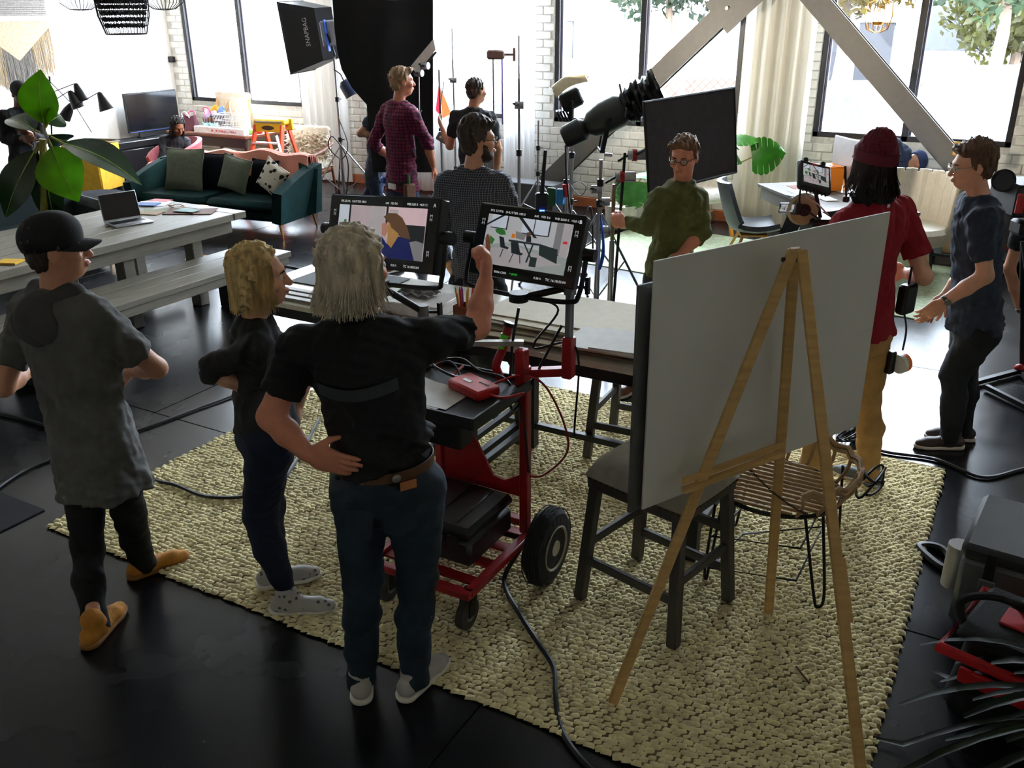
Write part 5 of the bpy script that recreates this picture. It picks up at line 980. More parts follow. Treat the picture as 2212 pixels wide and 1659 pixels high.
# red adapter box + papers + radio on the shelf
zs = SHZ + .011; c = V3((-1.80, 2.86, zs)); t = T('red_splitter', 'red electronic splitter box on the cart shelf', 'device', c, -.35); B().box((0, 0, .022), (.20, .12, .044), bev=.008).build('housing', mat('splitter_red', (190, 40, 38), .45), t, world=False); B().box((-.03, -.01, .0445), (.05, .018, .002)).build('white_label', wht, t, world=False)
for k in range(4): B().cyl((.02 + .015 * k, .02, .044), (.02 + .015 * k, .02, .046), .006, n=8).build('button', mat('splitter_dark', (90, 20, 20), .5), t, world=False)
B().tube(spline([(.1, 0, .02), (.16, .02, .02), (.2, .1, .03)]), .006, 6).build('plug_lead', redp, t, world=False); B().tube(spline([(-.1, 0, .02), (-.16, .02, .02), (-.2, .1, .03)]), .006, 6).build('plug_lead', redp, t, world=False)
for k in range(3): sheet('script_page', 'white script page fanned on the cart shelf', 'paper', (-1.98 + .02 * k, 2.76, zs + .0008 * k), .28, .215, (206, 203, 198), -.25 + .12 * k, .0007, group='script pages on the cart shelf')
cable('cart_cables', 'tangle of black video cables on the cart shelf', [V3((-2.1, 2.95, zs + .012)), V3((-2.0, 2.99, zs + .05)), V3((-1.92, 2.94, zs + .015)), V3((-1.97, 2.90, zs + .04)), V3((-2.06, 2.95, zs + .05)), V3((-1.95, 3.0, zs + .07)), V3((-1.83, 2.96, zs + .05)), V3((-1.72, 2.99, zs + .02)), V3((-1.66, 3.02, .8)), V3((-1.62, 3.0, .55))], .006)
cable('red_cable', 'thin red cable looping off the cart shelf', [V3((-1.75, 2.93, zs + .02)), V3((-1.66, 3.0, zs + .05)), V3((-1.58, 3.06, zs)), V3((-1.52, 3.13, .75)), V3((-1.5, 3.12, .62)), V3((-1.58, 3.06, .52)), V3((-1.66, 3.05, .5))], .005, redp)
# monitors
scr_mats = {k: mat('screen_' + k, rgb, .3, emit=e, var=.05, scale=4) for k, rgb, e in (('white', (232, 226, 232), 0.085), ('curtain', (206, 190, 196), 0.140), ('pink', (236, 206, 214), 0.150), ('sky', (214, 222, 236), 0.165), ('blue', (28, 40, 110), 0.110), ('hair', (110, 80, 56), 0.125), ('blond', (196, 150, 90), 0.125), ('skin', (206, 150, 130), 0.125), ('dark', (40, 46, 54), 0.095), ('grey', (150, 150, 154), 0.125), ('floor', (176, 186, 184), 0.140), ('teal', (50, 66, 68), 0.095), ('green', (60, 130, 60), 0.125), ('orange', (240, 140, 40), 0.140), ('wall', (206, 208, 212), 0.140), ('black', (8, 8, 10), 0.005), ('text', (226, 226, 230), 0.220), ('lime', (60, 220, 80), 0.220), ('red', (214, 60, 60), 0.165))}
SK = list(scr_mats); SM_ = [scr_mats[k] for k in SK]
def picture(par, o, x, y, w, h, n, polys, name='screen_image'):
    b = B(); o, x, y, n = V3(o), V3(x), V3(y), V3(n)
    for i, (k, pts) in enumerate(polys):
        b.cur = SK.index(k); P = [o + x * (u - .5) * w + y * (.5 - v) * h + n * (.0004 * (i + 1)) for u, v in pts]; b.add(P, [tuple(range(len(P)))[::-1]])
    return b.build(name, SM_, par, smooth=0)
rect = lambda a, b_, c, d: [(a, b_), (c, b_), (c, d), (a, d)]
picA = [('curtain', rect(0, 0, 1, 1)), ('sky', rect(0, 0, .12, .42)), ('green', rect(.07, .3, .1, .42)), ('dark', rect(.125, 0, .145, .45)), ('grey', [(0, .44), (.2, .46), (.3, 1), (0, 1)]), ('white', rect(.38, 0, .55, 1)), ('dark', rect(.56, 0, .585, .4)), ('pink', rect(.585, 0, 1, .33)), ('white', rect(.6, .05, .7, .28)), ('dark', rect(.66, .33, 1, .36)), ('dark', [(.76, .36), (1, .36), (1, .72), (.84, .66)]), ('grey', [(.84, .66), (.92, .62), (1, .66), (1, 1), (.88, 1)]),
        ('hair', [(.54, .2), (.6, .12), (.68, .12), (.75, .2), (.82, .4), (.86, .6), (.78, .62), (.7, .5)]), ('blue', [(.54, .58), (.6, .72), (.72, .56), (.84, .6), (.92, 1), (.56, 1)]), ('skin', [(.53, .34), (.57, .3), (.62, .42), (.58, .6), (.54, .56)]), ('blond', [(.6, .3), (.7, .35), (.73, .55), (.66, .8), (.61, .72)]), ('hair', [(.58, .16), (.66, .13), (.74, .34), (.72, .5), (.64, .4)])]
picB = [('wall', rect(0, 0, 1, .62)), ('sky', rect(.05, 0, .24, .26)), ('sky', rect(.42, 0, .74, .3)), ('dark', [(0, .24), (.0, .2), (.16, 0), (.2, 0)]), ('dark', [(.36, 0), (.41, 0), (.62, .36), (.58, .36)]), ('dark', rect(.235, 0, .25, .28)), ('dark', rect(.05, .255, .25, .275)), ('dark', rect(.42, .29, .74, .31)), ('dark', rect(.735, 0, .75, .3)), ('dark', rect(.56, 0, .57, .3)), ('grey', rect(.82, 0, .9, .62)), ('white', rect(.9, 0, 1, .9)),
        ('floor', [(0, .64), (.3, .52), (1, .66), (1, 1), (0, 1)]), ('white', [(0, .72), (.4, .56), (.95, .8), (.5, 1), (.2, 1), (0, .9)]), ('teal', [(.66, .46), (.88, .52), (.9, .8), (.68, .68)]), ('teal', rect(.3, .46, .66, .5)), ('teal', [(.58, .5), (.6, .5), (.56, .86), (.54, .86)]), ('teal', [(.48, .5), (.5, .5), (.62, .8), (.6, .8)]), ('dark', [(.18, .42), (.24, .44), (.27, .6), (.32, .62), (.31, .66), (.22, .64)]), ('dark', [(.33, .5), (.42, .5), (.46, .68), (.5, .7), (.48, .74), (.36, .72)]), ('dark', [(.25, .66), (.26, .66), (.24, .84), (.23, .84)]), ('dark', [(.38, .72), (.39, .72), (.36, .92), (.35, .92)]), ('dark', [(.46, .74), (.47, .74), (.49, .9), (.48, .9)]), ('teal', rect(.59, .74, .67, .93)), ('green', [(.12, .3), (.18, .26), (.24, .3), (.26, .38), (.2, .4), (.14, .36)]), ('green', [(.02, .5), (.08, .44), (.14, .5), (.12, .6), (.04, .6)]), ('orange', rect(.33, .34, .37, .42)), ('grey', [(.37, .28), (.5, .32), (.48, .44), (.38, .42)]), ('dark', [(.5, .3), (.53, .28), (.56, .36), (.57, .46), (.51, .46)]), ('hair', [(.5, .28), (.54, .26), (.55, .34), (.51, .36)]), ('red', rect(.93, .35, .98, .4))]
def monitor(lab, px, s0, pics, letter, pole_px, topm, th=.055):
    c, x, y, n, w, h = quad_fit(px, s0); t = T('field_monitor', lab, 'monitor', c - y * h / 2); R_ = np.stack([x, y, n], 1)
    hs = B().box(c - n * th / 2, (w, h, th), R_, bev=.006).build('housing', blk, t); B().box(c - n * th / 2 + y * (h / 2 + .001), (w * .98, .003, th * .9), R_).build('top_plate', topm, hs)
    B().box(c + n * .0005, (w * .985, h * .975, .001), R_).build('bezel_glass', mat('bezel_glass', (9, 9, 11), .2), hs)
    iw, ih = w * .80, h * .70; ic = c + y * h * .01 + n * .0012; picture(t, ic, x, y, iw, ih, n, pics)
    tm = scr_mats['text']; tz = n * .0016
    def tx(s, u, v, sz, m=tm): text(s, c + x * (u - .5) * w + y * (.5 - v) * h + tz, x, y, sz, m, t)
    k = h / .30
    tx('FPS 23.976   SHUTTER 180.0', .11, .105, .0135 * k); tx('640   ND 0.6', .53, .105, .0135 * k); tx('WB 5600 K  +0.0 CC', .72, .105, .0135 * k); tx(letter, .945, .115, .022 * k)
    tx('A242C03   B006 C006', .13, .945, .0125 * k); tx('* 07:07', .40, .945, .0125 * k, scr_mats['lime']); tx('0:26 h', .63, .945, .0135 * k); tx('TC 16:18:55:04', .74, .945, .0145 * k)
    for yy_ in (.24, .29, .72, .76): tx('[=]', .045, yy_, .012 * k); tx('[=]', .925, yy_, .012 * k)
    # yoke
    ya, yb = c - x * (w / 2 + .02) - n * th / 2, c + x * (w / 2 + .02) - n * th / 2; dn_ = -y * (h / 2 + .05)
    B().tube(spline([ya, ya + dn_ * .8, ya + dn_ + x * .04, (ya + yb) / 2 + dn_ * 1.05, yb + dn_ - x * .04, yb + dn_ * .8, yb], 6), .010, 8).build('yoke', blkm, t)
    for e, s in ((ya, -1), (yb, 1)): B().cyl(e - x * s * .012, e + x * s * .035, .026, n=18).build('yoke_knob', blkm, t)
    m0 = (ya + yb) / 2 + dn_ * 1.05; return t, m0, x, y, c - n * th / 2 + y * (h / 2 + .003) + x * w * .06
capm = mat('monitor_top_light', (196, 192, 180), .4)
mB, b0, bx, by, bn = monitor('field monitor marked B showing the office set', [(1023, 437), (1250, 467), (1255, 626), (1027, 588)], 3.52, picB, 'B', None, capm)
mA, b1, ax2, ay2, an2 = monitor('field monitor marked A showing a woman holding her head', [(706, 420), (941, 431), (948, 594), (712, 566)], 3.60, picA, 'A', None, mat('monitor_top_dark', (60, 60, 62), .5))
for mt, m0, base, lab in ((mB, b0, a1_ + UPV * .10, 'B'), (mA, b1, V3((-2.12, 2.98, SHZ + .01)), 'A')):
    B().cyl(m0 - UPV * .02, m0 + UPV * .015, .04, n=14).build('yoke_socket', blkm, mt); mid = V3((base[0], base[1], base[2] + .28)); B().cyl(base, mid, .018, n=12).build('pole', chrome, mt); B().cyl(mid - UPV * .02, m0 - UPV * .01, .015, n=12).build('pole', blkm, mt); B().cyl(mid - UPV * .05, mid + UPV * .01, .026, n=12).build('collar', chrome, mt)
    B().bar(mid - UPV * .02 + R0 * .02, mid - UPV * .02 + R0 * .07, .012).build('t_bolt', blkm, mt); B().bar(mid - UPV * .05 + R0 * .07, mid + UPV * .02 + R0 * .07, .022, .014).build('t_handle', blkm, mt)
B().tube(spline([b0 - UPV * .05, b0 - UPV * .25 - R0 * .03, b0 - UPV * .5 - R0 * .02, a1_ + UPV * .2 - R0 * .03]), .006, 6).build('video_cable', blkm, mB); B().tube(spline([b0 + R0 * .05, b0 + R0 * .16 - UPV * .06, b0 + R0 * .06 - UPV * .22, a1_ + UPV * .1 + R0 * .03, a1_ - UPV * .3 + R0 * .03]), .005, 6).build('video_cable', blkm, mB)
B().bar(b0 - UPV * .20 - R0 * .22, b0 - UPV * .20 + R0 * .02, .03, .02).build('cross_arm', mat('arm_silver', (170, 168, 160), .4, .5), mB)
# wireless receiver with tall antenna on the monitor
q = bn + UPV * .036 - FG * .03; t = T('wireless_receiver', 'black wireless video receiver with a tall antenna on the monitor top', 'receiver', q); B().box(q - UPV * .0 + FG * .03, (.05, .04, .07), np.stack([R0, FG, UPV], 1), bev=.006).build('receiver_body', blk, t); B().cyl(q + UPV * .03 + FG * .03, q + UPV * .20 + R0 * .012 + FG * .03, .009, .007, 8).build('antenna', blk, t); B().box(q - FG * .0 - UPV * .03, (.02, .003, .006), np.stack([R0, FG, UPV], 1)).build('status_light', mat('led_blue', (60, 90, 255), .3, emit=3), t)
# ================================================================== STOOLS
def stool(lab, p, rz_, grp=None):
    t = T('bar_stool', lab, 'stool', p, rz_); wd = mat('stool_wood', (58, 54, 52), .55, var=.15, scale=7, stretch=(6, 6, 1)); w, d, h = .46, .40, .66
    pad = B().grid(lambda u, v: ((u - .5) * (w + .03) * (1 - .03 * (2 * v - 1) ** 2), (v - .5) * (d + .03) * (1 - .03 * (2 * u - 1) ** 2), h - .055 + .09 * (max(0, 1 - (2 * u - 1) ** 6) * max(0, 1 - (2 * v - 1) ** 6)) ** .5), 20, 20).build('seat_pad', mat('grey_upholstery', (150, 144, 132), .85, bump=.25, bscale=300), t, world=False)
    B().box((0, 0, h - .085), (w, d, .06), bev=.006).build('seat_frame', wd, t, world=False); nl = mat('antique_nail', (70, 58, 44), .35, .8)
    b = B()
    for k in range(16):
        for y in (-1, 1): b.ell((-w / 2 + w * (k + .5) / 16, y * (d / 2 + .005), h - .063), (.009, .006, .009), n=6, m=4)
        for x in (-1, 1): b.ell((x * (w / 2 + .005), -d / 2 + d * (k + .5) / 16, h - .063), (.006, .009, .009), n=6, m=4)
    b.build('nail_trim', nl, pad, world=False, kind='stuff')
    C_ = {}
    for sx_ in (-1, 1):
        for sy_ in (-1, 1):
            a = V3((sx_ * (w / 2 - .03), sy_ * (d / 2 - .03), h - .08)); e = V3((sx_ * (w / 2 + .01), sy_ * (d / 2 + .01), .0)); C_[(sx_, sy_)] = (a, e); B().bar(a, e + UPV * .001, .045, .045, hint=(1, 0, 0), bev=.004).build('leg', wd, t, world=False)
    P_ = lambda k, z: C_[k][1] + (C_[k][0] - C_[k][1]) * (z / (h - .08))
    for a, e, z in (((-1, -1), (1, -1), .20), ((-1, 1), (1, 1), .36), ((-1, -1), (-1, 1), .28), ((1, -1), (1, 1), .28), ((-1, 1), (1, 1), .16)): B().bar(P_(a, z), P_(e, z), .022, .04, hint=(0, 0, 1), bev=.003).build('rung', wd, t, world=False)
    return t
stool('grey padded bar stool with nailhead trim in front of the easel board', (-1.065, 3.115, RT), -.24)
stool('grey padded bar stool tucked under the worktable by the cards', (-1.66, 4.42, RT), .05)
stool('grey padded bar stool beyond the man in jeans', (-2.62, 3.35, RT), .1)
# ================================================================== EASEL AND BOARDS
pine = mat('easel_pine', (196, 158, 98), .6, var=.14, scale=6, stretch=(1, 1, 9)); 
fL, fR, fB = at(1323, 1518, RT), at(1862, 1690, RT), at(1660, 1322, RT); ap = ats(1722, 540, 2.92)
es = T('wooden_easel', 'tall pine tripod easel with a narrow ledge', 'easel', (fL + fR + fB) / 3)
B().bar(fL, ap - R0 * .012, .036, .022, hint=FG, bev=.003).build('leg', pine, es); B().bar(fR, ap + R0 * .015, .036, .022, hint=FG, bev=.003).build('leg', pine, es); B().bar(fB, ap + FG * .03 + R0 * .002, .036, .022, hint=FG, bev=.003).build('leg', pine, es)
dl = ap - fR; B().bar(fR + dl * .30 + R0 * .016, fR + dl * .42 + R0 * .016, .036, .022, hint=FG, bev=.003).build('leg_splice', pine, es)
B().cyl(ap - UPV * .03 - R0 * .05 - FG * .01, ap - UPV * .03 + R0 * .03, .008, n=8).build('wing_bolt', blkm, es)
l0, l1 = ats(1475, 1060, sdist(fL) + .12), ats(1692, 978, sdist(fL) + .30); B().bar(l0, l1, .030, .018, hint=UPV, bev=.003).build('ledge', pine, es); B().bar(l0 + UPV * .028 + FG * .015, l1 + UPV * .028 + FG * .015, .014, .024, hint=UPV, bev=.002).build('ledge_lip', pine, es)
ch0, ch1 = ats(1620, 1015, 2.95), ats(1788, 1130, 2.72); b = B()
for k in range(34):
    u = (k + .5) / 34; p = ch0 + (ch1 - ch0) * u - UPV * .03 * math.sin(u * math.pi); dd_ = (ch1 - ch0) / np.linalg.norm(ch1 - ch0); s_ = UPV if k % 2 else FG; b.tube([p + dd_ * .008 * math.cos(a) + s_ * .004 * math.sin(a) for a in np.linspace(0, 6.28, 9)[:-1]], .0016, 4, True)
b.build('chain', mat('dark_chain', (60, 54, 44), .4, .8), es, kind='stuff')
bc, bx_, by_, bn_, bw_, bh_ = quad_fit([(1447, 560), (1945, 455), (1830, 925), (1355, 1110)], 3.06); print('BOARD', bc, bw_, bh_, bn_, sdist(bc - by_ * bh_ / 2), sdist(bc + by_ * bh_ / 2))
foam = mat('foam_board', (214, 213, 208), .7, var=.03, scale=3)
t = T('foam_board', 'big blank white foam board resting on the pine easel', 'board', bc - by_ * bh_ / 2); B().box(bc, (bw_, bh_, .008), np.stack([bx_, by_, bn_], 1), bev=.001).build('board_face', foam, t)
g0 = bc - bn_ * .035 - bx_ * .05 - by_ * .05; B().box(g0, (bw_ * .97, bh_ * .93, .012), np.stack([bx_, by_, bn_], 1), bev=.001).build('grey_board', mat('grey_board', (92, 94, 92), .7, var=.05), label='dark grey board standing behind the white foam board', cat='board')
# ================================================================== HAIRPIN CHAIR BEHIND THE EASEL
t = T('rattan_chair', 'rattan tub chair on black hairpin legs behind the easel', 'chair', (-.42, 3.72, RT)); hp = mat('hairpin_black', (20, 20, 21), .4, .5); rat = mat('rattan', (170, 136, 92), .6, var=.15)
SH = sdist((-.42, 3.72, 0)); JH = lambda x, y, d=0: ats(x, y, SH + d)
LG = [((1757, 985), (1765, 1310), (1797, 985), -.25), ((1805, 945), (1800, 1180), (1830, 945), .18), ((1620, 1015), (1588, 1135), (1600, 1015), .12), ((1545, 1090), (1525, 1250), (1560, 1090), -.15)]
for a, m_, c_, dd in LG:
    A_, C2 = JH(*a, dd), JH(*c_, dd); A_[2] = C2[2] = .46; M_ = at(m_[0], m_[1], RT + .008); k = (A_ + C2) / 2; w_ = (C2 - A_); B().tube(spline([A_, M_ - w_ * .3 + UPV * .06, M_, M_ + w_ * .3 + UPV * .06, C2], 8), .0065, 8).build('hairpin_leg', hp, t)
sc_ = (sum((V3(JH(*q[0], q[3])) for q in LG), V3((0, 0, 0))) / 4); sc_[2] = .47
B().tube([sc_ + V3((.27 * math.cos(a), .25 * math.sin(a), 0)) for a in np.linspace(0, 6.28, 33)[:-1]], .010, 8, True).build('seat_ring', hp, t); b = B()
for k in range(-6, 7): y = k * .037; w_ = .26 * math.sqrt(max(0, 1 - (y / .25) ** 2)); b.tube([sc_ + V3((-w_, y, .012)), sc_ + V3((w_, y, .012))], .008, 6)
b.build('seat_weave', rat, t)
for k in range(15):
    a = math.radians(-60 + k * 300 / 14 * .9); p0 = sc_ + V3((.27 * math.cos(a), .25 * math.sin(a), .0)); p1 = sc_ + V3((.33 * math.cos(a), .31 * math.sin(a), .12)); B().tube(spline([p0, (p0 + p1) / 2 + V3((.01, 0, 0)), p1]), .008, 6).build('spindle', rat, t)
for h_, r_ in ((.12, .33), (.14, .335)): B().tube([sc_ + V3((r_ * math.cos(a), (r_ - .02) * math.sin(a), h_ + .012 * math.sin(a * 18))) for a in np.linspace(math.radians(-62), math.radians(212), 40)], .011, 6).build('top_rail', rat, t)
for z_ in (.14, .30):
    Pp = [JH(*LG[0][0], -.25), JH(*LG[1][0], .18), JH(*LG[2][0], .12), JH(*LG[3][0], -.15)]
    Pp = [V3((p[0] * (1) , p[1], z_)) for p in Pp]; B().tube(Pp, .005, 6, True).build('tie_rod', hp, t)
B().tube([sc_ + V3((.36 + .05 * math.cos(a) , .05 + .08 * math.sin(a * 2.1), .10 + .05 * math.sin(a * 1.3))) for a in np.linspace(0, 14, 60)], .006, 5).build('wire_coil', hp, t)
# ================================================================== CABLES ON THE FLOOR
cable('floor_cable', 'thick black cable snaking over the jute rug to the camera side', [V3((-1.66, 3.0, .16)), V3((-1.69, 2.9, RT + .01)), at(1125, 1330, RT + .01), at(1160, 1385, RT + .01), at(1195, 1440, RT + .01), at(1200, 1500, RT + .008), at(1205, 1545, .012), at(1225, 1600, .012), at(1280, 1665, .012), at(1400, 1760, .012)], .011)
cable('floor_cable', 'black cable curving over the rug behind the man in the cap', [at(-40, 885, .012), at(70, 910, .012), at(200, 960, .012), at(318, 1030, .012), at(380, 1048, RT + .01), at(445, 1072, RT + .01), at(530, 1072, RT + .01), at(600, 1050, RT + .01), at(660, 960, RT + .01), at(690, 905, RT + .01)], .010)
cable('floor_cable', 'thin black cable crossing the concrete behind the blonde woman', [at(-30, 1070, .01), at(85, 1002, .01), at(320, 922, .01), at(420, 885, .01), at(515, 850, .01), at(640, 800, .01)], .008)
cable('floor_cable', 'black cable running from the rug past the dark boots', [at(1790, 905, .012), at(1850, 950, .012), at(1910, 975, .012), at(2020, 992, .012), at(2120, 1030, .012), at(2200, 1015, .012), at(2260, 1000, .012)], .010)
cable('floor_cable', 'black cable along the concrete beyond the bench', [at(560, 560, .01), at(620, 575, .01), at(700, 590, .01), at(780, 600, .01)], .009)
b = B().tube([at(1835 + 28 * math.cos(a * 1.1), 935 + 18 * math.sin(a), .02 + .012 * (k % 9)) for k, a in enumerate(np.linspace(0, 30, 110))], .007, 5); b.build('cable_coil', mat('cable_black'), label='coil of black cable on the concrete behind the rattan chair', cat='cable')
cable('twig', 'thin brown twig lying on the jute rug', [at(1720, 1440, RT + .004), at(1732, 1455, RT + .008), at(1748, 1476, RT + .004)], .004, mat('twig_brown', (96, 56, 30), .8), cat='twig')
# ================================================================== LOWER RIGHT: CASE, BAG, GRASSY PLANT
cc = V3((.33, 3.80, 0)); t = T('flight_case', 'grey metal flight case with black straps beside the rug', 'case', cc, -.1); gm = mat('trunk_grey', (120, 124, 128), .35, .6)
B().box((0, 0, .17), (.5, .5, .32), bev=.02).build('case_body', gm, t, world=False); B().box((0, 0, .36), (.51, .51, .07), bev=.02).build('case_lid', mat('trunk_dark', (36, 38, 42), .5), t, world=False)
for s in (-1, 1): B().box((s * .14, -.256, .2), (.04, .01, .36), bev=.002).build('strap', blk, t, world=False); B().box((s * .14, -.262, .24), (.06, .012, .05), bev=.004).build('buckle', gm, t, world=False)
B().cyl((-.27, -.1, .1), (-.27, -.1, .3), .05, n=14).build('side_tube', alu, t, world=False)
B().tube(spline([cc + V3((-.2, -.3, .03)), at(2050, 1200, .02), at(1985, 1180, .015), at(2035, 1225, .015), at(2075, 1225, .02)]), [.018] * 33, 6).build('carry_strap', blk, label='loose black carry strap on the concrete beside the flight case', cat='strap')
bg0 = V3((.42, 3.17, 0)); t = T('gear_bag', 'black gear bag with red zip panels behind the grassy plant', 'bag', bg0, -.25); bb = mat('bag_black', (16, 16, 18), .8, bump=.3, bscale=120); rr = mat('bag_red', (190, 16, 28), .6)
B().grid(lambda u, v: (.40 * math.cos(u * 6.2832) * (abs(math.cos(u * 6.2832)) + .0001) ** -.45 * (1 - .12 * v) * .8, .26 * math.sin(u * 6.2832) * (abs(math.sin(u * 6.2832)) + .0001) ** -.45 * (1 - .15 * v) * .85, .30 * v), 40, 8, .01).build('bag_body', bb, t, world=False)
B().box((0, 0, .31), (.60, .38, .05), bev=.02).build('bag_lid', bb, t, world=False); B().tube([(.33 * a, .23 * d, .26) for a, d in ((-1, -1), (1, -1), (1, 1), (-1, 1))], .022, 8, True).build('red_piping', rr, t, world=False)
for s in (-1, 1): B().box((0, s * .245, .2), (.5, .02, .06), bev=.006).build('red_panel', rr, t, world=False)
B().tube(spline([(-.30, -.1, .30), (-.33, -.06, .37), (-.24, 0, .40), (-.1, .05, .37)]), .016, 8).build('handle', bb, t, world=False); B().box((-.05, 0, .34), (.3, .12, .012), bev=.004).build('red_flap', rr, t, world=False)
gp = V3((.70, 2.86, 0)); t = T('grassy_plant', 'dark green plant with long arching strap leaves in the corner', 'plant', gp); B().lathe([(.15, 0), (.2, .04), (.23, .30), (.21, .30), (.18, .26), (0, .26)], gp, n=22).build('pot', mat('pot_charcoal'), t)
gl_ = [mat('strap_leaf_a', (14, 30, 14), .5, var=.3, spec=.2), mat('strap_leaf_b', (24, 36, 20), .5, var=.3, spec=.25)]; rn = random.Random(21)
for k in range(150):
    a = rn.uniform(0, 6.283); Ln = rn.uniform(.45, .95); el = rn.uniform(.25, 1.3); d = V3((math.cos(a), math.sin(a), 0)); P = [gp + UPV * .27 + d * .03]
    for i in range(1, 9): u = i / 8; P.append(gp + UPV * (.27 + Ln * (math.sin(el) * u - .75 * u * u * (.4 + .6 * math.cos(el)))) + d * (.03 + Ln * math.cos(el) * u))
    for p in P: p[2] = max(p[2], .02)
    w = rn.uniform(.012, .022); s = np.cross(d, UPV); b = B(); V = []
    for i, p in enumerate(P): ww = w * math.sin(math.pi * (.15 + .85 * (1 - i / 8) ** .7)) + .0008; V += [p - s * ww + UPV * ww * .4, p, p + s * ww + UPV * ww * .4]
    b.add(V, [(i * 3 + j, i * 3 + j + 1, i * 3 + j + 4, i * 3 + j + 3) for i in range(8) for j in range(2)]); b.build('leaf', gl_[k % 2], t)
# ================================================================== RIGHT EDGE: CAMERA ON STICKS
g = at(2225, 830); S5 = sdist(g); t = T('cinema_camera', 'black cinema camera on a heavy tripod at the right edge', 'camera', g)
J5 = lambda x, y, d=0: ats(x, y, S5 + d); tp = J5(2215, 500); B().box(J5(2205, 425), (.24, .34, .2), np.stack([R0, FG, UPV], 1), bev=.015).build('camera_body', blk, t); B().cyl(J5(2168, 390, -.05), J5(2168, 390, .1), .07, n=20).build('lens', blk, t); B().cyl(J5(2168, 390, -.055), J5(2168, 390, -.05), .06, n=20).build('lens_glass', mat('lens_glass', (20, 26, 40), .05), t)
B().box(J5(2204, 440, -.2), (.05, .02, .12), np.stack([R0, FG, UPV], 1), bev=.006).build('red_module', redp, t); B().box(J5(2215, 490), (.14, .16, .10), np.stack([R0, FG, UPV], 1), bev=.02).build('fluid_head', blkm, t)
for k, (x, y) in enumerate(((2205, 800), (2255, 860), (2240, 700))):
    e = at(x, y); e[2] = .03; top_ = J5(2212, 520); o = B().cyl(top_, (top_ + e) / 2, .022, n=10).build('tripod_leg', blkm, t); B().cyl((top_ + e) / 2, e, .016, n=10).build('leg_extension', mat('carbon', (40, 38, 40), .4), o)
B().bar(at(2100, 828, .03), at(2205, 800, .03), .035, .03).build('spreader_arm', blkm, t); B().bar(at(2205, 800, .03), at(2260, 870, .03), .035, .03).build('spreader_arm', blkm, t); B().bar(at(2130, 835, .03), at(2240, 890, .03), .03, .03).build('spreader_arm', blkm, t); B().ell(at(2202, 795, .05), (.035, .035, .03)).build('red_foot', redp, t)
# small shelf plant behind the camera
p = V3((.52, 9.98, CZ)); t = T('potted_grass', 'small bright green grass in a pot on the black console', 'plant', p); B().lathe([(.06, 0), (.08, .12), (.07, .12), (.0, .1)], p, n=16).build('pot', wht, t); b = B()
for k in range(40): a = k * 2.4; r_ = .06 * (k / 40) ** .5; q = p + V3((r_ * math.cos(a), r_ * math.sin(a), .11)); b.tube([q, q + V3((.02 * math.cos(a), .02 * math.sin(a), .1)), q + V3((.05 * math.cos(a), .05 * math.sin(a), .15))], [.004, .003, .001], 4)
b.build('blades', mat('fresh_grass', (90, 170, 50), .5), t, kind='stuff')
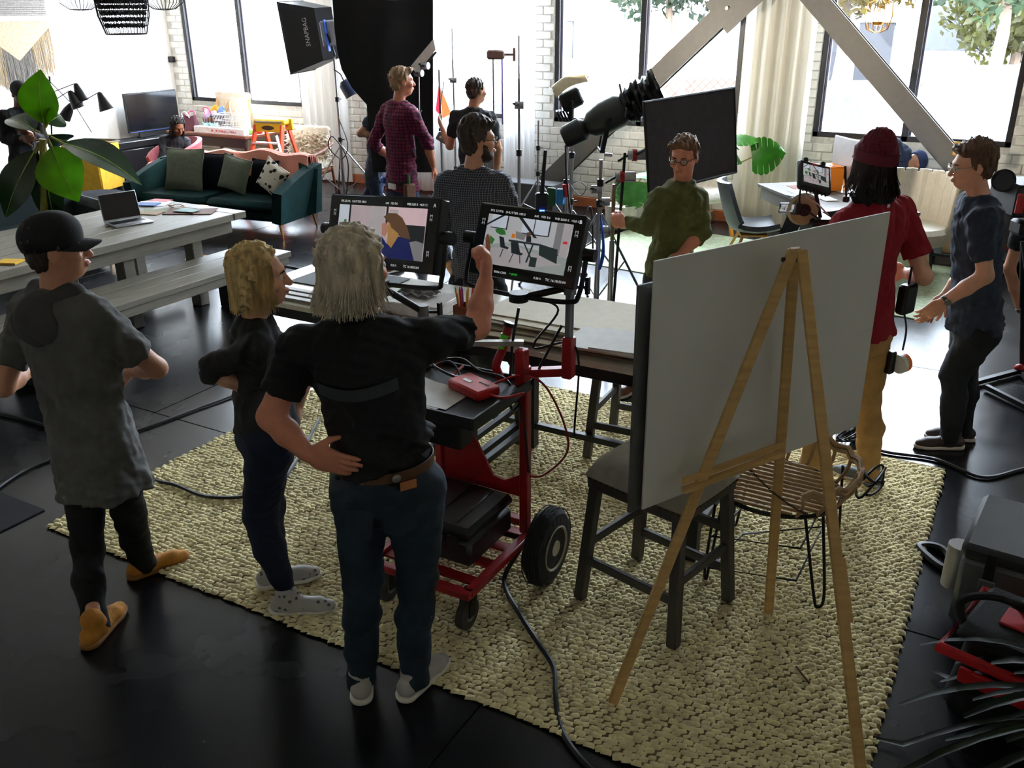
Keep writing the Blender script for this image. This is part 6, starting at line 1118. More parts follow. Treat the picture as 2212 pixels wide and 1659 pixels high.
# ================================================================== PEOPLE: smooth solid modelling on a voxel field
def unit(v): v = V3(v); return v / (np.linalg.norm(v) + 1e-12)
def dirv(deg): a = math.radians(deg); return FG * math.cos(a) + R0 * math.sin(a)      # 0 = away from the camera, 90 = to image right
def cone(a, b, ra, rb=None, k=.02, n=None, s=1., fa=False, fb=False): return dict(t='c', a=V3(a), b=V3(b), ra=ra, rb=ra if rb is None else rb, k=k, n=None if n is None else unit(n), s=s, fa=fa, fb=fb)
def ell(c, r, R=None, k=.02, sub=False): return dict(t='e', c=V3(c), r=V3(r), R=np.eye(3) if R is None else np.asarray(R), k=k, sub=sub)
def solid(prims, h=.008, cuts=(), wob=None, seed=0):
    lo, hi = np.full(3, 9e9), np.full(3, -9e9)
    for p in prims:
        if p['t'] == 'c': r = max(p['ra'], p['rb']) * max(1, p['s']); pts = (p['a'] - r, p['a'] + r, p['b'] - r, p['b'] + r)
        else: r = p['r'].max(); pts = (p['c'] - r, p['c'] + r)
        if p.get('sub'): p['bb'] = (np.min(pts, 0), np.max(pts, 0)); continue
        p['bb'] = (np.min(pts, 0), np.max(pts, 0)); lo = np.minimum(lo, p['bb'][0]); hi = np.maximum(hi, p['bb'][1])
    lo = lo - 3 * h - .01; n = np.ceil((hi + 3 * h + .01 - lo) / h).astype(int) + 1
    D = np.full(n, .5, np.float32); ax = [(lo[i] + h * np.arange(n[i])).astype(np.float32) for i in range(3)]
    for p in prims:
        m = p['k'] * 1.5 + 3 * h; i0 = np.maximum(((p['bb'][0] - m - lo) / h).astype(int), 0); i1 = np.minimum(((p['bb'][1] + m - lo) / h).astype(int) + 2, n)
        if (i1 <= i0).any(): continue
        sl = tuple(slice(i0[i], i1[i]) for i in range(3)); X = ax[0][sl[0]][:, None, None]; Y = ax[1][sl[1]][None, :, None]; Z = ax[2][sl[2]][None, None, :]
        if p['t'] == 'c':
            a, b = p['a'], p['b']; ba = b - a; L2 = ba @ ba + 1e-12; vx, vy, vz = X - a[0], Y - a[1], Z - a[2]
            tr = (vx * ba[0] + vy * ba[1] + vz * ba[2]) / L2; t = np.clip(tr, 0, 1); wx, wy, wz = vx - t * ba[0], vy - t * ba[1], vz - t * ba[2]
            if p['n'] is not None:
                nn = p['n']; dn = (wx * nn[0] + wy * nn[1] + wz * nn[2]) * (1 / p['s'] - 1); wx = wx + dn * nn[0]; wy = wy + dn * nn[1]; wz = wz + dn * nn[2]
            d = (np.sqrt(wx * wx + wy * wy + wz * wz) - (p['ra'] + (p['rb'] - p['ra']) * t)) * min(1., p['s'] * .5 + .5); Ls = math.sqrt(L2)
            if p['fb']: d = np.maximum(d, (tr - 1) * Ls)
            if p['fa']: d = np.maximum(d, -tr * Ls)
        else:
            R, r, c = p['R'], p['r'], p['c']; vx, vy, vz = X - c[0], Y - c[1], Z - c[2]
            q = [(vx * R[0, i] + vy * R[1, i] + vz * R[2, i]) / r[i] for i in range(3)]
            k0 = np.sqrt(q[0] ** 2 + q[1] ** 2 + q[2] ** 2) + 1e-6; k1 = np.sqrt((q[0] / r[0]) ** 2 + (q[1] / r[1]) ** 2 + (q[2] / r[2]) ** 2) + 1e-6; d = k0 * (k0 - 1) / k1
        E = D[sl]; k = p['k']
        if p.get('sub'): hh = np.clip(.5 - .5 * (E + d) / k, 0, 1); D[sl] = E * (1 - hh) - d * hh + k * hh * (1 - hh)
        else: hh = np.clip(.5 + .5 * (E - d) / k, 0, 1); D[sl] = E * (1 - hh) + d * hh - k * hh * (1 - hh)
    if wob:
        I = np.nonzero(np.abs(D) < .05); P = np.stack([ax[i][I[i]] for i in range(3)], 1); rn = np.random.RandomState(seed); v = 0
        for amp, wl, an in wob:
            for _ in range(3): dd = rn.normal(size=3) * np.array(an); dd /= np.linalg.norm(dd); w = P @ dd * (6.283 / wl) + rn.rand() * 6.28; v = v + amp * np.sin(w + 1.3 * np.sin(P @ rn.normal(size=3) * 6.283 / (wl * 2.2)))
        D[I] += v
    for fn in cuts:
        I = np.nonzero(D < .06); P = np.stack([ax[i][I[i]] for i in range(3)], 1); D[I] = np.maximum(D[I], fn(P))
    # surface nets
    S = D < 0; c8 = [S[i:n[0] - 1 + i, j:n[1] - 1 + j, k:n[2] - 1 + k] for i in (0, 1) for j in (0, 1) for k in (0, 1)]; cnt = sum(c.astype(np.int8) for c in c8); act = (cnt > 0) & (cnt < 8)
    I = np.stack(np.nonzero(act), 1); idx = np.full(act.shape, -1, np.int32); idx[tuple(I.T)] = np.arange(len(I))
    C = np.array([[i, j, k] for i in (0, 1) for j in (0, 1) for k in (0, 1)]); F = np.stack([D[tuple((I + c).T)] for c in C], 1); pos = np.zeros((len(I), 3), np.float32); num = np.zeros(len(I), np.float32)
    for a in range(8):
        for b in range(a + 1, 8):
            if np.abs(C[a] - C[b]).sum() != 1: continue
            m = (F[:, a] < 0) != (F[:, b] < 0); t = F[:, a] / (F[:, a] - F[:, b] + 1e-12); t = np.where(m, t, 0)[:, None]; pos += np.where(m[:, None], C[a] + t * (C[b] - C[a]), 0); num += m
    V = lo + h * (I + pos / num[:, None]); Q = []
    for axn in range(3):
        u, w = (axn + 1) % 3, (axn + 2) % 3; s0 = [slice(1, m - 1) for m in n]; s1 = list(s0); s0[axn] = slice(0, n[axn] - 1); s1[axn] = slice(1, n[axn]); A, Bq = S[tuple(s0)], S[tuple(s1)]; K = np.stack(np.nonzero(A != Bq), 1); off = np.ones(3, int); off[axn] = 0; K = K + off
        eu, ew = np.zeros(3, int), np.zeros(3, int); eu[u] = 1; ew[w] = 1; q = np.stack([idx[tuple((K - eu - ew).T)], idx[tuple((K - ew).T)], idx[tuple(K.T)], idx[tuple((K - eu).T)]], 1)
        fl_ = S[tuple(K.T)]; q[~fl_] = q[~fl_][:, ::-1]; Q.append(q)
    return V, np.vstack(Q)
def head_prims(c, f, u, k=1., nose=1.):
    r = unit(np.cross(f, u)); f = unit(np.cross(u, r)); R = np.stack([r, f, u], 1); L = lambda x, y, z: c + (r * x + f * y + u * z) * k; e = lambda p, q, kk=.02, sub=False: ell(L(*p), V3(q) * k, R, kk * k, sub)
    P = [e((0, -.014, .034), (.073, .094, .082)), e((0, .02, -.026), (.060, .070, .088), .03), e((0, .042, -.082), (.040, .042, .030), .03), e((0, .074, .022), (.048, .018, .014), .02)]
    P += [e((s * .031, .098, -.002), (.017, .014, .013), .012, True) for s in (-1, 1)]
    P += [cone(L(0, .088, .008), L(0, .108 * nose, -.030), .008 * k, .0135 * k, .014), e((0, .094, -.056), (.022, .010, .006), .008), e((0, .092, -.067), (.020, .011, .007), .008)]
    P += [e((s * .045, .058, -.026), (.022, .026, .022), .02) for s in (-1, 1)] + [e((s * .075, -.008, -.008), (.009, .020, .031), .008) for s in (-1, 1)]
    return P, L, R
def hand_prims(wr, d, nrm, side, pose, k=1.):
    d = unit(d); nrm = unit(V3(nrm) - d * (V3(nrm) @ d)); lat = np.cross(nrm, d) * side; P = []; L = lambda x, y, z: wr + (lat * x + d * y + nrm * z) * k
    R = np.stack([lat, d, nrm], 1); P.append(ell(L(0, .045, 0), (.040 * k, .054 * k, .0165 * k), R, .015)); P[0]['r'] = P[0]['r'] * np.array([1.05, 1.05, 1.25])
    if pose in ('fist', 'point', 'grip'): P.append(ell(L(-.006 if pose == 'point' else 0, .092, .024), (.034 * k, .026 * k, .024 * k), R, .012))
    P.append(cone(L(-.022, .03, 0), L(-.026, .078, 0), .014 * k, .012 * k, .014)); P.append(cone(L(.022, .03, 0), L(.026, .082, 0), .015 * k, .012 * k, .014))
    curl = dict(relaxed=(.30, .35, .42, .5), fist=(1.35, 1.4, 1.4, 1.4), point=(.04, 1.3, 1.4, 1.4), hip=(.12, .12, .15, .18), grip=(.95, 1.0, 1.05, 1.1))[pose]
    for i, (x, ln) in enumerate(((.029, .074), (.010, .082), (-.010, .077), (-.029, .062))):
        p = L(x, .088 - .004 * abs(i - 1), 0); a = curl[i] * .6
        for sg, (fr, r0, r1) in enumerate(((.45, .0095, .0088), (.31, .0088, .0080), (.24, .0080, .0068))):
            dd = d * math.cos(a) + nrm * math.sin(a) + lat * x * .6; q = p + unit(dd) * ln * fr * k; P.append(cone(p, q, r0 * k, r1 * k, .004)); p = q; a += curl[i] * (1. if sg == 0 else .8)
    p = L(.030, .022, .004); dd = unit(d * .62 + lat * .72 + nrm * .25) if pose not in ('fist', 'point', 'grip') else unit(d * .75 + lat * .35 + nrm * .5); q = p + dd * .042 * k; P.append(cone(p, q, .0135 * k, .011 * k, .010)); dd = unit(dd + d * .4 - lat * (.1 if pose in ('relaxed', 'hip') else .7)); q2 = q + dd * .032 * k; P.append(cone(q, q2, .0105 * k, .008 * k, .005))
    return P
SKIN = {k: mat('skin_' + k, c, .5, var=.06, scale=30, spec=.35) for k, c in (('fair', (222, 170, 142)), ('tan', (204, 148, 118)), ('ruddy', (212, 140, 112)), ('brown', (120, 78, 58)), ('olive', (190, 134, 104)))}
WRK = [(.0035, .16, (1, 1, .7)), (.0022, .07, (1, 1, 1.2))]
def frame_of(f, u): r = unit(np.cross(f, u)); return r, unit(np.cross(u, r)), u
def person(label, feet, yaw, head, pelvis, arms, shirt, pants, shoes, skin='fair', hair=None, s=None, res=.008, knees=None, fem=False, sleeve='short', hem=.06, wide=1., girth=1., look=None, pitch=0., tuck=False, extras=(), toes=None, shoecol=None, group=None, seat=False, bend=None, legr=1., collar=.0, solecol=None, hd=1., bulk=1.):
    """joints are given as (x, y) in the photograph plus a depth offset in metres from the plane of the feet"""
    gp = [at(p[0], p[1], p[2] if len(p) > 2 else 0.) for p in feet]; G = (gp[0] + gp[1]) / 2; s0 = s if s else sdist(G)
    if s:
        gp = [ats(p[0], 800, s0 + (p[2] if len(p) > 2 else 0)) for p in feet]
        for g in gp: g[2] = .0
        G = (gp[0] + gp[1]) / 2
    J = lambda q: ats(q[0], q[1], s0 + (q[2] if len(q) > 2 else 0))
    zf = min(g[2] for g in gp); t = T('person', label, 'person', (G[0], G[1], zf), group=group)
    f = dirv(yaw); rt = np.cross(f, UPV); hc = J(head); lk = dirv(yaw if look is None else look); pr_ = math.radians(pitch); lf = unit(lk * math.cos(pr_) - UPV * math.sin(pr_)); hu = unit(UPV * math.cos(pr_) + lk * math.sin(pr_))
    if bend is not None: lf = unit(bend[0]); hu = unit(bend[1])
    pv = J(pelvis); HP, HL, HR = head_prims(hc, lf, hu, hd); chin = HL(0, -.02, -.10); up_t = unit(hc - lf * .03 - pv); nb = hc - lf * .035 - up_t * (.175 * hd)      # neck base
    shw = (.150 if fem else .175) * wide; T_ = (nb - pv); tl = np.linalg.norm(T_); tu = T_ / tl; fr_ = unit(f - tu * (f @ tu)); rt = np.cross(fr_, tu)
    SH = {}; EL = {}; WR = {}
    for sd, sg in (('R', 1), ('L', -1)):
        A = arms[sd]; SH[sd] = J(A['sh']) if 'sh' in A else nb - tu * .070 + rt * sg * shw; EL[sd] = J(A['el']); WR[sd] = J(A['wr'])
    hw = (.095 if fem else .090) * min(bulk, 1.06); HI = {sd: pv - UPV * .02 + rt * sg * hw for sd, sg in (('R', 1), ('L', -1))}
    toes = toes or (yaw, yaw); FT = {'L': gp[0], 'R': gp[1]}; TO = {'L': dirv(toes[0]), 'R': dirv(toes[1])}; AN = {k: FT[k] + UPV * .085 for k in FT}; KN = {}
    for i, sd in enumerate(('L', 'R')):
        KN[sd] = J(knees[i]) if knees else HI[sd] * .48 + AN[sd] * .52 + f * .03
    am = (.82 if fem else 1.) * girth
    # --- body
    B_ = list(HP); B_.append(cone(HL(0, -.018, -.055), nb, .050 * (.88 if fem else 1), .058 * (.88 if fem else 1), .03)); B_ += [cone(nb - tu * .055, SH[q_], .042, .036 * am, .03) for q_ in 'RL']; B_.append(cone(nb - tu * .12, pv, .10 * am, .09 * am, .04, fr_, .72))
    for sd in 'RL':
        B_.append(cone(SH[sd], EL[sd], .046 * am, .040 * am, .02)); B_.append(cone(EL[sd], EL[sd] * .55 + WR[sd] * .45, .040 * am, .040 * am, .02)); B_.append(cone(EL[sd] * .55 + WR[sd] * .45, WR[sd], .039 * am, .027 * am, .015)); A = arms[sd]; hd_ = (J(A['hand']) - WR[sd]) if 'hand' in A else (WR[sd] - EL[sd])
        if A.get('pose', 'relaxed'): B_ += hand_prims(WR[sd] + unit(hd_) * .008, hd_, A.get('nrm', f), 1 if sd == 'R' else -1, A.get('pose', 'relaxed'), .92 if fem else 1.02)
        B_.append(cone(HI[sd], KN[sd], .060 * am, .042, .02)); B_.append(cone(KN[sd], AN[sd], .042, .032, .02)); B_.append(cone(AN[sd] - UPV * .04, AN[sd] - UPV * .045 + TO[sd] * .13, .03, .026, .02))
    v, q = solid(B_, res * .8); fast('body', v, q, SKIN[skin], t)
    if res < .0085:
        for sg in (-1, 1):
            e = B(); e.ell(HL(sg * .031, .082, -.002), (.0115, .0115, .0115), n=12, m=8); eo = e.build('eye', mat('eye_white', (220, 214, 208), .3), t); e = B(); e.ell(HL(sg * .031, .0905, -.002), (.0052, .0040, .0052), HR, n=8, m=6); e.build('iris', mat('iris_dark', (46, 34, 28), .2), eo)
            e = B(); e.tube([HL(sg * .014, .094, .018), HL(sg * .030, .096, .022), HL(sg * .046, .084, .018)], [.003, .004, .002], 5); e.build('eyebrow', mat('brow_brown', (70, 50, 38), .9), t)
        e = B(); e.tube([HL(-.022, .094, -.0615), HL(-.008, .1035, -.0605), HL(.008, .1035, -.0605), HL(.022, .094, -.0615)], [.0015, .003, .003, .0015], 5); e.build('lips', mat('lip_rose', (170, 96, 88), .5), t)
    # --- shirt
    hemp = pv - UPV * hem if not seat else pv - UPV * .02; S_ = [cone(nb - tu * .045, SH['L'] + rt * .012, .072, .056 * am, .04), cone(nb - tu * .045, SH['R'] - rt * .012, .072, .056 * am, .04), cone(nb - tu * .05, nb + tu * .012, .078, .066, .03, fb=True), cone(nb - tu * .12 - rt * shw * .30, nb - tu * .12 + rt * shw * .30, .118 * am * bulk, .118 * am * bulk, .05, fr_, .86), cone(nb - tu * .2, pv + tu * .08, .150 * am * bulk, .140 * am * bulk, .05, fr_, .74), cone(pv + tu * .10, hemp, .142 * am * bulk, .170 * am * bulk, .04, fr_, .80, fb=True)]
    if fem: S_.append(ell(nb - tu * .20 + fr_ * .075, (.13, .07, .08), np.stack([rt, fr_, tu], 1), .05))
    for sd in 'RL':
        ln = EL[sd] - SH[sd]
        sleeve_ = arms[sd].get('sl', sleeve)
        if sleeve_ == 'short': S_.append(cone(SH[sd], SH[sd] + ln * .68, .066 * am, .062 * am, .025, fb=True))
        else:
            S_.append(cone(SH[sd], EL[sd], .066 * am, .052 * am, .025)); frac = {'long': .93, 'half': .30, 'mid': .55}[sleeve_]; S_.append(cone(EL[sd], EL[sd] + (WR[sd] - EL[sd]) * frac, .052 * am, (.040 if frac > .8 else .050) * am, .02, fb=True))
    v, q = solid(S_, res, wob=WRK, seed=len(label)); so = fast('shirt', v, q, shirt, t)
    # --- trousers
    wl = pv + UPV * .055; tb = min(bulk, 1.06); P_ = [cone(wl, pv - UPV * .04, .128 * am * tb, .138 * am * tb, .03, fr_, .80, fa=True)]
    P_.append(ell(pv - UPV * .06 - fr_ * .045, (.125 * tb, .085, .10), np.stack([rt, fr_, UPV], 1), .04))
    for sd in 'RL':
        kn, an = KN[sd], AN[sd]; P_.append(cone(HI[sd] - UPV * .04, kn, .088 * am * legr * (1.06 if fem else 1), .064 * legr, .03)); mid = kn * .62 + an * .38 - TO[sd] * .012; P_.append(cone(kn, mid, .064 * legr, .060 * legr, .02)); P_.append(cone(mid, an - UPV * (.045 if not fem else .0), .060 * legr, (.050 if not fem else .036) * legr, .02, fb=True))
    v, q = solid(P_, res, wob=[(.0022, .16, (1, 1, 1.2)), (.0010, .07, (1, 1, 2.))], seed=7 + len(label)); fast('trousers', v, q, pants, t)
    # --- shoes
    for sd in 'LR':
        a = FT[sd]; d = TO[sd]; sp = [cone(a + UPV * .045 - d * .045, a + UPV * .036 + d * .12, .040, .036, .02, UPV, .9), cone(a + UPV * .10 - d * .012, a + UPV * .05 + d * .01, .046, .046, .02), cone(a + UPV * .03 + d * .12, a + UPV * .03 + d * .165, .038, .030, .02, UPV, .8)]; zc = a[2]
        v, q = solid(sp, .007 if res < .009 else .010, cuts=[lambda P, zc=zc: zc + .016 - P[:, 2]]); o = fast('shoe', v, q, shoes, t)
        sl_ = np.cross(d, UPV); lb = B()
        for k_ in range(4): cc_ = a + d * (.035 + .022 * k_) + UPV * (.084 - .010 * k_); lb.tube([cc_ - sl_ * .022 - UPV * .006, cc_ + UPV * .002, cc_ + sl_ * .022 - UPV * .006], .003, 5)
        lb.build('laces', mat('lace_pale', (190, 186, 178), .8), o)
        sp = [cone(a + UPV * .02 - d * .048, a + UPV * .02 + d * .13, .044, .041, .02), cone(a + UPV * .02 + d * .12, a + UPV * .02 + d * .168, .041, .034, .02)]; v, q = solid(sp, .007 if res < .009 else .010, cuts=[lambda P, zc=zc: np.maximum(P[:, 2] - zc - .026, zc + .002 - P[:, 2])]); fast('sole', v, q, solecol or mat('sole_white', (228, 224, 216), .7), o)
    K = dict(t=t, HL=HL, HR=HR, hc=hc, pv=pv, nb=nb, tu=tu, fr=fr_, rt=rt, SH=SH, EL=EL, WR=WR, G=G, J=J, res=res, am=am, bulk=bulk, shirt=so, f=f, gp=gp, HI=HI, KN=KN)
    if hair: hair(K)
    for e in extras: e(K)
    return K
# --- hair, hats and accessories
def local(K, P): return (P - K['hc']) @ K['HR']
def hair_short(rgb, big=1., fringe=0., beard=None, length=0., volume=0.):
    def fn(K):
        HL, HR = K['HL'], K['HR']; m = mat('hair_%d_%d_%d' % rgb, rgb, .6, var=.35, scale=60, stretch=(1, 1, .3)); h = min(K['res'], .008)
        pr_ = [ell(HL(0, -.016, .044 + volume * .3), V3((.084, .104, .086 + volume)) * big, HR, .02), ell(HL(0, -.05, -.02 - length), V3((.070, .055, .06 + length)) * big, HR, .02)] + [cone(HL(s * .074, .012, .02), HL(s * .074, .012, -.025), .010, .007, .01) for s in (-1, 1)]
        if fringe: pr_.append(ell(HL(.01, .07, .085), (.062, .035, .030), HR, .02))
        def cut(P):
            q = local(K, P); return np.maximum(q[:, 1] * .80 - q[:, 2] * .60 - .008 - fringe * .012, np.where(q[:, 1] > .03, .055 - q[:, 2], -.1))
        v, q = solid(pr_, h, cuts=[cut], wob=[(.0035, .035, (1, 1, .6)), (.002, .018, (1, 1, .5))], seed=3); fast('hair', v, q, m, K['t'])
        if beard:
            v, q = solid([ell(HL(0, .030, -.085), (.062, .062, .045), HR, .02), cone(HL(-.066, .02, -.03), HL(-.05, .05, -.09), .014, .02, .02), cone(HL(.066, .02, -.03), HL(.05, .05, -.09), .014, .02, .02), cone(HL(-.024, .088, -.046), HL(.024, .088, -.046), .007, .007, .01)], h, cuts=[lambda P: (lambda q: np.where((np.abs(q[:, 0]) < .045) & (q[:, 1] > .05), q[:, 2] + .050, -1))(local(K, P))], wob=[(.002, .02, (1, 1, 1))]); fast('beard', v, q, mat('beard_%d' % beard[0], beard, .8, var=.3, scale=60), K['t'])
    return fn
def strands(K, m, n, zend, R_, gap=1.0, seed=1, flip=.02, r=.0022, spread=1., front=.04, name='hair_strands', taper=.0):
    rn = random.Random(seed); b = B(); HL = K['HL']
    for i in range(n):
        az = rn.uniform(gap, 6.283 - gap) + math.pi / 2; ze = zend + rn.uniform(-.03, .03); P = []; e0 = rn.uniform(.9, 1.5); fl_ = rn.uniform(.0, flip); tw = rn.uniform(-.25, .25)
        for k in range(10):
            u = k / 9
            if u < .5: el = e0 * (1 - u / .5); x, y, z = R_[0] * math.cos(el) * math.cos(az + tw * u), R_[1] * math.cos(el) * math.sin(az + tw * u) - .015, .03 + R_[2] * math.sin(el)
            else: w = (u - .5) / .5; x, y, z = (R_[0] * (1 - taper * w * w) + fl_ * w ** 3) * math.cos(az + tw * u), (R_[1] * (1 - .6 * taper * w * w) + fl_ * w ** 3) * math.sin(az + tw * u) - .015, .03 + (ze - .03) * w
            P.append(HL(x, y, z))
        b.tube(P, [r * (1 - .5 * (k / 9)) for k in range(10)], 3)
    b.build(name, m, K['t'], kind='stuff')
def hair_long(rgb, zend=-.15, R_=(.094, .108, .098), gap=.95, n=500, seed=1, flip=.02, part=0., behind=0., taper=.0):
    def fn(K):
        HL, HR = K['HL'], K['HR']; m = mat('hairl_%d_%d_%d' % rgb, rgb, .75, spec=.25, var=.4, scale=50, stretch=(1, 1, .2)); h = min(K['res'], .008)
        pr_ = [ell(HL(0, -.018, .04), (R_[0] * .96, R_[1] * .97, R_[2] * .92), HR, .02), cone(HL(-.030, -.03, .0), HL(-.032, -.035 - behind, zend), .064, .056, .03, HR[:, 1], 1.0, fb=True), cone(HL(.030, -.03, .0), HL(.032, -.035 - behind, zend), .064, .056, .03, HR[:, 1], 1.0, fb=True)]
        v, q = solid(pr_, h, cuts=[lambda P: (lambda q: np.minimum(q[:, 1] - .028 + .25 * np.clip(-q[:, 2], 0, .1), np.where(q[:, 2] < .05, .02, q[:, 1] * .8 - q[:, 2] * .6 - .004)))(local(K, P))], wob=[(.004, .03, (1, 1, .25)), (.0025, .016, (1, 1, .2))], seed=seed); fast('hair', v, q, m, K['t']); strands(K, m, n, zend, R_, gap, seed, flip, taper=taper)
    return fn
def ball_cap(rgb, brim=True, tilt=.0):
    def fn(K):
        HL, HR = K['HL'], K['HR']; m = mat('cap_%d_%d' % (rgb[0], rgb[2]), rgb, .85, var=.12, bump=.2, bscale=200); h = min(K['res'], .008)
        v, q = solid([ell(HL(0, -.014, .040), (.090, .112, .098), HR, .02), ell(HL(0, .02, .075), (.075, .07, .058), HR, .03)], h, cuts=[lambda P: (lambda q: .012 - q[:, 2] + .14 * q[:, 1])(local(K, P))]); o = fast('cap', v, q, m, K['t'])
        if brim: b = B(); b.grid(lambda u, v: HL((u - .5) * .172 * (1 - .22 * v * v), .070 + v * .088 - .055 * (2 * u - 1) ** 2, .036 - .022 * (2 * u - 1) ** 2 - .016 * v), 14, 8, .006); b.build('brim', m, o)
        b = B(); b.ell(HL(0, -.012, .136), (.008, .008, .005), n=8, m=5); b.build('cap_button', m, o)
    return fn
def beanie(rgb):
    def fn(K):
        HL, HR = K['HL'], K['HR']; m = pattern('beanie_knit', 'stripe', rgb, tuple(int(c * .7) for c in rgb), 60, .95, w=1.5)
        v, q = solid([ell(HL(0, -.020, .05), (.087, .105, .09), HR, .02), ell(HL(0, -.035, .12), (.05, .06, .045), HR, .04)], .007, cuts=[lambda P: .012 - local(K, P)[:, 2] + .12 * local(K, P)[:, 1]], wob=[(.002, .02, (1, 1, .1))]); o = fast('beanie', v, q, m, K['t'])
        b = B(); b.grid(lambda u, v: HL(.092 * math.cos(u * 6.2832), -.02 + .111 * math.sin(u * 6.2832), .012 + .052 * v + .12 * .11 * math.sin(u * 6.2832)), 36, 3, .008); b.build('beanie_cuff', m, o)
    return fn
def glasses(rgb=(30, 26, 24), round_=True):
    def fn(K):
        HL = K['HL']; b = B(); m = mat('spectacle_%d' % rgb[0], rgb, .3, .3)
        for s in (-1, 1):
            b.tube([HL(s * .033 + .022 * math.cos(a), .104 - .006 * abs(math.cos(a)), -.002 + (.020 if round_ else .016) * math.sin(a)) for a in np.linspace(0, 6.283, 21)[:-1]], .0018, 5, True); b.tube([HL(s * .055, .099, .004), HL(s * .078, .04, .006), HL(s * .080, -.012, .006)], .0018, 5)
        b.tube([HL(-.011, .106, .002), HL(0, .109, .004), HL(.011, .106, .002)], .0018, 5); o = b.build('spectacles', m, K['t']); b = B()
        for s in (-1, 1): b.add([HL(s * .033 + .021 * math.cos(a), .1035, -.002 + .018 * math.sin(a)) for a in np.linspace(0, 6.283, 17)[:-1]], [tuple(range(16))])
        b.build('lenses', glass('spectacle_lens', (235, 240, 240), .08), o)
    return fn
def belt(rgb, dz=.035, buckle=False, w=.036, extra=.012):
    def fn(K):
        a, b_ = .130 * K['am'] * K['bulk'] + extra, .104 * K['am'] * K['bulk'] + extra; b = B(); c = K['pv'] + UPV * dz
        b.grid(lambda u, v: c + K['rt'] * a * math.cos(u * 6.2832) + K['fr'] * b_ * math.sin(u * 6.2832) + UPV * (v - .5) * w, 40, 2, .004); b.build('belt', mat('belt_%d' % rgb[0], rgb, .5, var=.2, bump=.2), K['t'])
        if buckle:
            for ang in (-1.15, -1.9): p = c + K['rt'] * (a + .004) * math.cos(ang) + K['fr'] * (b_ + .004) * math.sin(ang); n = unit(K['rt'] * math.cos(ang) + K['fr'] * math.sin(ang)); b = B(); b.lathe([(.016, 0), (.014, .004), (0, .006)], p, n, 14); b.build('concho', mat('silver_concho', (170, 166, 156), .3, .8), K['t'])
    return fn
def watch(side, rgb=(60, 56, 50)):
    def fn(K):
        w, e = K['WR'][side], K['EL'][side]; d = unit(w - e); x, y, _ = frame(d); c = w - d * .012; b = B(); b.grid(lambda u, v: c + (x * math.cos(u * 6.2832) + y * math.sin(u * 6.2832)) * .031 + d * (v - .5) * .02, 20, 1, .003); o = b.build('watch_strap', mat('strap_%d' % rgb[0], rgb, .5), K['t']); n = unit(-FG - d * (-FG @ d)); b = B(); b.cyl(c + n * .028, c + n * .037, .018, n=16); b.build('watch_face', mat('watch_silver', (176, 172, 166), .25, .7), o)
    return fn
D = lambda *p, **k: dict(k, **dict(zip(('el', 'wr'), p)))
blackcloth = lambda k, c=(20, 20, 23): mat('cloth_' + k, c, .9, var=.15, scale=12, bump=.15, bscale=220)
denim = lambda k, c=(36, 48, 76): mat('denim_' + k, c, .85, var=.28, scale=8, bump=.25, bscale=260)
# 1 man in jeans, pointing
def jeans_extra(K):
    pv, rt, fr, t = K['pv'], K['rt'], K['fr'], K['t']
    for s in (-1, 1):
        o = B(); c = pv - UPV * .085 + rt * s * .072 - fr * (.135 if True else 0); o.grid(lambda u, v: c + rt * (u - .5) * .105 + UPV * ((v - .5) * .13 - (.02 * (1 - abs(2 * u - 1)) if v < .3 else 0)) - fr * (.012 * (1 - (2 * u - 1) ** 2) - .02 * (v) + s * (u - .5) * .05 * -1 * 0 - .03 * ((u - .5) * s + .5)), 8, 6, -.004); o.build('back_pocket', denim('pocket', (24, 39, 53)), t)
    B().box(pv + UPV * .005 + rt * .10 - fr * .10, (.055, .006, .032), np.stack([unit(rt + fr * .5), unit(fr - rt * .5), UPV], 1)).build('leather_patch', mat('patch_tan', (168, 104, 56), .6), t)
    B().grid(lambda u, v: K['nb'] - K['tu'] * (.15 + .04 * v + .015 * math.sin(u * 3.1)) + K['rt'] * (u - .5) * .26 - K['fr'] * (.138 - .05 * (2 * u - 1) ** 2 + .012), 16, 3, .003).build('yoke_stripe', mat('stripe_slate', (46, 52, 58), .8), t)
    b = B(); b.tube([K['nb'] + K['tu'] * .02 + K['rt'] * .068 * math.cos(a) + K['fr'] * (.066 * math.sin(a) + .01) + K['tu'] * .012 * math.sin(a) * -1 for a in np.linspace(0, 6.283, 25)[:-1]], .016, 8, True); b.build('collar', blackcloth('polo'), t)
person('grey haired man in a black polo and jeans pointing at the monitor', [(783, 1492), (897, 1490)], 8, (768, 578, .02), (836, 1020, 0), dict(R=dict(sh=(930, 735, .03), el=(1030, 705, .20), wr=(1048, 612, .30), hand=(1053, 545, .34), pose='point', nrm=-R0), L=dict(sh=(648, 752, 0), el=(585, 900, -.06), wr=(662, 978, -.12), hand=(728, 1000, -.13), pose='hip', nrm=FG)),
       blackcloth('polo'), denim('faded', (26, 42, 56)), mat('sneaker_white', (176, 172, 168), .6, var=.08), 'ruddy', hair_long((204, 192, 172), -.105, (.099, .114, .108), 1.2, 1300, 2, .05, taper=.26), look=42, toes=(-6, 34), res=.0065, knees=[(783, 1245, .03), (903, 1250, .03)], bulk=1.06, girth=1.08, hem=-.075, legr=1.12, extras=[belt((98, 62, 40), .045, True, extra=.016), jeans_extra])
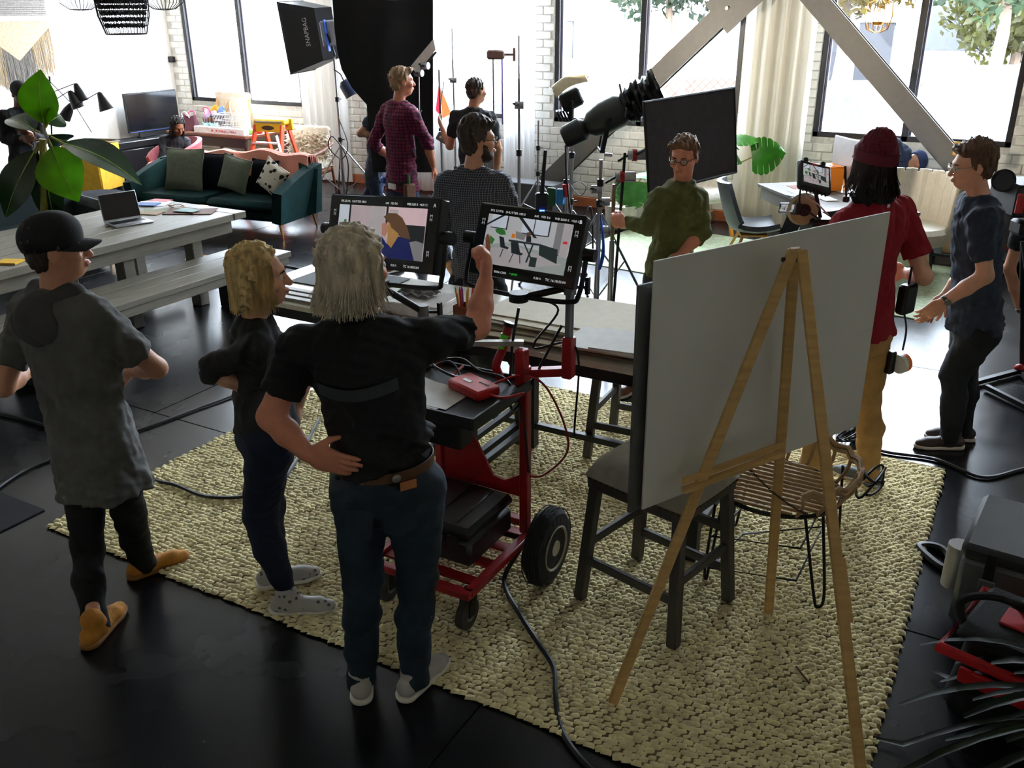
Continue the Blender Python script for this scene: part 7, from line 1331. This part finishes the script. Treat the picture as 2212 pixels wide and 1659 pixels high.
# 2 man in the cap
def hoodie(K):
    v, q = solid([cone(K['nb'] - K['rt'] * .085 + K['tu'] * .012, K['nb'] - K['fr'] * .10 - K['tu'] * .03, .046, .055, .03), cone(K['nb'] + K['rt'] * .085 + K['tu'] * .012, K['nb'] - K['fr'] * .10 - K['tu'] * .03, .046, .055, .03), ell(K['nb'] - K['fr'] * .125 - K['tu'] * .075, (.11, .045, .08), np.stack([K['rt'], K['fr'], K['tu']], 1), .03)], .007, wob=[(.0016, .07, (1, 1, 1))]); fast('hood', v, q, blackcloth('hood', (70, 68, 68)), K['t'])
person('man in a black cap and long grey hooded tee with tan boots', [(212, 1378), (318, 1238)], 22, (122, 538, 0), (212, 985, 0), dict(R=dict(el=(338, 795, .05), wr=(282, 800, .27), pose='relaxed', nrm=-R0), L=dict(el=(8, 835, .05), wr=(62, 800, .27), pose='relaxed', nrm=R0)),
       blackcloth('grey_tee', (98, 97, 94)), blackcloth('black_jeans', (18, 18, 20)), mat('tan_suede', (196, 132, 44), .8, var=.2, bump=.2), 'tan', ball_cap((14, 14, 16)), look=68, toes=(8, 52), res=.0068, knees=[(190, 1195, .04), (285, 1130, .10)], hem=.145, bulk=1.22, legr=1.0, extras=[hair_short((52, 40, 34), .985), hoodie], solecol=mat('sole_tan', (150, 104, 50), .7))
# 3 blonde woman
person('blonde woman in a dark sweater and navy jeans with hand on hip', [(598, 1262, .02), (628, 1322, .0)], 70, (560, 596, 0), (575, 905, 0), dict(R=dict(el=(455, 795, -.10), wr=(528, 838, -.08), hand=(575, 850, -.03), pose='hip', nrm=R0), L=dict(el=(655, 800, .2), wr=(645, 870, .15), pose='hip', nrm=-R0)),
       blackcloth('sweater', (40, 39, 42)), denim('navy', (22, 32, 58)), pattern('star_print', 'v', (186, 184, 182), (92, 92, 98), 34, .6, w=.26), 'fair', hair_long((206, 178, 124), -.105, (.093, .105, .098), .85, 900, 5, .010, taper=.12), look=82, toes=(72, 88), res=.0065, fem=True, sleeve='half', knees=[(578, 1095, .05), (562, 1110, 0)], hem=.03, girth=1.14, legr=1.1)
# 4 man in the checked shirt
person('bearded man in a grey checked shirt and glasses seen from behind', [(1065, 880), (1142, 880)], 12, (1033, 303, 0), (1030, 592, 0), dict(R=dict(el=(1118, 515, .03), wr=(1090, 560, .24), pose='relaxed', nrm=-R0), L=dict(el=(945, 520, .03), wr=(975, 580, .2), pose='relaxed', nrm=R0)),
       pattern('gingham', 'check', (34, 36, 46), (112, 114, 124), 24, .85, w=.86), blackcloth('dark_trousers', (24, 26, 32)), mat('brown_shoe', (88, 56, 40), .5), 'tan', hair_short((62, 46, 36), 1.05, .4, (60, 42, 32), volume=.012), look=72, res=.0075, sleeve='mid', hem=.10, extras=[glasses()])
# 5 man in green
person('smiling man in an olive green top and glasses holding a grip stand', [(1435, 862), (1368, 846)], -128, (1478, 338, 0), (1443, 588, 0), dict(R=dict(sh=(1422, 428, -.05), el=(1398, 490, -.16), wr=(1352, 480, -.02), hand=(1328, 476, .04), pose='grip', nrm=FG, sl='long'), L=dict(sh=(1508, 432, .0), el=(1518, 500, -.06), wr=(1470, 550, -.16), hand=(1440, 580, -.16), pose='hip', nrm=FG)),
       mat('olive_knit', (92, 96, 50), .9, var=.15, bump=.25, bscale=160), denim('dark_grey', (44, 48, 54)), mat('brown_boot', (110, 66, 44), .5), 'ruddy', hair_short((112, 78, 52), 1.0, .5), look=-150, pitch=12, res=.007, sleeve='half', hem=.03, toes=(-120, -135), extras=[glasses((24, 22, 22), False), belt((40, 30, 24), .05)])
# 6 camera assistant in red
def red_extra(K):
    t, pv, rt, fr, J = K['t'], K['pv'], K['rt'], K['fr'], K['J']
    v, q = solid([cone(K['nb'] - rt * .07 + UPV * .03, K['nb'] + rt * .07 + UPV * .03, .05, .05, .02, K['fr'], 1.3), ell(K['nb'] + UPV * .02, (.085, .085, .045), None, .02)], .008, wob=[(.004, .05, (1, 1, 1))]); fast('neck_scarf', v, q, blackcloth('scarf', (28, 28, 30)), t)
    strands(K, mat('hair_dark_wavy', (40, 28, 22), .5, var=.4), 420, -.12, (.088, .106, .06), 1.0, 9, .03, .0032)
    B().box(K['nb'] - fr * .085 - UPV * .005, (.016, .004, .014), np.stack([rt, fr, UPV], 1)).build('shirt_tag', wht, t)
    p = J((1958, 645, -.02)); B().box(p, (.09, .06, .15), np.stack([rt, fr, UPV], 1), bev=.012).build('belt_pouch', blk, t); B().cyl(p + UPV * .07, p + UPV * .16, .006, n=6).build('radio_antenna', blk, t)
    p2 = J((1945, 785, -.04)); B().tube(spline([p - UPV * .07, (p + p2) / 2 + rt * .02, p2 + UPV * .07]), .005, 6).build('lanyard', blk, t); B().cyl(p2 - rt * .018, p2 + rt * .005, .05, n=20).build('tape_roll', wht, t); B().cyl(p2 + rt * .005, p2 + rt * .028, .05, n=20).build('tape_roll', mat('tape_orange', (240, 120, 30), .5), t); p3 = J((1922, 782, -.02)); B().box(p3, (.04, .05, .12), np.stack([rt, fr, UPV], 1), bev=.008).build('marker_pouch', blk, t)
person('camera assistant in a maroon beanie, red tee and khaki trousers', [(1740, 1055), (1872, 1045)], -28, (1884, 352, 0), (1862, 694, 0), dict(R=dict(el=(1996, 598, -.02), wr=(1955, 590, .20), hand=(1925, 580, .28), pose='relaxed', nrm=-R0), L=dict(el=(1775, 575, .10), wr=(1800, 520, .30), pose='grip', nrm=R0)),
       mat('crimson_tee', (146, 16, 34), .9, var=.12, bump=.15, bscale=200), mat('khaki', (178, 138, 82), .85, var=.15, bump=.2, bscale=200), mat('grey_sneaker', (92, 98, 104), .7), 'fair', beanie((112, 26, 44)), look=-22, toes=(-42, -48), res=.007, hem=.06, wide=1.02, legr=1.12, bulk=1.05, extras=[belt((70, 48, 36), .02), red_extra])
# 7 man in navy tee
person('man in a navy tee and dark jeans with wire glasses facing the desk', [(2048, 968), (2072, 950)], -78, (2100, 358, 0), (2108, 690, .02), dict(L=dict(sh=(2118, 478, -.16), el=(2128, 596, -.20), wr=(2038, 652, -.18), hand=(1985, 690, -.16), pose='relaxed', nrm=FG), R=dict(el=(2085, 590, .22), wr=(2040, 640, .20), pose='relaxed', nrm=-FG)),
       mat('navy_tee', (44, 54, 74), .9, var=.12, bump=.15, bscale=200), denim('black_blue', (22, 26, 34)), mat('dark_boot', (66, 52, 50), .55), 'fair', hair_short((92, 66, 46), 1.03, .7, volume=.01), look=-84, pitch=8, toes=(-88, -80), res=.007, hem=.04, bulk=1.08, girth=1.04, knees=[(2060, 808, -.04), (2082, 800, .08)], legr=1.15, extras=[glasses((150, 146, 140), True), watch('L')])
# 8 grip in maroon plaid
def toolbelt(K):
    belt((26, 26, 28), .0, False, .05, .03)(K); t, pv, rt, fr = K['t'], K['pv'], K['rt'], K['fr']; p = pv + rt * .17 - UPV * .08 - fr * .04
    B().box(p, (.06, .12, .18), np.stack([rt, fr, UPV], 1), bev=.015).build('tool_pouch', mat('pouch_leather', (110, 74, 52), .7), t); B().cyl(p + UPV * .05, p + UPV * .17, .014, n=8).build('tool_handle', mat('tool_green', (40, 120, 60), .5), t); B().tube([p - UPV * .12 + rt * .02 + (fr * math.cos(a) + UPV * math.sin(a)) * .07 for a in np.linspace(0, 6.28, 19)[:-1]], .018, 8, True).build('tape_roll', mat('tape_navy', (52, 54, 70), .5), t); B().box(pv - fr * .15 + rt * .05 - UPV * .02, (.1, .02, .05), np.stack([rt, fr, UPV], 1)).build('white_rag', wht, t); B().box(pv - fr * .13 - rt * .12 + UPV * .01, (.06, .03, .06), np.stack([rt, fr, UPV], 1), bev=.01).build('blue_glove', bluep, t)
person('grip in a maroon plaid shirt and tool belt beside the black drape', [(838, 590), (912, 580)], 48, (868, 176, 0), (868, 392, 0), dict(R=dict(el=(922, 305, -.05), wr=(936, 358, .0), pose='relaxed', nrm=-R0), L=dict(el=(806, 310, .12), wr=(850, 345, .3), pose='relaxed', nrm=R0)),
       pattern('maroon_plaid', 'check', (122, 26, 64), (56, 16, 46), 10, .85, w=.80), denim('mid', (36, 48, 76)), mat('work_boot', (140, 96, 60), .6), 'ruddy', hair_short((150, 118, 86), 1.02, .5), look=66, res=.009, sleeve='half', hem=.08, bulk=1.05, girth=1.05, hd=1.08, knees=[(842, 482, .05), (905, 470, .05)], extras=[toolbelt])
# 9 man in black tee in the bright gap
person('man in a black tee standing in the bright gap between curtains', [(1000, 0, 0), (1052, 0, 0)], 15, (1029, 196, 0), (1022, 400, 0), dict(R=dict(el=(1076, 322, .05), wr=(1072, 380, .15), pose='relaxed', nrm=-R0), L=dict(el=(972, 315, .08), wr=(955, 275, .25), pose='relaxed', nrm=R0)), blackcloth('black_tee', (40, 40, 42)), denim('black_blue', (22, 26, 34)), mat('dark_boot'), 'olive', hair_short((58, 44, 36), .98), look=48, s=9.2, res=.009, hem=.06, hd=1.02)
# 10 man half hidden by the drape
person('man in a dark blue tee half hidden behind the black drape', [(790, 0, 0), (826, 0, 0)], 80, (822, 190, 0), (812, 380, 0), dict(R=dict(el=(778, 288, -.1), wr=(812, 292, -.12), pose='relaxed', nrm=-FG), L=dict(el=(840, 290, .2), wr=(850, 300, .1), pose='relaxed', nrm=FG)), blackcloth('blue_tee', (40, 46, 60)), denim('mid'), mat('dark_boot'), 'tan', hair_short((40, 32, 28)), look=80, s=10.7, res=.010, hem=.05)
# 11 man in black by the far wall
person('man in black with a black cap looking down beside the big plant', [(30, 0, 0), (66, 0, 0)], 125, (44, 204, 0), (52, 372, 0), dict(R=dict(el=(12, 300, -.05), wr=(50, 300, -.18), pose='relaxed', nrm=FG), L=dict(el=(92, 300, .05), wr=(66, 290, -.15), pose='relaxed', nrm=FG)), blackcloth('black_top', (16, 16, 18)), blackcloth('black_jeans'), mat('dark_boot'), 'brown', ball_cap((20, 20, 24), False), look=128, pitch=32, s=9.95, res=.010, sleeve='long', hem=.06)
# 12 seated woman
def lap(K):
    for sd in 'RL':
        w, e = K['WR'][sd], K['EL'][sd]; d = unit(w - e); B().cyl(w - d * .07, w - d * .03, .046, n=14).build('yellow_cuff', mat('cuff_yellow', (226, 180, 60), .7), K['t'])
person('woman with long black hair seated in the pink tub chair', [(432, 0, -.55), (408, 0, -.62)], 150, (384, 272, -.10), (372, 352, .10), dict(R=dict(el=(350, 342, -.15), wr=(392, 348, -.42), pose='relaxed', nrm=-UPV), L=dict(el=(415, 338, -.05), wr=(408, 348, -.42), pose='relaxed', nrm=-UPV)), blackcloth('black_jacket', (26, 26, 34)), blackcloth('dark_leggings', (22, 20, 24)), mat('dark_boot'), 'brown', hair_long((24, 20, 20), -.26, (.092, .108, .094), 1.0, 300, 11, .02), look=140, pitch=30, s=12.75, res=.010, fem=True, sleeve='long', knees=[(428, 372, -.40), (404, 372, -.46)], seat=True, hem=.02, extras=[lap], bulk=1.15)
# 13 crew member bending over behind the chair
person('crew member in a blue cap bending over behind the cream chair', [(1880, 0, .05), (1905, 0, .05)], 95, (1974, 352, 0), (1914, 334, .05), dict(R=dict(el=(1950, 385, -.12), wr=(1965, 420, -.10), pose='relaxed', nrm=FG), L=dict(el=(1955, 385, .15), wr=(1965, 420, .12), pose='relaxed', nrm=FG)), mat('navy_jacket', (44, 58, 86), .85, var=.12), denim('mid'), mat('dark_boot'), 'tan', ball_cap((44, 60, 104), True), s=9.3, res=.009, sleeve='long', hem=.04, bend=(FG * .45 - UPV * .8 + R0 * .35, R0 * .85 + UPV * .2 + FG * .2))
# 14 camera operator at the right edge
person('camera operator in dark clothes standing behind the cinema camera', [(2262, 0, .1), (2300, 0, .1)], -55, (2290, 330, .05), (2275, 640, .1), dict(L=dict(sh=(2222, 455, 0), el=(2180, 580, -.02), wr=(2206, 672, -.05), hand=(2222, 705, -.04), pose='relaxed', nrm=R0), R=dict(el=(2350, 590, .2), wr=(2300, 620, .3), pose='relaxed', nrm=-R0)), blackcloth('op_tee', (30, 32, 36)), blackcloth('op_trousers', (26, 28, 32)), mat('dark_boot'), 'tan', hair_short((50, 38, 30)), s=6.35, res=.009, extras=[watch('L')])
# ================================================================== CAMERA RIG HELD BY THE ASSISTANT
SR = sdist(at(1806, 1050)) + .38; JR = lambda x, y, d=0: ats(x, y, SR + d); rp = JR(1770, 520)
t = T('camera_rig', 'handheld camera rig with a small screen held by the assistant in red', 'camera', rp)
c, x, y, n, w, h = quad_fit([(1733, 345), (1800, 362), (1792, 414), (1724, 397)], SR); R_ = np.stack([x, y, n], 1); B().box(c - n * .02, (w * 1.06, h * 1.12, .036), R_, bev=.012).build('monitor_housing', blk, t); picture(t, c, x, y, w * .80, h * .74, n, picB, 'monitor_image')
for s in (-1, 1): B().box(c + x * s * w * .28 + y * h * .62 - n * .02, (w * .15, h * .16, .03), R_, bev=.006).build('sunhood_lug', blk, t)
b = B()
for k in range(7): b.box(c + x * w * (-.36 + .12 * k) - y * h * .60 - n * .01, (w * .06, h * .09, .02), R_, bev=.003)
b.build('button_row', blk, t); text('REC', c - x * w * .12 + y * h * .385 + n * .002, x, y, .016, scr_mats['red'], t)
c2, x2, y2, n2, w2, h2 = quad_fit([(1685, 440), (1718, 441), (1717, 460), (1684, 458)], SR + .1); R2_ = np.stack([x2, y2, n2], 1); B().box(c2 - n2 * .015, (w2 * 1.15, h2 * 1.25, .03), R2_, bev=.006).build('viewfinder_housing', blk, t); picture(t, c2, x2, y2, w2 * .85, h2 * .8, n2, picB, 'viewfinder_image')
q = JR(1735, 452, .05); B().lathe([(.02, -.02), (.075, -.02), (.085, 0), (.075, .02), (.03, .02), (.03, -.02)], q, -FG, 24).build('follow_wheel', mat('wheel_tan', (176, 156, 118), .6), t); B().cyl(q - FG * .022, q - FG * .03, .032, n=18).build('wheel_hub', blk, t)
B().box(JR(1765, 490, .08), (.12, .22, .12), np.stack([R0, FG, UPV], 1), bev=.012).build('camera_body', blk, t); B().cyl(JR(1745, 500, .18), JR(1740, 502, .36), .045, n=18).build('lens', blk, t); B().cyl(JR(1762, 415, .02), JR(1772, 470, .05), .010, n=8).build('monitor_arm', blk, t)
B().cyl(JR(1828, 425), JR(1826, 358), .006, n=6).build('antenna', blk, t); B().box(JR(1828, 430), (.03, .03, .03), bev=.005).build('antenna_base', blk, t); B().tube([JR(1800, 520, .02), JR(1785, 505, .06), JR(1770, 500, .08)], .012, 8).build('hand_grip', blk, t)
B().tube(spline([JR(1730, 400), JR(1728, 440, -.03), JR(1750, 460, -.03), JR(1780, 480, 0), JR(1795, 500, .03)]), .005, 6).build('rig_cable', blk, t); B().tube(spline([JR(1745, 408), JR(1742, 425, -.03), JR(1765, 440, -.03), JR(1790, 465, 0)]), .004, 6).build('rig_cable', mat('cable_white', (200, 196, 190), .5), t)
